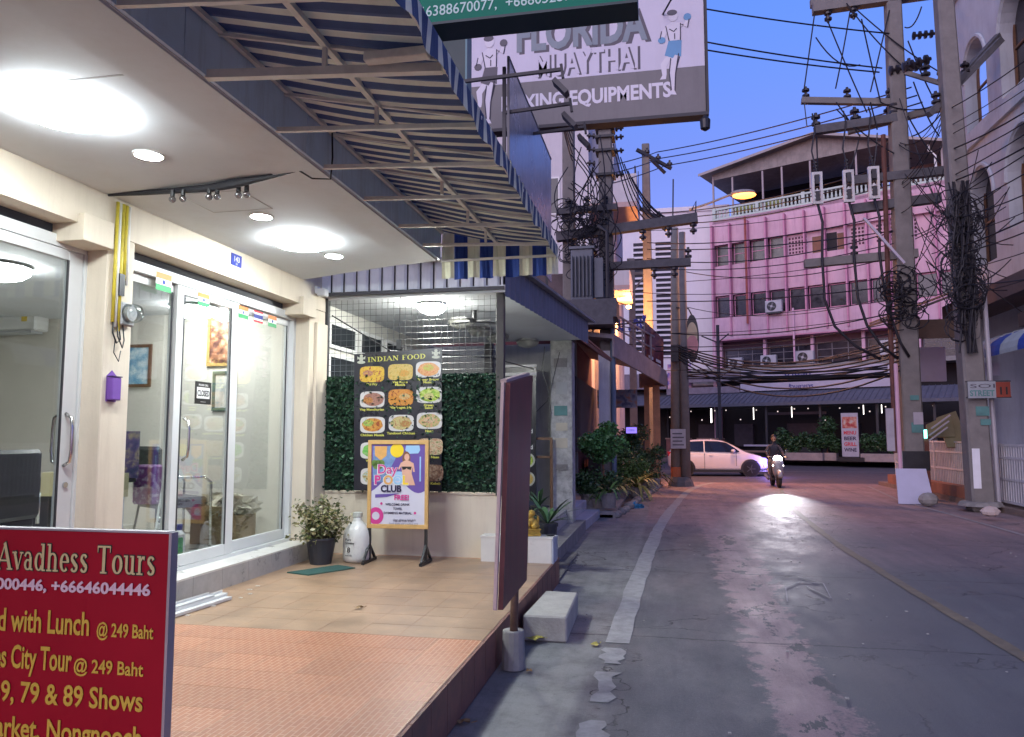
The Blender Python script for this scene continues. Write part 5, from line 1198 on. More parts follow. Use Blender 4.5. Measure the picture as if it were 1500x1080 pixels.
# ---- dark red restaurant with sloping awning
rc = M('dark_red_wall', (.12,.035,.035), .8, var=.2, dirt=.3); rrf = M('rusty_red_sheet', (.17,.06,.055), .6, var=.25, dirt=.3); lil = M('greyish_awning_sheet', (.28,.25,.27), .7, var=.2, dirt=.3)
t = thing('red_restaurant', 'dark red open restaurant beyond the steps with a grey canopy', 'restaurant', (-4,20,0))
part('wall', MB().box(-7,-2.5,15.2,26.5,0,4.6), rc, t, w=True)
part('floor', MB().box(-2.5,-1.0,15.3,26.0,0,.12), conc, t, w=True)
part('roof', MB().slab((-2.45,15.4,4.3),(-1.55,15.6,3.55),(-1.35,20,3.6),(-2.45,20,4.3),.05), rrf, t, w=True)
for i in range(22): part('roof_rib', MB().bar((-2.4,15.6+i*.2,4.27),(-1.55+.01*i,15.7+i*.2,3.62),.03), rrf, t, w=True)
part('canopy', MB().slab((-1.3,20.4,4.35),(.05,24.9,3.70),(-2.5,26,4.4),(-2.5,20.4,4.5),.12), lil, t, w=True)
part('canopy_fascia', MB().slab((-1.32,20.38,3.75),(.06,24.88,3.22),(.06,24.88,3.72),(-1.32,20.38,4.37),.05), lil, t, w=True)
part('canopy_end', MB().slab((.07,24.9,3.22),(-.8,25.6,3.22),(-.8,25.6,3.7),(.07,24.9,3.72),.05), lil, t, w=True)
occ = M('orange_lit_column', (.45,.22,.12), .8, var=.2, dirt=.4)  # the lamp's orange light is put into the column colour
part('column', MB().box(-.38,-.16,24.7,24.95,0,3.25), occ, t, w=True); part('column', MB().box(-.66,-.50,24.9,25.1,0,3.25), occ, t, w=True)
part('counter', MB().box(-2.3,-1.5,23,26,.12,1.0), M('dark_counter',(.04,.04,.045),.5), t, w=True)
part('back_shelf', MB().box(-2.49,-2.3,20,26,1.2,3.2), M('dim_interior',(.05,.04,.05),.7,var=.5,scale=3), t, w=True)
part('menu_strip', MB().box(-2.2,-.9,25.2,25.23,2.55,3.15), food_mat('blue_board_print',(.05,.08,.2),(.2,.25,.4),(.35,.15,.08),5), t, w=True)
for i in range(7): part('railing_post', MB().bar((-1.9+.25*i,20.6+.62*i,4.4-.08*i),(-1.9+.25*i,20.6+.62*i,5.3-.08*i),.05), lil, t, w=True)
part('railing', MB().bar((-1.9,20.6,5.3),(-.15,25.0,4.75),.05).bar((-1.9,20.6,4.9),(-.15,25.0,4.35),.04), lil, t, w=True)
part('upper_wall', MB().box(-7,-2.2,21.0,26.4,4.6,6.2), M('dark_upper_wall',(.10,.075,.08),.8,var=.4,scale=3), t, w=True)
def ppl(t, x, z): pass
rs = thing('red_sign', 'dark red hanging restaurant sign with pale lettering beside the orange pole', 'sign', (-.3,24.6,3.6))
part('board', MB().slab(tuple(WY(946,538,24.2)),tuple(WY(972,552,25.0)),tuple(WY(972,497,25.0)),tuple(WY(946,472,24.2)),.06), food_mat('red_sign_print',(.10,.012,.02),(.14,.02,.03),(.34,.12,.05),4), rs, w=True)
for r_ in range(4):
    for c_ in range(2):
        x0 = 950+c_*11; y0 = 518+r_*7+(x0-946)*.5
        part('letter', MB().add([tuple(WY(x0,y0,24.15+.028*(x0-946))),tuple(WY(x0+7,y0+3.5,24.15+.028*(x0-939))),tuple(WY(x0+7,y0+7.5,24.15+.028*(x0-939))),tuple(WY(x0,y0+4,24.15+.028*(x0-946)))],[(0,1,2,3)]), inkw, rs, w=True)
part('post', MB().tube([tuple(WY(944,470,24.2)),tuple(WY(944,546,24.2))],.03,6), lil, rs, w=True); part('lamp_arm', MB().tube([tuple(WY(944,472,24.2)),tuple(WY(900,476,24.2)),tuple(WY(885,488,24.2))],.025,6), ironm, rs, w=True)
bs = thing('blue_letter_sign', 'blue Thai letters standing in front of the pale wall', 'sign', tuple(WY(905,484,26)))
text(bs,'ม : าห์',0,0,.62,M('blue_letters',(.03,.05,.32),.4),bold=.05,ext=.03,wid=.95)
t = thing('dark_figure_sign','tall black hanging oval sign with a cream and pink middle on the notice pole','sign',tuple(WY(1014,496,25.4)))
def ov(cx, cz, rx, rz, m, nm, y0, y1): part(nm, MB().lathe((0,0,0),[(1,0),(1,y1-y0)],20,'y'), m, t).matrix_basis = Matrix.Translation((cx,y0,cz)) @ Matrix.Diagonal((rx,1,rz,1))
ov(0,0,.22,.80,blkf,'board',0,.06); ov(0,.12,.17,.42,M('cream_print',(.50,.42,.28),.5,var=.2),'middle',-.012,0); ov(0,-.20,.19,.30,M('pink_print',(.48,.22,.24),.5,var=.2),'lower_middle',-.02,-.013)
part('hook', MB().tube([(0,.03,.78),(-.1,.03,1.0),(-.5,.03,1.05)],.025,6), ironm, t)
# ---- double notice pole and orange lit pole
t = thing('power_pole','grey double pole with a pasted notice at the left of the crossing','power pole',(.44,25.5,0))
part('shaft', MB().tube([(-.12,.1,0),(-.02,.1,8.6)],.19,10,r1=.13), cpole, t, smooth=True); part('shaft', MB().tube([(.18,-.05,0),(.22,-.05,8.4)],.17,10,r1=.11), M('darker_pole',(.15,.145,.15),.8,var=.2,dirt=.3), t, smooth=True)
part('notice', MB().box(-.28,.20,-.27,-.255,1.22,1.85), M('notice_paper',(.42,.42,.46),.8,var=.2,dirt=.4,dirtcol=(.2,.2,.25)), t); 
for i in range(4): part('notice_line', MB().box(-.22,.14-.05*(i%2),-.275,-.271,1.32+i*.12,1.36+i*.12), inkd, t)
part('paint_band', MB().tube([(-.10,.08,.25),(-.10,.08,.62)],.198,10), M('orange_band',(.42,.12,.05),.7,var=.3), t); part('base', MB().lathe((.03,0,0),[(.42,0),(.38,.15),(.3,.3)],10), cpole_d, t); part('meter_box', MB().box(-.22,.02,-.32,-.12,4.05,4.6), ironm, t)
t = thing('power_pole','tall pole lit orange with two insulator arms behind the red sign','power pole',(-.58,30,0))
part('shaft', sq_pole(MB(),(0,0,0),(0,0,13.3),.42,.30), cpole, t, bevel=.03)
for z in (12.85,10.5):
    part('arm', MB().bar((-.35,-.3,z+.15),(1.0,.2,z-.55),.12).bar((.2,-.2,z-.25),(.75,.1,z-.75),.10), ironm, t)
    for u in (.30,.62,.95): part('insulator', insulator_mb((-.35+1.35*u,-.3+.5*u,z+.22-.7*u),.13,1,(0,0,1)), insul, t)
t = thing('power_pole','far pale pole behind the lower crossarm','power pole',(-1.6,40,0)); part('shaft', sq_pole(MB(),(0,0,0),(0,0,11.0),.4,.3), cpole, t); part('arm', MB().bar((-.9,0,10.2),(.9,0,10.2),.15).bar((-.7,0,10.1),(0,0,9.2),.08).bar((.7,0,10.1),(0,0,9.2),.08), cpole, t)
# ---- white balcony building
wp = M('white_plaster', (.56,.54,.56), .75, var=.08, scale=1.5, streak=.3, dirtcol=(.38,.36,.36)); pnkw = M('pinkish_plaster', (.50,.36,.34), .8, var=.1, dirt=.2)
t = thing('balcony_building','white corner building with stacked balconies behind the transformer','building',(-4,30,0))
part('wall', MB().box(-9,-2.55,26.6,36,0,14.0), wp, t, w=True); part('wall', MB().box(-2.55,-1.75,28.2,34,0,13.3), wp, t, w=True)
def balcony(x0,x1,y0,y1,z,h,lab=None):
    b_ = part('balcony', MB().box(x0,x1,y0,y1,z,z+.18), pnkw, t, w=True)
    part('parapet', MB().box(x1-.1,x1,y0,y1,z+.181,z+h).box(x0,x1-.1,y0,y0+.1,z+.181,z+h), wp, b_, w=True); part('rail', MB().bar((x1-.05,y0,z+h+.25),(x1-.05,y1,z+h+.25),.05).bar((x1-.05,y0+.05,z+h),(x1-.05,y0+.05,z+h+.25),.05).bar((x1-.05,y1-.05,z+h),(x1-.05,y1-.05,z+h+.25),.05), ironm, b_, w=True)
balcony(-2.6,-.85,26.6,30.0,9.75,1.2); balcony(-2.6,-1.15,26.6,29.5,6.75,.85)
for z in (10.0,6.5):
    wd = part('window', MB().box(-2.545,-2.5,27.2,28.1,z,z+1.5), alu, t, w=True); part('pane', MB().box(-2.499,-2.49,27.26,28.04,z+.06,z+1.44), drkglass, wd, w=True)
for (x0,x1,z0,z1) in ((-4.6,-3.6,9.6,11.0),(-4.6,-3.6,6,7.4)):
    wd = part('window', MB().box(x0,x1,26.56,26.598,z0,z1), alu, t, w=True); part('pane', MB().box(x0+.06,x1-.06,26.55,26.559,z0+.06,z1-.06), drkglass, wd, w=True)
# wall lamp glowing orange under the lower balcony
sod = M('sodium_lamp_lit', (1,.6,.2), .4, var=0, emit=60, emitcol=(1.0,.42,.10))
wlp = thing('wall_lamp','small orange wall lamp glowing beside the transformer shelf','lamp',(-1.25,28.0,6.38))
part('arm', MB().tube([(0,0,.05),(-.4,.1,.2),(-1.3,.2,.2)],.03,6), ironm, wlp); part('bulb', MB().ball((0,0,0),(.09,.09,.06),10,8), sod, wlp, smooth=True)
ld = bpy.data.lights.new('sodium_wall_light','POINT'); ld.energy = 480; ld.color=(1.0,.40,.12); ld.shadow_soft_size=.10; lo = bpy.data.objects.new('sodium_wall_light', ld); scene.collection.objects.link(lo); lo.parent = wlp; lo.location=(.12,.1,-.18)
# ---- greenery along the kerb
def topiary(c, rad, stem_h, label, seed, n=2600, leaf=.055, mat=None, potted=True, group='plants along the left kerb'):
    rn = random.Random(seed); t = thing('shrub', label, 'shrub', (c[0],c[1],0), 0, group)
    if potted: part('pot', MB().lathe((0,0,0),[(.20,0),(.26,.30),(.28,.30),(.28,.35),(.22,.35)],14), conc, t)
    tr_ = MB().tube([(0,0,.2),(.03,.02,stem_h*.6),(0,0,c[2])],.035,7,r1=.02)
    for k in range(5): a = k*1.3; tr_.tube([(0,0,c[2]*.8),(rad[0]*.5*math.cos(a),rad[1]*.5*math.sin(a),c[2]+.1*math.sin(3*a))],.015,5,r1=.006)
    part('trunk', tr_, wood, t)
    mb = MB(); lobes = [Vector((0,0,c[2]))]+[Vector((rn.gauss(0,rad[0]*.4),rn.gauss(0,rad[1]*.4),c[2]+rn.gauss(0,rad[2]*.35))) for _ in range(7)]
    for i, l0 in enumerate(lobes): k = .85 if i == 0 else rn.uniform(.4,.6); leaves(mb, l0, tuple(q*k for q in rad), int(n/(len(lobes))), leaf, rn, .5, 1.5)
    part('foliage', mb, mat or gl, t); return t
topiary((-1.42,17.4,1.42),(.58,.55,.42),1.1,'round clipped bush on a stem beside the wrapped pole',1,3600,.06,M('fresh_leaf',(.08,.22,.07),.4,var=.3,scale=10,island=.6))
topiary((-1.62,17.0,.62),(.50,.5,.40),.5,'low dark shrub under the round clipped bush',2,2200,.06,gl)
topiary((-1.0,21.2,.80),(.48,.5,.55),.5,'mid green shrub just beyond the wrapped pole',3,2200,.06,gl2)
topiary((-.45,23.4,.85),(.50,.5,.60),.5,'dark leafy shrub nearest the notice pole',5,2200,.06,gl)
topiary((-1.15,24.3,1.3),(.65,.5,.62),1.0,'dark bush under the canopy by the orange-lit column',6,2200,.07,gl)
for i,(x,y,lb,lm,L) in enumerate(((-1.15,15.6,'fern in a grey pot on the last step',gl2,.6),(-1.25,18.9,'yellow green palm between the shrubs',gl3,1.0),(-.75,20.0,'yellowish palm drooping over the kerb',gl3,1.0),(-.72,22.2,'tall palm like plant beyond the shrubs',gl3,1.1),(-1.38,16.2,'potted fern beside the end of the steps',gl2,.6),(-.35,24.6,'small palm beside the notice pole',gl2,.9))):
    fern((x,y,0 if i else .17),lb,48 if L>.7 else 34,L,.075,'plants along the left kerb',.17,.3,lm,seed=50+i,potmat=conc,droop=.8)
mb = MB(); rn = random.Random(9)
for i in range(46):
    y = 15.4+i*.22; x = -1.02+.105*(y-15)*.75+rn.uniform(-.04,.04); s_=rn.uniform(.07,.13); mb.ball((x,y,s_*.4),(s_,s_*1.1,s_*.7),7,5)
o = single('kerb_stones', mb, conc, 'row of rough stones edging the planted bed at the left kerb', 'stones'); o['kind']='stuff'
structure('planting_bed', MB().prism([(-2.4,15.3),(-1.05,15.3),(-.15,25.2),(-2.4,25.2)],.001,.06,'xy'), M('bed_soil',(.07,.055,.045),.95,var=.4,bump=1,bscale=20))
bl = leaves(MB(), (0,0,.03),(.22,.12,.03),60,.10,random.Random(3)); t = thing('blue_rag','crumpled blue plastic rag on the shoulder by the planted bed','rag',tuple(WZ(929,744,.005))); part('sheet', bl, M('blue_plastic',(.05,.25,.45),.4,var=.3,scale=9), t)
# parked motorcycle in the shade (dark, with blue glow)
t = thing('display_light','small violet illuminated panel inside the dark restaurant','sign',tuple(WY(925,630,23.5))); part('panel', MB().box(-.16,.16,-.02,.02,-.10,.08), M('violet_panel_lit',(.2,.1,.6),.5,var=0,emit=.6,emitcol=(.30,.22,1.0)), t); part('frame', MB().box(-.18,.18,.021,.05,-.12,.10), ironm, t); text(t,'OPEN',-.12,-.04,.085,inkw,y=-.022,bold=.02)
# ================================================================== pink building over the crossing
pink = M('pink_plaster', (.57,.375,.46), .8, var=.16, scale=.9, streak=.55, dirtcol=(.36,.17,.26)); pinkd = M('pink_fin_paint', (.55,.25,.36), .8, var=.15, streak=.3, dirtcol=(.28,.09,.12))
pinkw = M('pale_pink_plaster', (.60,.38,.48), .8, var=.08); mint = M('mint_balustrade', (.46,.55,.50), .7, var=.12); tin = M('old_tin_sheet', (.24,.215,.20), .7, var=.3, scale=2, streak=.5, dirtcol=(.10,.085,.08))
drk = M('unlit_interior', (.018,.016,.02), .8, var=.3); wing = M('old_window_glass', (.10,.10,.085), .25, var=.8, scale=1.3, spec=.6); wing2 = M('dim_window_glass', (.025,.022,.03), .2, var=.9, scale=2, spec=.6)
L = 14.6
pb = thing('pink_building', 'pink four storey building with an open tin roofed top floor across the junction', 'building', (3.25, 50, .3), R(-25.8))
OZ = -.3   # the numbers below are heights over the road
def bx(nm, x0,x1,y0,y1,z0,z1, mat, parent=None, **k): return part(nm, MB().box(x0,x1,y0,y1,z0+OZ,z1+OZ), mat, parent or pb, **k)
bx('wall',0,L,0,.25,13.95,15.55,pink); bx('wall',0,L,.9,1.1,12.2,14.6,pink)           # upper band and the recessed wall behind the windows
bx('wall',0,L,.0,.25,10.62,12.55,pink); bx('wall',0,L,-.25,.2,7.75,9.15,pink); bx('soffit',0,L,-.25,1.1,7.68,7.745,pinkd)
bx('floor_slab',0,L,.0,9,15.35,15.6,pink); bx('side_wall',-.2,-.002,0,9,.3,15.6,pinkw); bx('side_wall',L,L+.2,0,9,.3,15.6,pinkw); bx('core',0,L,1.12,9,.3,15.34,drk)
n_f = 12
for i in range(n_f):
    x = .05 + i*1.155
    bx('fin',x-.045,x+.045,-.40,-.002,7.95,15.2,pinkd)
# upper windows: four bays of old glass
def win(x0,x1,z0,z1,y,mat,rails=1,fr=pinkd,dep=.05):
    w = bx('window',x0,x1,y,y+dep,z0,z0+.06,fr); me = MB()
    me.box(x0,x1,y,y+dep,z1-.06+OZ,z1+OZ).box(x0,x0+.05,y,y+dep,z0+.06+OZ,z1-.06+OZ).box(x1-.05,x1,y,y+dep,z0+.06+OZ,z1-.06+OZ)
    for r_ in range(rails): zz = z0+(z1-z0)*(r_+1)/(rails+1); me.box(x0+.05,x1-.05,y,y+dep,zz-.02+OZ,zz+.02+OZ)
    part('frame', me, fr, w); part('pane', MB().box(x0+.05,x1-.05,y+.02,y+.035,z0+.06+OZ,z1-.06+OZ), mat, w); return w
for i in range(4): win(.12+i*1.155,1.1+i*1.155,12.58,13.98,.30,wing,1)
bx('wall',4.65,L,.28,.5,12.55,13.95,pink)
hole = M('dark_block_hole', (.09,.04,.06), .9)
def breeze(x0,nx,z0=12.75,nz=5):
    g = MB()
    for i in range(nx):
        for j in range(nz): g.box(x0+i*.19,x0+i*.19+.11,.262,.279,z0+j*.22+OZ,z0+j*.22+.13+OZ)
    part('breeze_blocks', g, hole, pb)
breeze(4.75,6); breeze(8.35,5); breeze(9.7,5); breeze(10.9,5)
win(6.15,6.75,12.6,13.6,.22,M('brown_shutter',(.20,.09,.06),.7,var=.2),0,wood); bx('window_opening',6.78,7.55,.24,.278,12.6,13.7,drk); win(7.58,8.1,12.6,13.6,.22,MATS['brown_shutter'],0,wood)
for i in range(12):
    x = .12+i*1.155
    if x+1 < L: win(x,x+1.0,9.2,10.58,.16,wing2,0)
# dark office floor below
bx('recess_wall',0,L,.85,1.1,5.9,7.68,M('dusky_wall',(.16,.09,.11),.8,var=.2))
for i in range(5):
    x0 = .35+i*2.85
    w = win(x0,x0+2.6,5.95,7.25,.74,wing2,2,M('grey_window_frame',(.16,.15,.17),.6)); part('mullion', MB().box(x0+.85,x0+.9,.73,.79,5.95+OZ,7.25+OZ).box(x0+1.75,x0+1.8,.73,.79,5.95+OZ,7.25+OZ), MATS['grey_window_frame'], w)
    bx('column',x0-.24,x0-.06,.3,.55,5.9,7.68,pinkw)
bx('drainpipe',5.02,5.12,-.46,-.41,6.0,9.3,pinkw); bx('drainpipe',2.25,2.36,-.5,-.41,8.6,15.4,M('rusty_pipe',(.28,.07,.06),.8,var=.4))
# balustrade
bx('handrail',0,L,-.02,.18,16.25,16.36,mint); bx('base_rail',0,L,-.02,.18,15.6,15.72,mint)
bal = mesh_of('baluster', MB().lathe((0,0,0),[(.045,0),(.075,.12),(.045,.30),(.06,.42),(.045,.53)],8), mint)
for i in range(62):
    x = .12+i*.235
    if i % 12 == 0: bx('baluster_pier',x-.1,x+.1,-.04,.2,15.72,16.42,mint)
    else: link('baluster', bal, pb, (x,.08,15.72+OZ))
# open roof storey under a tin gable
for x in (.05,1.35,3.3,4.5,6.2,8.8,11.0,13.2,L-.1): bx('roof_post',x-.05,x+.05,.1,.2,15.7,min(18.3 if x>.3 else 18.6, 19.55-(x-6.6)*.302),M('pale_post',(.34,.30,.31),.7))
pk = 6.6
part('roof', MB().slab((-.7,-.5,18.75+OZ),(pk,-.5,19.8+OZ),(pk,9,19.8+OZ),(-.7,9,18.75+OZ),.06).slab((pk,-.5,19.8+OZ),(L+.6,-.5,17.2+OZ),(L+.6,9,17.2+OZ),(pk,9,19.8+OZ),.06), tin, pb)
part('gable_trim', MB().slab((-.7,-.53,18.60+OZ),(pk,-.53,19.65+OZ),(pk,-.53,19.81+OZ),(-.7,-.53,18.76+OZ),.04).slab((pk,-.53,19.65+OZ),(L+.6,-.53,17.05+OZ),(L+.6,-.53,17.21+OZ),(pk,-.53,19.81+OZ),.04), M('pale_trim',(.34,.31,.31),.7), pb)
for i in range(20):
    x0 = .0+i*.73; x1 = x0+.725; zf = lambda x: (18.85+x*.144 if x < pk else 19.8-(x-pk)*.302)+OZ-.12
    zl = 18.35+OZ
    if max(zf(x0), zf(x1)) < zl+.1: continue
    part('gable_sheet', MB().add([(x0,.12,zl),(x1,.12,zl),(x1,.12,max(zl+.05,zf(x1))),(x0,.12,max(zl+.05,zf(x0))),(x0,.14,zl),(x1,.14,zl),(x1,.14,max(zl+.05,zf(x1))),(x0,.14,max(zl+.05,zf(x0)))],[(0,1,2,3),(7,6,5,4),(0,4,5,1),(1,5,6,2),(2,6,7,3),(3,7,4,0)]), tin, pb)
part('attic_back', MB().box(0,9,6,6.2,15.6+OZ,18.9+OZ).box(9.001,L,6,6.2,15.6+OZ,17.1+OZ), drk, pb); part('attic_wall', MB().box(10.8,L,2,2.2,15.6+OZ,17.3+OZ), M('attic_curtain',(.10,.045,.035),.8,var=.5,scale=3), pb)
part('downpipe', MB().tube([(12.6,-.1,17.7+OZ),(12.6,-.1,17.4+OZ),(12.9,-.1,17.0+OZ),(12.9,-.1,15.8+OZ)],.07,8), wht, pb)
bx('attic_plants',1.2,4.4,.5,1.0,16.0,16.5,gl3)
# shop level: signs, canopy, dark bar behind
lils = M('lilac_white_sign', (.45,.42,.50), .6, var=.12, scale=2, dirt=.2, dirtcol=(.3,.25,.3)); cnp = M('slate_canopy', (.10,.105,.14), .7, var=.2, streak=.3, dirtcol=(.06,.06,.075))
bx('ledge',-2.9,L,-.7,.8,5.62,5.85,conc); 
for k,(z0,z1) in enumerate(((5.1,5.62),(4.35,4.8))):
    bx('sign_band',2.0,10.6,-1.0-.2*k,-.9-.2*k,z0,z1,lils); bx('sign_band',-2.9,1.95,-1.0-.2*k,-.9-.2*k,z0-.05,z1-.1,M('dull_sign_band',(.20,.17,.21),.7,var=.3))
text(pb,'บ้านรัก',4.6,5.2+OZ,.36,M('sign_navy',(.04,.05,.22),.5),y=-1.01,bold=.03,wid=1.5); text(pb,'ร้านอาหาร',4.9,4.44+OZ,.3,MATS['sign_navy'],y=-1.21,bold=.03,wid=1.4)
part('canopy', MB().slab((-2.9,-2.9,3.55+OZ),(L,-2.9,3.55+OZ),(L,-1.0,4.32+OZ),(-2.9,-1.0,4.32+OZ),.06), cnp, pb)
for i in range(60): x=-2.85+i*.295; part('canopy_rib', MB().bar((x,-2.89,3.575+OZ),(x,-1.02,4.335+OZ),.03), cnp, pb)
bx('canopy_edge',-2.9,L,-2.94,-2.88,3.38,3.56,cnp)
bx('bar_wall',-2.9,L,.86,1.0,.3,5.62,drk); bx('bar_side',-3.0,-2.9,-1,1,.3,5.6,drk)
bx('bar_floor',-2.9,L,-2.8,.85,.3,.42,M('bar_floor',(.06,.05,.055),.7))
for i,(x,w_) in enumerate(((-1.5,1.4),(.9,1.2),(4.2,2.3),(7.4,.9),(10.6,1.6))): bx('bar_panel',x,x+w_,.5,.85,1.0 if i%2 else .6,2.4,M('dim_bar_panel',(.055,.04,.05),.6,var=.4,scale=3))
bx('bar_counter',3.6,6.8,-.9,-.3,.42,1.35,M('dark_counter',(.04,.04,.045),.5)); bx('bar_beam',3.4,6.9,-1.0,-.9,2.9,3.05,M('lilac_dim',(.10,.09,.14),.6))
for x in (1.0,4.0,7.0,9.9,12.6): bx('bar_post',x-.06,x+.06,-2.6,-2.48,.3,3.5,ironm)
Wp = lambda x,y,z: pb_m @ Vector((x,y,z+OZ))
pb_m = tmat(pb)
# fairy lights and glowing tubes
fl = M('warm_bulb_lit', (1,.9,.75), .4, var=0, emit=.4, emitcol=(1,.85,.8)); flt = M('tube_lamp_lit', (1,.95,.9), .4, var=0, emit=2, emitcol=(1,.93,.88))
bm_ = mesh_of('bulb', MB().ball((0,0,0),.04,6,5), fl); rn = random.Random(6)
st = thing('string_lights','string of small pale bulbs under the slate canopy','string lights',tuple(Wp(5,-2.5,3.2)),R(-25.8))
for i in range(20):
    x = -7.5+i*.8+rn.uniform(-.2,.2); link('bulb', bm_, st, (x, rn.uniform(-.2,.8), -.02-rn.random()*.7*(i%3==0)))
part('wire', MB().tube([(-7.8,.2,.12),(-3,.2,.05),(2,.2,.08),(8,.2,.1)],.012,4), ironm, st)
for i,(x,h,lb) in enumerate(((.6,.85,'brightest glowing tube lamp hanging above the white car'),(3.2,.7,'slim glowing tube lamp hanging left of the bar counter'),(5.4,.6,'slim glowing tube lamp hanging over the bar counter'),(9.2,.5,'glowing tube lamp hanging near the menu banner'),(10.1,.45,'short faint tube lamp at the right of the menu banner'))):
    p = Wp(x,-2.4,3.3); t = thing('tube_lamp',lb,'hanging lamp',(p.x,p.y,p.z),0,'tube lamps under the slate canopy'); part('tube', MB().tube([(0,0,0),(0,0,-h)],.04 if i==0 else .02,8), flt, t); part('cord', MB().tube([(0,0,0),(0,0,.25)],.01,4), ironm, t)
# street side furniture
def W2(x,y): return pb_m @ Vector((x,y,0))
plt = M('planter_plaster', (.36,.29,.27), .8, var=.2, dirt=.3)
def planter(x,y,w,lb,seed,plants=5,h=.42):
    p = W2(x,y); t = thing('planter_box', lb, 'planter', (p.x,p.y,.305), R(-25.8), 'planters in front of the dark bar'); part('box', MB().box(-w/2,w/2,-.25,.25,0,h), plt, t, bevel=.015)
    mb = MB(); rn = random.Random(seed)
    for k in range(plants): c = (-w*.38+w*.76*k/max(1,plants-1), 0, h+.5+rn.uniform(-.1,.25)); leaves(mb, c, (.32,.25,.48), 300, .11, rn, .3, 1.8)
    part('foliage', mb, gl, t)
planter(6.3,-3.3,2.0,'pale planter box with leafy plants left of the menu banner',31); planter(10.3,-3.5,2.1,'pale planter box with leafy plants right of the menu banner',34); planter(7.5,-2.9,.8,'small planter with a tall young tree by the bar',37,2)
for (x,h,lb,sd) in ((7.3,2.4,'slender young tree growing in front of the dark bar',1),(5.0,1.6,'bushy sapling at the left end of the planters',2),(11.2,1.9,'bushy sapling at the right end of the planters',3)):
    p = W2(x,-2.6); t = thing('young_tree', lb, 'tree', (p.x,p.y,.3), 0, 'young trees in front of the dark bar'); rn = random.Random(sd+80)
    part('trunk', MB().tube([(0,0,0),(.05,0,h*.6),(.0,.05,h)],.04,6,r1=.015), wood, t); part('crown', leaves(leaves(MB(),(0,0,h*.8),(.55,.5,.6),360,.12,rn,.2,1.9),(.2,0,h*.5),(.4,.4,.4),160,.12,rn,.2), gl, t)
p = W2(3.9,-3.6); t = thing('wooden_bench','low brown wooden bench in front of the dark bar','bench',(p.x,p.y,.305),R(-25.8)); bw = M('bench_wood',(.26,.16,.12),.7,var=.2)
part('seat', MB().box(-1.0,1.0,-.3,.3,.42,.52), bw, t)
for s in (-.85,.85): part('leg', MB().box(s-.09,s+.09,-.28,.28,0,.42), bw, t)
part('backrest', MB().box(-1.0,.6,.28,.34,.75,.85), lils, t)
p = W2(8.75,-3.6); t = thing('banner_stand','upright white and red menu banner standing between the planters','banner',(p.x,p.y,.305),R(-25.8))
part('sheet', MB().box(-.42,.42,-.02,.02,.25,2.55), M('banner_white',(.42,.41,.46),.6,var=.15), t); part('base', MB().box(-.6,.7,-.3,.3,0,.22), blkf, t)
part('picture', MB().box(-.36,.36,-.026,-.021,1.75,2.35), food_mat('banner_red_print',(.35,.04,.05),(.5,.2,.15),(.5,.45,.4),5), t)
for i,s_ in enumerate(('MENU','BEER','GRILL','WINE')): text(t,s_,0,1.42-.3*i,.26,(col_r if i%2==0 else MATS['ink_navy']),y=-.024,align='CENTER',bold=.03,wid=.62)
for i,(x,y,lb) in enumerate(((.9,-3.3,'brown crate low wall behind the white car'),(-1.2,-3.2,'brown low cabinet at the far left of the dark bar'))):
    p = W2(x,y); t = thing('cabinet',lb,'cabinet',(p.x,p.y,.305),R(-25.8)); part('body', MB().box(-.7,.7,-.25,.25,0,1.15), M('maroon_wood',(.16,.06,.05),.7,var=.3), t); part('top', MB().box(-.75,.75,-.3,.3,1.15,1.22), bw, t)
# air conditioners on the facade
def acunit(x,y,z,lb,s=1.0):
    t = thing('air_conditioner_unit', lb, 'air conditioner', tuple(Wp(x,y,z)), R(-25.8), 'outdoor air conditioners on the pink building')
    part('casing', MB().box(-.5*s,.5*s,-.32,0,0,.72*s), M('ac_casing',(.44,.43,.46),.5,var=.12,dirt=.2), t, bevel=.02); part('fan_guard', MB().lathe((-.1*s,-.325,.36*s),[(.28*s,0),(.28*s,-.015),(.25*s,-.018)],20,'y'), blkf, t)
    f = part('fan', MB().lathe((-.1*s,-.345,.36*s),[(.07*s,0),(.07*s,-.01)],10,'y'), MATS['ac_casing'], t)
    for k in range(4): part('blade', MB().box(.06,.23*s,-.003,.003,-.05,.05), M('fan_blade_grey',(.13,.13,.14),.5), f).matrix_basis = Matrix.Translation((-.1*s,-.347,.36*s)) @ Matrix.Rotation(R(90*k+20),4,'Y')
    part('bracket', MB().box(-.4*s,.4*s,-.3,.0,-.08,-.002), ironm, t)
acunit(3.95,-.27,9.15,'white air conditioner below the second row of windows',1.0); acunit(1.25,.3,5.92,'leftmost air conditioner above the shop signs',.9); acunit(3.35,.3,5.92,'second air conditioner above the shop signs',.95); acunit(5.55,.2,5.95,'third air conditioner above the shop signs',1.05); acunit(10.3,-.05,6.15,'biggest air conditioner above the shop signs beside the pole',1.15)
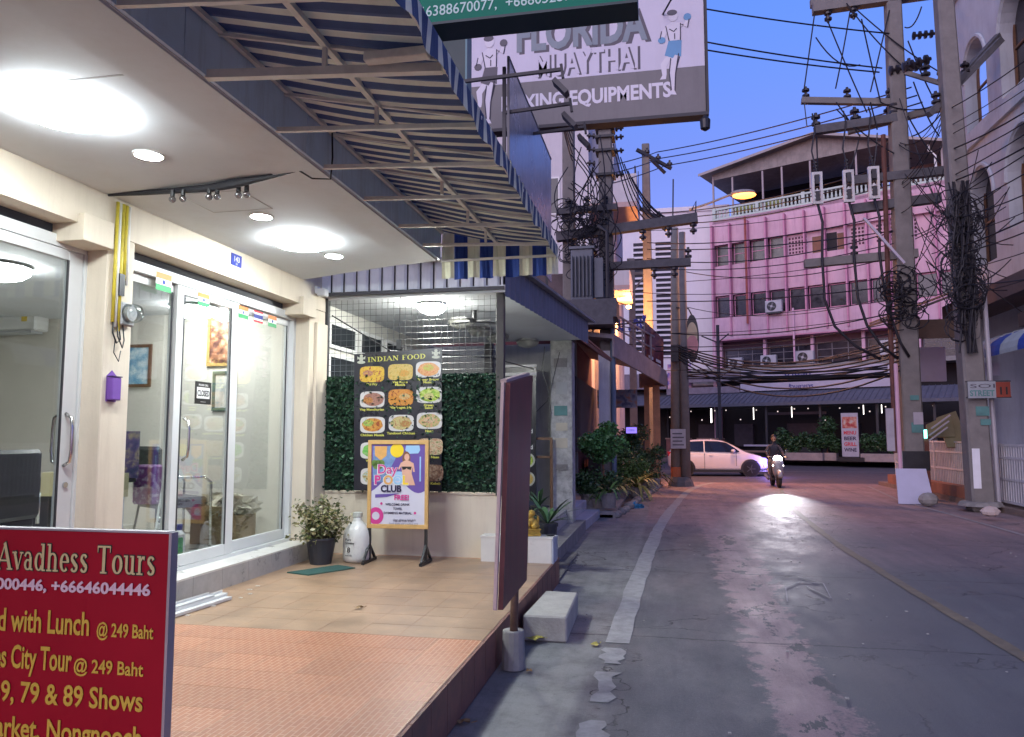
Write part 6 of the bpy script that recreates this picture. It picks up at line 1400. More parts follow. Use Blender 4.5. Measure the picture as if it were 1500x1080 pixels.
# ---- pale building with louvres on its left
wb = thing('white_building','pale lilac white building with two stacks of dark louvres left of the pink one','building',(-1.5,52,.3))
lw = M('lilac_white_wall', (.66,.65,.70), .8, var=.06, scale=1, streak=.2, dirtcol=(.4,.38,.44))
part('wall', MB().box(-2.6,6.0,0,8,0,16.9), lw, wb); part('wall', MB().box(-5.3,-2.61,1,8,0,16.4), lw, wb); part('parapet', MB().box(-5.3,6.0,-.1,-.002,16.6,16.95), lw, wb)
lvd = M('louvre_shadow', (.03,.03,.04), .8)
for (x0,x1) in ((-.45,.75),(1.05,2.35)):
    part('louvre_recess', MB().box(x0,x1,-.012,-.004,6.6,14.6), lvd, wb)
    sm = mesh_of('slat', MB().box(x0,x1,-.12,-.013,0,.13), lw)
    for i in range(22): link('slat', sm, wb, (0,0,6.65+i*.36))
part('lower_band', MB().box(-5.3,4.55,-1.6,-.1,4.4,5.4), M('dull_sign_band',(.20,.17,.21)), wb); part('lower_wall', MB().box(-5.3,4.55,-.4,-.1,0,4.4), drk, wb)
part('canopy', MB().slab((-5.3,-3.0,3.3),(4.5,-3.0,3.3),(4.5,-.5,4.3),(-5.3,-.5,4.3),.06), cnp, wb); part('poster', MB().box(1.7,3.2,-1.75,-1.61,4.3,6.0), food_mat('shop_poster_print',(.12,.10,.40),(.5,.25,.35),(.55,.52,.6),3), wb); part('poster', MB().box(3.3,4.6,-1.72,-1.61,4.6,5.5), M('pale_poster',(.45,.42,.47),.6,var=.5,scale=3), wb)
part('mast', MB().bar((-.1,2,16.9),(-.1,2,20.4),.06), ironm, wb)
t = thing('antenna_mast','thin iron mast with stays standing before the pale building','mast',(3.0,44,0)); part('mast', MB().tube([(0,0,0),(0,0,7.9)],.10,6), ironm, t)
part('stays', MB().tube([(-.9,0,7.3),(0,0,6.9),(.6,0,7.4)],.04,5).tube([(-1.6,0,6.6),(0,0,4.9),(.9,0,5.5)],.035,5), ironm, t)
# far roofs to close the horizon
for i,(x,y,w_,h,lb) in enumerate(((-14,56,9,9,'plain dusky block at the far left beyond the restaurant'),(27,58,16,10,'plain dusky block at the far right behind the fence'),(-30,60,18,7,'low dusky block far out to the left'))):
    t = thing('distant_building',lb,'building',(x,y,.3)); part('wall', MB().box(-w_/2,w_/2,0,8,0,h), M('dusky_plaster',(.25,.22,.25),.8,var=.2), t); part('roof', MB().box(-w_/2-.2,w_/2+.2,-.2,8.2,h,h+.3), tin, t)
    for k in range(4): wd = part('window', MB().box(-w_/2+.8+k*w_/4.6,-w_/2+2.0+k*w_/4.6,-.03,-.002,h*.55,h*.75), alu, t); part('pane', MB().box(-w_/2+.9+k*w_/4.6,-w_/2+1.9+k*w_/4.6,-.04,-.031,h*.57,h*.73), wing2, wd)
# ================================================================== street lamp over the crossing
lp = WY(1088,285,28); t = thing('street_lamp','glowing orange sodium street lamp head on a long arm over the crossing','street lamp',tuple(lp))
lh = M('lamp_housing', (.30,.27,.25), .5, var=.1)
part('arm', MB().tube([(-1.9,.2,-.40),(-1.2,.12,-.22),(-.5,.03,.0),(-.3,0,.03)],.045,8), lh, t, smooth=True)
part('housing', MB().ball((0,0,.07),(.44,.2,.11),16,8), lh, t, smooth=True); part('lens', MB().ball((.05,0,-.035),(.42,.19,.13),16,8), M('sodium_lens_lit',(1,.7,.3),.4,var=0,emit=2.6,emitcol=(1.0,.26,.045)), t, smooth=True)
ld = bpy.data.lights.new('sodium_street_light','SPOT'); ld.energy = 2100; ld.color=(1.0,.42,.22); ld.spot_size=R(150); ld.spot_blend=.8; ld.shadow_soft_size=.25; lo = bpy.data.objects.new('sodium_street_light', ld); scene.collection.objects.link(lo); lo.parent=t; lo.location=(.03,0,-.16); lo.rotation_euler=(0,0,0)
# ================================================================== right side: building with arches, poles, fence
gw = M('grey_violet_plaster', (.46,.50,.54), .8, var=.14, scale=1.2, streak=.4, dirtcol=(.22,.21,.25), bump=.2, bscale=20)
ab = thing('arched_building', 'grey plaster building with tall round arches at the right edge', 'building', (8.1, 22.7, 0), R(-90))
TH = .38
def arch_bay(u0,u1,z0,z1,uc,r,zb,zs):
    """wall panel u0..u1, z0..z1 with a round headed opening; zb sill, zs spring line"""
    mb = MB(); mb.box(u0,uc-r,0,TH,z0,z1).box(uc+r,u1,0,TH,z0,z1)
    if zb > z0: mb.box(uc-r,uc+r,0,TH,z0,zb)
    N = 14
    for i in range(N):
        a0 = math.pi*i/N; a1 = math.pi*(i+1)/N; xa, xb_ = uc+r*math.cos(a0), uc+r*math.cos(a1)
        za, zb2 = zs+r*math.sin(a0)*1.25, zs+r*math.sin(a1)*1.25
        mb.prism([(xb_,zb2),(xa,za),(xa,z1),(xb_,z1)],0,TH)
    return part('arched_wall', mb, gw, ab)
bays = [(0,2.75,1.62,.70),(2.75,5.2,3.95,.84),(5.2,8.2,6.4,.85),(8.2,11.5,9.6,.85)]
for (u0,u1,uc,r) in bays:
    arch_bay(u0,u1,5.2,9.2,uc,r,6.0 if uc<3 else 6.5,7.65); arch_bay(u0,u1,9.45,13.6,uc,r,9.7,11.1)
    for (z0,z1) in ((6.05,8.3),(9.75,12.0)):
        w = part('window', MB().box(uc-r,uc-r+.07,.30,.36,z0,z1).box(uc+r-.07,uc+r,.30,.36,z0,z1).box(uc-.03,uc+.03,.30,.36,z0,z1).box(uc-r+.07,uc-.03,.30,.36,z0+(z1-z0)*.5,z0+(z1-z0)*.5+.05).box(uc+.03,uc+r-.07,.30,.36,z0+(z1-z0)*.5,z0+(z1-z0)*.5+.05), wood, ab)
        if not (uc < 2 and z0 > 9): part('pane', MB().box(uc-r+.05,uc+r-.05,.34,.355,z0,z1+.4), wing2, w)
    part('arch_trim', MB().tube([(uc+(r+.06)*math.cos(math.pi*i/14),-.015,7.65+(r+.06)*1.25*math.sin(math.pi*i/14)) for i in range(15)],.05,5).tube([(uc+(r+.06)*math.cos(math.pi*i/14),-.015,11.1+(r+.06)*1.25*math.sin(math.pi*i/14)) for i in range(15)],.05,5), gw, ab)
part('ledge', MB().box(-.05,11.5,-.10,TH,9.2,9.45), gw, ab); part('parapet', MB().box(-.1,11.5,-.12,TH,13.6,14.2), gw, ab); part('far_wall', MB().box(-.18,-.002,0,6,0,9.45), gw, ab)
part('inner_wall', MB().box(2.0,11.5,1.6,1.7,5.3,13.6), M('deep_room',(.04,.035,.04),.8), ab); part('floor_slab', MB().box(0,11.5,TH+.01,6,5.2,5.4).box(2.0,11.5,TH+.01,6,9.2,9.4), gw, ab)
part('overhang', MB().box(-.1,11.5,-.5,TH,4.75,5.19), M('dark_overhang',(.09,.07,.075),.8,var=.3,scale=3), ab)
part('ground_wall', MB().box(2.2,11.5,.8,1.0,0,4.74), M('maroon_shop_wall',(.055,.03,.035),.8,var=.4,scale=3), ab); part('roller_door', MB().box(4.4,8.5,.70,.79,0,3.4), M('dark_roller',(.04,.04,.05),.6,var=.2), ab)
part('column', MB().box(3.9,4.15,.0,.25,0,4.74), M('brown_post',(.14,.075,.06),.8,var=.3), ab); part('column', MB().box(.2,.5,.1,.4,0,4.74), gw, ab)
part('wall_lamp', MB().ball((5.2,-.3,4.55),(.10,.06,.12),8,6), M('dim_lit_lantern',(.6,.3,.2),.5,var=0,emit=.8,emitcol=(1,.45,.3)), ab)
part('dark_lintel', MB().box(4.0,9,-.32,-.02,4.05,4.35), ironm, ab)
# blue and pale scalloped awning
t = thing('shop_awning','blue and pale striped drop awning at the right edge above the fence','awning',(7.5,17.5,3.4))
aw_b = M('awning_strong_blue',(.02,.06,.33),.7,var=.12,dirt=.2); aw_w = M('awning_pale',(.34,.40,.42),.7,var=.12,dirt=.3)
ys = [19.6,18.55,17.9,17.05,16.2,15.3]
for i in range(5):
    mb = MB(); ya, yb = ys[i], ys[i+1]; vs = []
    for k in range(7):
        a = R(90*k/6); x = 8.0-1.0*math.sin(a)*.95; z = 3.45+.50*math.cos(a)
        vs += [(x,ya,z),(x,yb,z)]
    mb.add(vs,[(2*q,2*q+1,2*q+3,2*q+2) for q in range(6)]); mb.quad((7.05,ya,3.45),(7.05,yb,3.45),(7.05,yb,3.36),(7.05,ya,3.36))
    part('canvas_strip', mb, aw_w if i % 2 == 0 else aw_b, t, w=True)
for k in range(9): a = 0; part('canvas_rib', MB().tube([(8.0,19.5-k*.5,3.97),(7.4,19.5-k*.5,3.86),(7.07,19.5-k*.5,3.5)],.012,4), aw_w, t, w=True)
# right hand poles
p1 = thing('power_pole','square concrete pole carrying three cutout fuses right of the crossing','power pole',(5.98,20.5,0))
part('shaft', sq_pole(MB(),(0,0,0),(.05,0,13.3), .48,.36), cpole, p1, bevel=.04); part('pipe', MB().tube([(-.42,-.2,1.2),(-.42,-.2,5.4),(-.38,-.2,9.3)],.06,8), M('rust_pipe',(.11,.045,.035),.8,var=.5,scale=6), p1); part('pipe', MB().tube([(-.36,-.3,0.8),(-.36,-.3,3.4)],.05,8), pinkw, p1)
part('wrap', MB().box(-.30,.32,-.30,-.25,.78,1.25), blkf, p1); part('sticker', MB().box(-.05,.22,-.255,-.242,1.7,1.95).box(-.05,.15,-.255,-.242,2.5,2.62), MATS['teal_sticker'], p1)
part('notice_board', MB().box(-.62,-.34,-.25,-.2,1.25,2.3), M('grey_notice',(.36,.34,.38),.6,var=.2), p1); part('switch_box', MB().box(0,.22,-.265,-.243,1.9,2.2), MATS['grey_notice'], p1)
single('pale_board', MB().slab((5.42,19.75,.01),(6.20,19.72,.01),(6.16,20.08,.83),(5.48,20.10,.83),.03), M('pale_lilac_panel',(.46,.46,.60),.6,var=.06,dirt=.2,dirtcol=(.3,.3,.4)), 'pale lilac board leaning against the foot of the fuse pole', 'board')
p2 = thing('power_pole','nearest concrete pole on the right with a house number sign and coils of cable','power pole',(6.63,18.2,0))
part('shaft', sq_pole(MB(),(0,0,0),(-.22,0,12.9), .46,.34), cpole, p2, bevel=.04); part('pipe', MB().tube([(.36,.0,0),(.30,.0,5)],.05,8), M('pale_pipe',(.42,.42,.46),.5), p2); part('base', MB().lathe((0,0,0),[(.45,.12),(.40,.20),(.34,.22)],12), conc, p2)
part('stencil', MB().box(-.08,.18,-.245,-.236,2.05,2.25).box(.0,.2,-.245,-.236,1.85,1.98), MATS['teal_sticker'], p2); part('pale_patch', MB().box(-.20,-.05,-.246,-.235,.5,1.35), MATS['pale_wrap'], p2)
t = thing('street_sign','white and red address sign strapped across the nearest pole','sign',(6.75,17.83,2.42))
part('plate', MB().box(-.38,.16,-.01,.01,0,.36), M('dull_white_plate',(.27,.30,.32),.5,var=.12,dirt=.2), t); part('red_plate', MB().box(.161,.44,-.01,.01,.02,.34), M('dull_red_plate',(.24,.04,.02),.5,var=.2), t)
text(t,'SOI',-.35,.22,.12,inkd,y=-.012,wid=.48); text(t,'STREET',-.35,.05,.17,MATS['teal_sticker'],y=-.012,bold=.03,wid=.48); text(t,'11',.20,.08,.22,blackv,y=-.012,bold=.03)
for z in (.02,.36): part('strap', MB().box(-.42,.46,.011,.03,z-.015,z+.015), ironm, t)
t = thing('lilac_sign','small pale blank sign behind the nearest pole under the awning','sign',(7.2,19.2,3.0)); part('plate', MB().box(-.45,.35,0,.03,0,.3), MATS['pale_lilac_panel'], t); part('bracket', MB().box(-.05,.0,.031,.08,-.1,.5), ironm, t)
# crossarms
g='crossarms on the right hand poles'
crossarm((4.05,20.5,12.98),(7.2,20.4,13.05),.26,'topmost thick double crossarm of the fuse pole',((.12,-1),(.32,-1)),group=g,mat=cpole)
crossarm((4.05,20.75,13.28),(7.2,20.7,13.35),.20,'thin upper beam lying over the topmost crossarm',(),group=g,mat=cpole)
crossarm((3.68,20.45,10.45),(5.95,20.45,10.20),.15,'upper middle crossarm with three upright bushings',((.05,1),(.5,1),(.95,1)),group=g,mat=cpole)
crossarm((3.95,20.3,9.55),(5.95,20.4,9.75),.20,'sloping dark crossarm below the bushings',((.02,1),(.5,1),(.98,1)),group=g,s=.13)
crossarm((4.9,20.9,9.7),(7.3,20.6,10.05),.16,'crossarm running to the right between both poles',((.1,1),(.4,1)),group=g,mat=cpole)
crossarm((4.7,20.35,8.15),(7.3,20.4,8.30),.20,'fuse shelf beam, upper of two',(),group=g); crossarm((4.8,20.5,7.45),(6.9,20.4,7.60),.22,'fuse shelf beam, lower of two',(),group=g)
crossarm((3.6,20.4,6.05),(6.3,20.4,6.20),.20,'long low crossarm in front of the pink windows',((.45,1),),group=g,mat=cpole)
crossarm((6.0,18.2,8.9),(7.9,19.0,10.9),.13,'steep dark insulator arm at the nearest pole',((.1,1),(.3,1),(.5,1)),group=g); crossarm((6.6,18.3,9.6),(8.1,19.6,11.3),.12,'second steep arm behind the nearest pole',(),group=g)
crossarm((6.2,20.3,10.9),(7.0,19.9,10.3),.10,'short slanting arm with stacked insulators right of the fuse pole',((.1,1),(.5,1),(.9,1)),group=g,mat=cpole,s=.13)
for i,(x,y,z,lb) in enumerate(((1197,276,20.2,'leftmost white cutout fuse holder'),(1243,273,20.2,'middle white cutout fuse holder'),(1280,268,20.2,'rightmost white cutout fuse holder'))):
    c = WY(x,y,z); t = thing('cutout_fuse',lb+' below the pole insulators','fuse',tuple(c),0,'white cutout fuses on the pole')
    part('frame', MB().box(-.13,-.07,-.05,.05,-.42,.42).box(.07,.13,-.05,.05,-.42,.42).box(-.07,.07,-.05,.05,.34,.42).box(-.07,.07,-.05,.05,-.42,-.34), M('porcelain_white',(.55,.55,.53),.3,var=.15,dirt=.3), t)
    part('body', insulator_mb((0,0,-.32),.085,3), MATS['porcelain_white'], t); part('contact', MB().box(-.05,.05,-.08,-.04,.1,.34).box(-.05,.05,-.08,-.04,-.34,-.12), ironm, t)
    part('lead', insulator_mb((0,.1,.5),.07,3), insul, t)
    part('drop_cable', MB().tube([(0,0,-.42),(.1,0,-.9),(.06,0,-1.8),(.08+.03*i,0,-2.9),(.3,0,-3.6),(.75-.15*i,0,-4.1),(1.35-.35*i,.05,-4.45)],.035,6), MATS['black_cable'], t, smooth=True)
    part('jumper', MB().tube([(0,0,.42),(-.1,0,1.0),(.0,0,1.6+.1*i),(-.05,0,2.0)],.022,5), MATS['black_cable'], t)
part('brace', MB().bar((5.0,20.1,7.1),(5.9,20.1,5.9),.06), lils, bpy.data.objects['cutout_fuse'], w=True)
# coils of cable: uncountable
rn = random.Random(66); mb = MB()
def loop(c, r_, r2, turns, w, ax):
    n_ = max(8, int(turns*11)); a0 = rn.uniform(0,6); p1_ = rn.uniform(0,6)
    mb.tube([c+Vector((r_*math.cos(a0+6.283*turns*k/n_)*ax[0]+.03*math.sin(k*.9+p1_), .04*math.sin(k*1.3+p1_)+r_*math.cos(a0+6.283*turns*k/n_)*ax[1], r2*math.sin(a0+6.283*turns*k/n_)+.03*math.sin(k*.6))) for k in range(n_+1)], w, 4)
for i in range(75):
    z = rn.uniform(3.9,6.7); c = Vector((rn.gauss(6.46,.13), 17.88+rn.uniform(-.12,.12), z)); r_ = rn.uniform(.10,.36); loop(c, r_, r_*rn.uniform(.8,1.7), rn.uniform(.6,2.2), rn.uniform(.006,.015), (1,.15))
for i in range(15):
    x = rn.gauss(6.50,.10); pts = [Vector((x+.07*math.sin(k*1.1+i),17.86+.05*math.cos(k+i),7.2-(7.2-3.4)*k/9)) for k in range(10)]; mb.tube(pts, rn.uniform(.012,.022), 5)
for i in range(36):
    c = Vector((rn.uniform(5.5,6.2), 20.1+rn.uniform(-.15,.15), rn.uniform(4.4,5.6))); r_ = rn.uniform(.12,.34); loop(c, r_, r_*.9, rn.uniform(.6,1.6), .014, (1,.1))
for i in range(28):
    a = Vector((rn.uniform(5.9,6.5),19.4,rn.uniform(4.5,8.2))); b_ = Vector((rn.uniform(6.6,8.0),18.6,rn.uniform(4.2,8.5))); sg = rn.uniform(.05,.7)
    mb.tube([a.lerp(b_,k/9)-Vector((0,0,sg*4*(k/9)*(1-k/9))) for k in range(10)], .011, 4)
o = single('cable_coils', mb, MATS['black_cable'], 'thick mass of black coiled cables hung on the nearest right hand pole', 'cables'); o['kind']='stuff'
# lean-to roof and stacked boards behind the fence
t = thing('lean_to','small rusty lean-to roof between the two right hand poles','shelter',(6.9,22.5,0))
part('roof', MB().slab((5.95,21.6,4.75),(7.9,21.4,5.5),(7.9,24,5.6),(5.95,24,4.9),.06), M('rusty_tin',(.14,.11,.10),.8,var=.5,scale=3,dirt=.5), t, w=True)
for i in range(14): part('roof_rib', MB().bar((6.0+i*.14,21.5,4.83+i*.053),(6.0+i*.14,23.9,4.95+i*.053),.04), MATS['rusty_tin'], t, w=True)
part('beam', MB().box(6.2,7.9,21.7,21.8,4.2,4.7), M('brown_beam',(.12,.08,.06),.8,var=.3), t, w=True); part('post', MB().box(6.35,6.55,21.75,21.95,0,4.2), M('brown_post',(.14,.075,.06)), t, w=True); part('post', MB().box(7.75,7.9,21.75,21.95,0,4.2), MATS['brown_post'], t, w=True)
part('back_board', MB().box(6.7,8.0,23.9,24,3.2,4.2), lils, t, w=True)
yb = M('olive_board', (.25,.22,.12), .7, var=.12, dirt=.25); 
single('stacked_board', MB().slab(tuple(WY(1357,640,21.9)),tuple(WY(1400,640,21.9)),tuple(WY(1392,606,22.1)),tuple(WY(1357,622,22.1)),.05), yb, 'olive board lying sideways behind the white fence panel', 'board')
single('stacked_board', MB().slab(tuple(WY(1388,655,21.8)),tuple(WY(1422,655,21.8)),tuple(WY(1400,602,22.3)),tuple(WY(1372,612,22.3)),.05), yb, 'olive board tilted against the nearest pole behind the fence', 'board')
single('yellow_board', MB().slab(tuple(WY(1414,632,18.9)),tuple(WY(1428,632,18.9)),tuple(WY(1426,586,18.9)),tuple(WY(1414,596,18.9)),.04), M('dull_yellow_board',(.38,.30,.06),.6,var=.15), 'narrow yellow board behind the nearest pole', 'board')
t = thing('metal_rack','bare white rack leaning under the olive boards','rack',tuple(WY(1370,650,21.6)))
for k in range(3): part('rod', MB().bar(tuple(WY(1358+3*k,648-10*k,21.6)),tuple(WY(1388+2*k,626-9*k,21.6)),.035), lils, t, w=True)
g_ = thing('petrol_bollard','slim red post with a tiny green light beside the fuse pole','bollard',tuple(WY(1352,700,21.2)))
gp = WY(1352,640,21.2); part('post', MB().box(gp.x-.12,gp.x+.12,21.15,21.35,.0,gp.z-.05), M('reddish_post',(.22,.08,.06),.7,var=.3), g_, w=True); part('lamp', MB().box(gp.x-.07,gp.x+.07,21.1,21.149,gp.z-.04,gp.z+.18), M('green_lamp_lit',(.2,.8,.6),.5,var=0,emit=2.0,emitcol=(.25,1,.75)), g_, w=True)
# white fence: solid panel below, railings above
fwm = M('fence_white', (.55,.55,.57), .6, var=.12, dirt=.35, dirtcol=(.22,.21,.22)); fgp = M('fence_grey_panel', (.40,.40,.42), .6, var=.12, dirt=.35)
def fence(p0, p1, h, lb, lit0=.5, lit1=1.0):
    a = Vector(p0); b_ = Vector(p1); L_ = (b_-a).length; rz = math.atan2((b_-a).y,(b_-a).x)
    t = thing('metal_fence', lb, 'fence', p0, rz, 'white metal fences along the right pavement')
    sgn = 1
    part('panel', MB().box(0,L_,-.01,.01,.14,h-.05), fgp, t)
    for z in (.14,h*.45,h*.78,h-.03): part('rail', MB().box(0,L_,-.035,.035,z,z+.045), fwm, t)
    k = int(L_/.13)
    sm = mesh_of('slat', MB().box(-.014,.014,.012,.03,.19,h-.03), fwm); sm2 = mesh_of('slat', MB().box(-.014,.014,-.03,-.012,.19,h-.03), fwm)
    for i in range(k+1): link('slat', sm2, t, (i*L_/k,0,0))
    for u in (0,.5,1): part('post', MB().box(u*L_-.04,u*L_+.04,-.05,.05,0,h+.03), fwm, t)
fence((7.55,27.5,.12),(7.40,19.55,.12),1.35,'white railed fence section between the fuse pole and the nearest pole'); fence((7.22,19.5,.05),(6.95,13.0,.05),1.38,'white railed fence section running out of the picture on the right')
t = thing('low_wall','low reddish wall under the fence beside the pale leaning board','wall',(7.2,23,0)); part('wall', MB().box(6.98,7.3,19.3,26.5,.125,.40), M('reddish_low_wall',(.26,.12,.08),.8,var=.25,dirt=.3), t, w=True)
t = thing('tyre_stopper','yellow and black striped stopper beside the pale leaning board','bollard',tuple(WZ(1352,728,.12)))
part('post', MB().tube([(0,0,0),(0,0,.75)],.08,10), blkf, t)
for z in (.12,.38,.62): part('stripe', MB().tube([(0,0,z),(0,0,z+.09)],.083,10), M('stopper_yellow',(.5,.33,.03),.6), t)
rk = MB(); rn = random.Random(4)
rk.ball((0,0,.06),(.17,.13,.10),9,6)
for v in rk.v: v += Vector((rn.uniform(-.015,.015),rn.uniform(-.015,.015),rn.uniform(-.01,.01)))
p = WZ(1451,754,.12); rk.v = [v+p for v in rk.v]; single('stone', rk, M('pale_stone',(.45,.38,.35),.9,var=.2), 'pale stone lying on the pavement beside the nearest pole', 'stone')
rk = MB().ball((0,0,.05),(.22,.16,.16),8,6); p = WZ(1360,735,.12); rk.v = [v+p for v in rk.v]; single('stone', rk, conc, 'grey lump of concrete behind the pale leaning board', 'stone')
# ================================================================== white hatchback
carw = M('white_car_paint', (.72,.68,.70), .22, var=.02, spec=.6, coat=.6); cglass = M('tinted_car_glass', (.008,.008,.010), .06, var=0, spec=.8); tyre_m = M('tyre_rubber', (.012,.012,.013), .8, var=.1); rimm = M('alloy_rim', (.30,.30,.32), .35, metal=.8, var=.1)
car = thing('parked_car', 'white hatchback passing behind the notice pole at the crossing', 'car', (2.05, 32.9, 0), R(1))
# profile stations along x (rear -2 .. front +2): x, bottom, belt, roof, half width low, half width roof
ST = [(-2.00,.42,.78,.80,.66,.60),(-1.92,.30,.92,1.02,.78,.56),(-1.72,.22,.98,1.30,.84,.58),(-1.35,.20,.98,1.43,.86,.60),(-.80,.19,.97,1.49,.87,.62),(-.20,.19,.96,1.50,.87,.62),(.30,.19,.95,1.45,.87,.60),(.72,.19,.95,1.25,.87,.62),(1.10,.19,.93,1.00,.86,.72),(1.30,.20,.90,.94,.85,.74),(1.65,.21,.82,.86,.82,.70),(1.92,.24,.68,.72,.74,.62),(2.05,.34,.54,.56,.60,.50)]
mb = MB(); secs = []
for (x,zb,zl,zr,w,wr) in ST:
    sec = [(-w*.96,zb),(-w,zb+.12),(-w*1.0,(zb+zl)/2+.05),(-w*.985,zl),(-(w*.4+wr*.6) if zr-zl>.1 else -wr*1.05,(zl+zr)/2),(-wr,zr-.03),(-wr*.7,zr),(0,zr+.015)]
    sec = sec + [(-a,b_) for a,b_ in sec[-2::-1]]
    secs.append([(x,a,b_) for a,b_ in sec])
nS = len(secs[0])
for s_ in secs: mb.v += [Vector(p) for p in s_]
for i in range(len(secs)-1):
    for k in range(nS): k2=(k+1)%nS; mb.f.append([i*nS+k,i*nS+k2,(i+1)*nS+k2,(i+1)*nS+k]); mb.mi.append(0)
mb.f.append(list(range(nS))); mb.mi.append(0); mb.f.append([(len(secs)-1)*nS+k for k in range(nS)][::-1]); mb.mi.append(0)
body = part('body', mb, carw, car, smooth=True)
sb = body.modifiers.new('sub','SUBSURF'); sb.levels = 2; sb.render_levels = 2
for s in (-1,1):
    def side(poly, mat, nm, off): return part(nm, MB().add([(x, s*y, z) for x,y,z in poly],[tuple(range(len(poly)))]), mat, car)
    yy = lambda z: (.885 - max(0,(z-.96))*.50)
    side([(x,yy(z)+.0,z) for x,z in ((-1.62,1.03),(-1.45,1.30),(-1.1,1.40),(-.55,1.43),(-.55,1.0))], cglass, 'side_window', 0)
    side([(x,yy(z),z) for x,z in ((-.50,1.0),(-.50,1.43),(0,1.42),(.35,1.36),(.62,1.19),(.85,1.02),(.85,.985))], cglass, 'side_window', 0)
    part('door_line', MB().box(-.53,-.515,s*.875-.004,s*.875+.004,.30,.97).box(.72,.735,s*.872-.004,s*.872+.004,.42,.95), dark_rub, car)
    part('sill', MB().box(-1.0,1.0,s*.80,s*.86,.17,.25) if s>0 else MB().box(-1.0,1.0,-.86,-.80,.17,.25), blkf, car)
    part('door_handle', MB().box(-.35,-.18,s*.885-.012,s*.885+.012,.83,.86).box(-1.2,-1.05,s*.885-.012,s*.885+.012,.86,.89), carw, car, bevel=.005)
    part('mirror', MB().ball((.60,s*1.00,1.03),(.09,.11,.075),12,8), carw, car, smooth=True)
    part('headlight', MB().add([(1.38,s*.80,.84),(1.55,s*.81,.80),(1.90,s*.66,.74),(1.99,s*.50,.66),(1.90,s*.68,.60),(1.62,s*.80,.68)],[(0,1,2,3,4,5)]), M('headlight_violet_lit',(.3,.25,.7),.1,var=0,emit=1.3,emitcol=(.32,.22,1.0)), car)
    part('fog_lamp', MB().add([(1.75,s*.80,.52),(1.98,s*.66,.50),(1.96,s*.62,.34),(1.80,s*.78,.38)],[(0,1,2,3)]), dark_rub, car)
    part('tail_light', MB().box(-1.97,-1.85,s*.62-.1,s*.62+.1,.80,.98), col_r, car)
    for x in (-1.28,1.28):
        wh = part('wheel', MB().lathe((x,s*.76,.31),[(.20,-.10),(.30,-.10),(.315,-.06),(.315,.06),(.30,.10),(.20,.10)],26,'y'), tyre_m, car)
        part('arch', MB().tube([(x+.36*math.cos(R(a)),s*.852,.31+.36*math.sin(R(a))) for a in range(-8,189,14)],.035,6), dark_rub, car)
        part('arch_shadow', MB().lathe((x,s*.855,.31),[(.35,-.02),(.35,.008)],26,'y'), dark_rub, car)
        part('rim', MB().lathe((x,s*.868,.31),[(.205,-.01),(.205,.01),(.19,.015)],20,'y'), M('dark_rim',(.03,.03,.035),.4), wh)
        for k in range(5): a = k*2*math.pi/5; part('spoke', MB().bar((x,s*.888,.31),(x+.18*math.cos(a),s*.888,.31+.18*math.sin(a)),.035,.02,up=(0,1,0)), M('dark_spoke',(.07,.07,.08),.4), wh)
        part('tyre_side', MB().lathe((x,s*.875,.31),[(.30,-.01),(.30,.0),(.21,.006)],26,'y'), tyre_m, wh)
part('windscreen', MB().add([(.34,-.55,1.44),(.34,.55,1.44),(1.02,.66,1.03),(1.02,-.66,1.03)],[(0,1,2,3)]).box(0,0,0,0,0,0) if False else MB().add([(.30,-.56,1.475),(.30,.56,1.475),(.68,.62,1.295),(1.06,.68,1.045),(1.06,-.68,1.045),(.68,-.62,1.295)],[(0,1,2,5),(5,2,3,4)]), cglass, car)
part('grille', MB().add([(2.03,-.42,.50),(2.03,.42,.50),(2.06,.40,.36),(2.06,-.40,.36)],[(0,1,2,3)]), dark_rub, car); part('bumper_lip', MB().box(1.55,1.98,-.70,.70,.20,.235), carw, car, bevel=.01)
ld = bpy.data.lights.new('car_headlight_glow','POINT'); ld.energy=26; ld.color=(.28,.2,1.0); ld.shadow_soft_size=.12; lo=bpy.data.objects.new('car_headlight_glow',ld); scene.collection.objects.link(lo); lo.parent=car; lo.location=(2.0,-1.05,.62)

# ================================================================== scooter and rider, coming towards the camera
sc_ = thing('motor_scooter', 'grey motor scooter with bright headlight riding towards the camera', 'scooter', (3.62, 25.9, 0), R(-76), rot=(0,0,R(-88)))
# local +x is forward
gsm = M('scooter_grey', (.30,.30,.32), .35, var=.06, coat=.4); gdk = M('scooter_dark', (.03,.03,.035), .45, var=.1)
def wheel(x, r=.25):
    w = part('wheel', MB().lathe((x,0,r),[(r*.72,-.05),(r*.95,-.055),(r,-.025),(r,.025),(r*.95,.055),(r*.72,.05)],22,'y'), tyre_m, sc_)
    part('rim', MB().lathe((x,0,r),[(r*.70,-.045),(r*.70,.045)],18,'y'), M('dark_rim',(.03,.03,.035),.4), w)
wheel(.66); wheel(-.60)
part('front_fender', MB().tube([(.66+.30*math.cos(R(a)),0,.25+.30*math.sin(R(a))) for a in range(20,150,16)],.085,8), gsm, sc_, smooth=True)
for s in (-1,1): part('fork', MB().tube([(.66,s*.10,.27),(.52,s*.08,.62)],.022,8), rimm, sc_)
part('front_shield', MB().tube([(.50,0,.34),(.52,0,.50),(.50,0,.68),(.44,0,.86),(.38,0,.98)],[.10,.17,.20,.19,.10],14), gsm, sc_, smooth=True)
part('legshield_panel', MB().box(.30,.36,-.20,.20,.35,.90), gdk, sc_, bevel=.03)
part('floorboard', MB().box(-.20,.36,-.17,.17,.24,.33), gdk, sc_, bevel=.02)
part('rear_body', MB().tube([(-.20,0,.40),(-.40,0,.50),(-.70,0,.58),(-.98,0,.66)],[.15,.19,.17,.07],12), gsm, sc_, smooth=True)
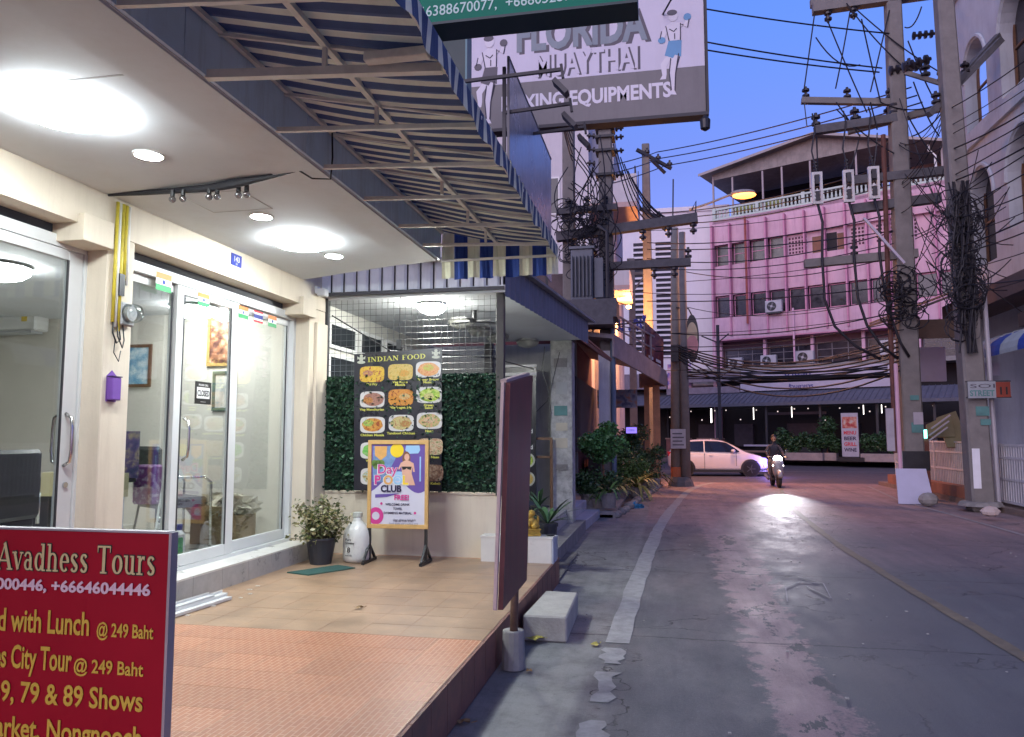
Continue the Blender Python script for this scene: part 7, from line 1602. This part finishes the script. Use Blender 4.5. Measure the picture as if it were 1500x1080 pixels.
part('seat', MB().tube([(.0,0,.70),(-.25,0,.74),(-.55,0,.78),(-.85,0,.80)],[.08,.14,.14,.09],12), blkf, sc_, smooth=True)
part('handlebar', MB().tube([(.36,-.34,1.02),(.40,-.2,1.04),(.42,0,1.02),(.40,.2,1.04),(.36,.34,1.02)],.022,8), gdk, sc_, smooth=True)
part('headlight_cowl', MB().ball((.42,0,1.0),(.12,.16,.11),14,8), gsm, sc_, smooth=True)
for s in (-1,1):
    part('mirror', MB().tube([(.37,s*.26,1.04),(.34,s*.32,1.22)],.010,5).ball((.34,s*.33,1.25),(.02,.06,.04),10,6), gdk, sc_)
    part('running_lamp', MB().ball((.56,s*.13,.74),(.05,.06,.035),10,6), M('running_lamp_lit',(1,.95,.9),.3,var=0,emit=9,emitcol=(1,.90,.88)), sc_, smooth=True)
hlm = M('scooter_headlight_lit',(1,1,1),.3,var=0,emit=60,emitcol=(.92,.94,1.0))
part('headlight', MB().ball((.53,0,.97),(.06,.14,.11),14,10), hlm, sc_, smooth=True); part('number_plate', MB().box(.60,.61,-.08,.08,.50,.58), wht, sc_)
part('exhaust', MB().tube([(-.3,-.19,.25),(-.9,-.2,.36)],.05,8), rimm, sc_); part('stand', MB().tube([(-.1,.1,.2),(-.2,.14,.12)],.015,5), ironm, sc_)
ld = bpy.data.lights.new('scooter_beam','SPOT'); ld.energy=1150; ld.color=(.95,.93,1.0); ld.spot_size=R(20); ld.spot_blend=.9; ld.shadow_soft_size=.06; lo=bpy.data.objects.new('scooter_beam',ld); scene.collection.objects.link(lo); lo.parent=sc_; lo.location=(.62,0,.97); lo.rotation_euler = Vector((-.99,.144,.150)).to_track_quat('Z','Y').to_euler()
sc_.scale = (.93,.93,.93); sc_.location.x = 3.46
# the rider: one continuous skinned body
def skinned(name, verts, edges, mat, parent, sub=2):
    me = bpy.data.meshes.new(name); me.from_pydata([v[:3] for v in verts], edges, []); me.materials.append(mat); o = link(name, me, parent)
    sk = o.modifiers.new('skin','SKIN'); sk.use_smooth_shade = True
    ss = o.modifiers.new('sub','SUBSURF'); ss.levels = sub; ss.render_levels = sub
    for i, v in enumerate(verts):
        d = me.skin_vertices[0].data[i]; r_ = v[3]; d.radius = r_ if isinstance(r_, tuple) else (r_, r_); d.use_root = (i == 0)
    return o
rider = thing('person','person in dark clothes riding the scooter with both hands on the bar','person',(3.62,25.9,0),0,rot=(0,0,R(-88)))
rider.scale = (.93,.93,.93); rider.location.x = 3.46
cloth = M('dark_shirt',(.05,.05,.07),.85,var=.2,scale=12); trou = M('grey_trousers',(.14,.13,.14),.85,var=.2,scale=12); skn = M('rider_skin',(.30,.16,.10),.55,var=.08); hair_m = M('black_hair',(.01,.009,.009),.5,var=.2)
V = [(-.35,0,.88,(.15,.12)),(-.32,0,1.05,(.14,.11)),(-.26,0,1.25,(.17,.12)),(-.22,0,1.38,(.12,.09)),(-.20,0,1.46,.052),(-.18,0,1.53,.06),
     (-.22,.17,1.37,.065),(-.05,.27,1.17,.048),(.22,.26,1.06,.038),(.34,.27,1.05,.032),
     (-.22,-.17,1.37,.065),(-.05,-.27,1.17,.048),(.22,-.26,1.06,.038),(.34,-.27,1.05,.032),
     (-.30,.10,.86,.09),(.08,.19,.82,.075),(.12,.17,.60,.058),(.10,.15,.40,.045),(.22,.15,.37,.035),
     (-.30,-.10,.86,.09),(.08,-.19,.82,.075),(.12,-.17,.60,.058),(.10,-.15,.40,.045),(.22,-.15,.37,.035)]
Ee = [(0,1),(1,2),(2,3),(3,4),(4,5),(3,6),(6,7),(7,8),(8,9),(3,10),(10,11),(11,12),(12,13),(0,14),(14,15),(15,16),(16,17),(17,18),(0,19),(19,20),(20,21),(21,22),(22,23)]
skinned('body', V, Ee, cloth, rider)
mb = MB().ball((-.16,0,1.66),(.098,.078,.118),16,12); mb.ball((-.062,0,1.645),(.018,.014,.022),8,6); 
for s in (-1,1): mb.ball((-.16,s*.078,1.65),(.02,.012,.03),8,6)
hd = part('head', mb, skn, rider, smooth=True)
part('hair', MB().ball((-.18,0,1.70),(.102,.088,.105),16,10), hair_m, hd, smooth=True)
for s in (-1,1): part('eye', MB().ball((-.073,s*.032,1.672),(.008,.012,.007),8,6), blk, hd)
part('mouth', MB().ball((-.070,0,1.612),(.006,.024,.005),8,6), M('lip',(.22,.08,.07),.5,var=0), hd)
for s in (-1,1):
    h = MB().ball((.36,s*.28,1.045),(.045,.035,.022),10,7)
    for k in range(4): y0 = s*(.255+.017*k); h.tube([(.375,y0,1.055),(.412,y0,1.05),(.420,y0,1.02),(.398,y0,1.008)],[.010,.010,.009,.007],6)
    h.tube([(.34,s*.245,1.04),(.365,s*.238,1.02),(.395,s*.245,1.01)],[.011,.010,.008],6)
    part('hand', h, skn, rider, smooth=True)
    part('shoe', MB().ball((.20,s*.15,.355),(.13,.048,.042),12,7), blkf, rider, smooth=True)
    part('trouser_leg', MB().tube([(-.30,s*.10,.87),(.09,s*.19,.83),(.135,s*.17,.60),(.11,s*.15,.42)],[.105,.09,.075,.058],12), trou, rider, smooth=True)
# ================================================================== overhead lines
rnw = random.Random(99)
def line(a, b_, sag, r, label, group, n=14, nm='power_line'):
    a, b_ = Vector(a), Vector(b_); pts = [a.lerp(b_, i/n) - Vector((0,0,sag*4*(i/n)*(1-i/n))) for i in range(n+1)]
    mb = MB().tube([p - a for p in pts], r, 4, cap=False); o = link(nm, mesh_of(nm, mb, MATS['black_cable']), None, a); o['label'] = label; o['category'] = 'cable'; o['group'] = group
# three lines out of the top of the fuse pole towards the left, above the signs
for i,(pa,pb_,lb) in enumerate((((1310,50),(860,-20),'topmost cable running from the fuse pole to behind the boxing sign'),((1292,100),(860,25),'second cable from the fuse pole insulators to behind the boxing sign'),((1288,106),(860,40),'third cable from the fuse pole insulators, just under the second'))):
    line(WY(*pa,20.4), WY(*pb_,17), .12, .022, lb, 'cables between the fuse pole and the left side')
for i,(x,y) in enumerate(((1335,50),(1362,44),(1318,98))):
    pass
ins = thing('insulator_string','three stacked dark insulators on a horizontal string left of the steep arm','insulator',tuple(WY(1302,104,20.3)),0,'insulator strings on the right poles'); part('discs', insulator_mb((0,0,0),.14,5,(1,.05,.10)), insul, ins)
ins = thing('insulator_string','upper dark insulator string beside the nearest pole','insulator',tuple(WY(1336,53,20.3)),0,'insulator strings on the right poles'); part('discs', insulator_mb((0,0,0),.12,4,(1,0,.02)), insul, ins)
ins = thing('insulator_string','slanting insulator string joining the steep arm','insulator',tuple(WY(1322,100,19.6)),0,'insulator strings on the right poles'); part('discs', insulator_mb((0,0,0),.15,4,(.9,0,.25)), insul, ins)
# lines over the far poles rising to the right
for k,(y0,y1,lb) in enumerate(((223,128,'upper'),(232,140,'middle'),(243,150,'lower'))):
    line(WY(962+6*k,y0,30), WY(1335+8*k,y1,20.3), .15, .020, lb+' cable climbing from the tall lit pole to the fuse pole', 'cables from the tall pole to the fuse pole')
    line(WY(962+6*k,y0,30), WY(880,y0+22+4*k,21), .05, .018, lb+' cable from the tall lit pole back to the transformer pole', 'cables from the tall pole to the transformer')
for k,(y0,y1,lb) in enumerate(((312,232,'upper'),(320,246,'middle'),(328,262,'lower'))):
    line(WY(965+5*k,y0,30), WY(1335,y1,20.3), .3, .018, lb+' cable from the second arm of the tall pole passing before the tin gable', 'cables before the tin gable')
g='thin cables strung across in front of the pink building'
for i in range(17):
    u = i/16; yl_ = 330+u*200+rnw.uniform(-6,6); yr = 300+u*215+rnw.uniform(-10,10)
    line(WY(rnw.choice((905,948,1000)),yl_+10,25.5), WY(1325,yr,20.4), rnw.uniform(.1,.5), rnw.choice((.010,.013,.016)), 'thin black cable strung across in front of the pink building', g)
for i in range(7):
    line(WY(990,505+i*3,25.5), WY(1320,500+i*7,20.4), rnw.uniform(.5,1.1), .024, 'thick sagging black cable above the shop canopies', 'thick cables sagging above the shop canopies')
for i in range(6):
    line(WY(1000,540+i*3,25.5), WY(1300,535+i*3,20.4), rnw.uniform(.0,.25), .018, 'black cable stretched along the shop sign bands', 'cables along the shop sign bands')
# right pole to arched building and out of the picture
g='cables running along the arched building'
for i in range(16):
    z = 4.7+i*.28+rnw.uniform(-.1,.1)
    line((6.4,18.2,z), (7.6,8.0,z+rnw.uniform(-.4,.6)), rnw.uniform(.2,.6), rnw.choice((.010,.014,.018)), 'thin black cable running past the arched building out of the picture', g)
g='cables hanging between the two right hand poles'
for i in range(14):
    line((6.0+rnw.uniform(-.1,.2),20.3,rnw.uniform(4.6,10.5)), (6.5,18.3,rnw.uniform(4.8,9.6)), rnw.uniform(.05,.6), .012, 'black cable slung between the two right hand poles', g)
# criss-crossing droppers between the crossarms
g='jumper cables between the crossarms of the fuse pole'
for (pa,pb_,s_) in (((1193,22),(1178,130),.0),((1210,25),(1270,165),.05),((1245,18),(1224,130),.05),((1262,28),(1290,150),.05),((1303,15),(1275,135),.0),((1250,10),(1375,105),.1),((1240,5),(1320,95),.1),((1178,150),(1182,185),.0),((1225,150),(1260,200),.0),((1275,150),(1285,190),.0),((1195,55),(1260,95),.3),((1350,10),(1325,40),.2),((1330,170),(1378,240),.1),((1225,160),(1310,225),.1),((1290,150),(1380,150),.2),((1196,200),(1198,250),.1),((1258,205),(1243,250),.1),((1285,195),(1280,245),.1),((1330,60),(1376,160),.1),((1335,200),(1380,165),.1),((1338,120),(1376,200),.15)):
    line(WY(*pa,20.3), WY(*pb_,20.25), s_, .018, 'short black jumper cable crossing between the crossarms of the fuse pole', g, n=8)
line(WX(875,190,-1.5), WY(1000,-30,12), .0, .018, 'cable rising from the transformer pole towards the boxing sign', 'cables by the transformer')
for i in range(8):
    line((-1.3+.1*i,20.8,9.8-.2*i),( -.6+.2*i,20.7,7.5), .35, .016, 'black cable curving from the transformer pole down to the long crossarm', 'cables curving from the transformer pole')
for i in range(5):
    line((-2.45,20.8,10.2-.2*i),(-2.0,13.3,9.3-.1*i), .3, .018, 'black cable running from the transformer pole behind the boxing sign', 'cables behind the boxing sign')
# small street litter
mb = MB(); rn = random.Random(55)
for i in range(150):
    x = rn.uniform(-1.1,6); y = rn.uniform(2.5,22); s_ = rn.uniform(.004,.011); mb.box(x-s_,x+s_,y-s_*1.3,y+s_,.001,.001+s_*.6)
o = structure('grit', mb, M('pale_grit',(.35,.34,.31),.9,var=.4,scale=30)); o['kind']='stuff'
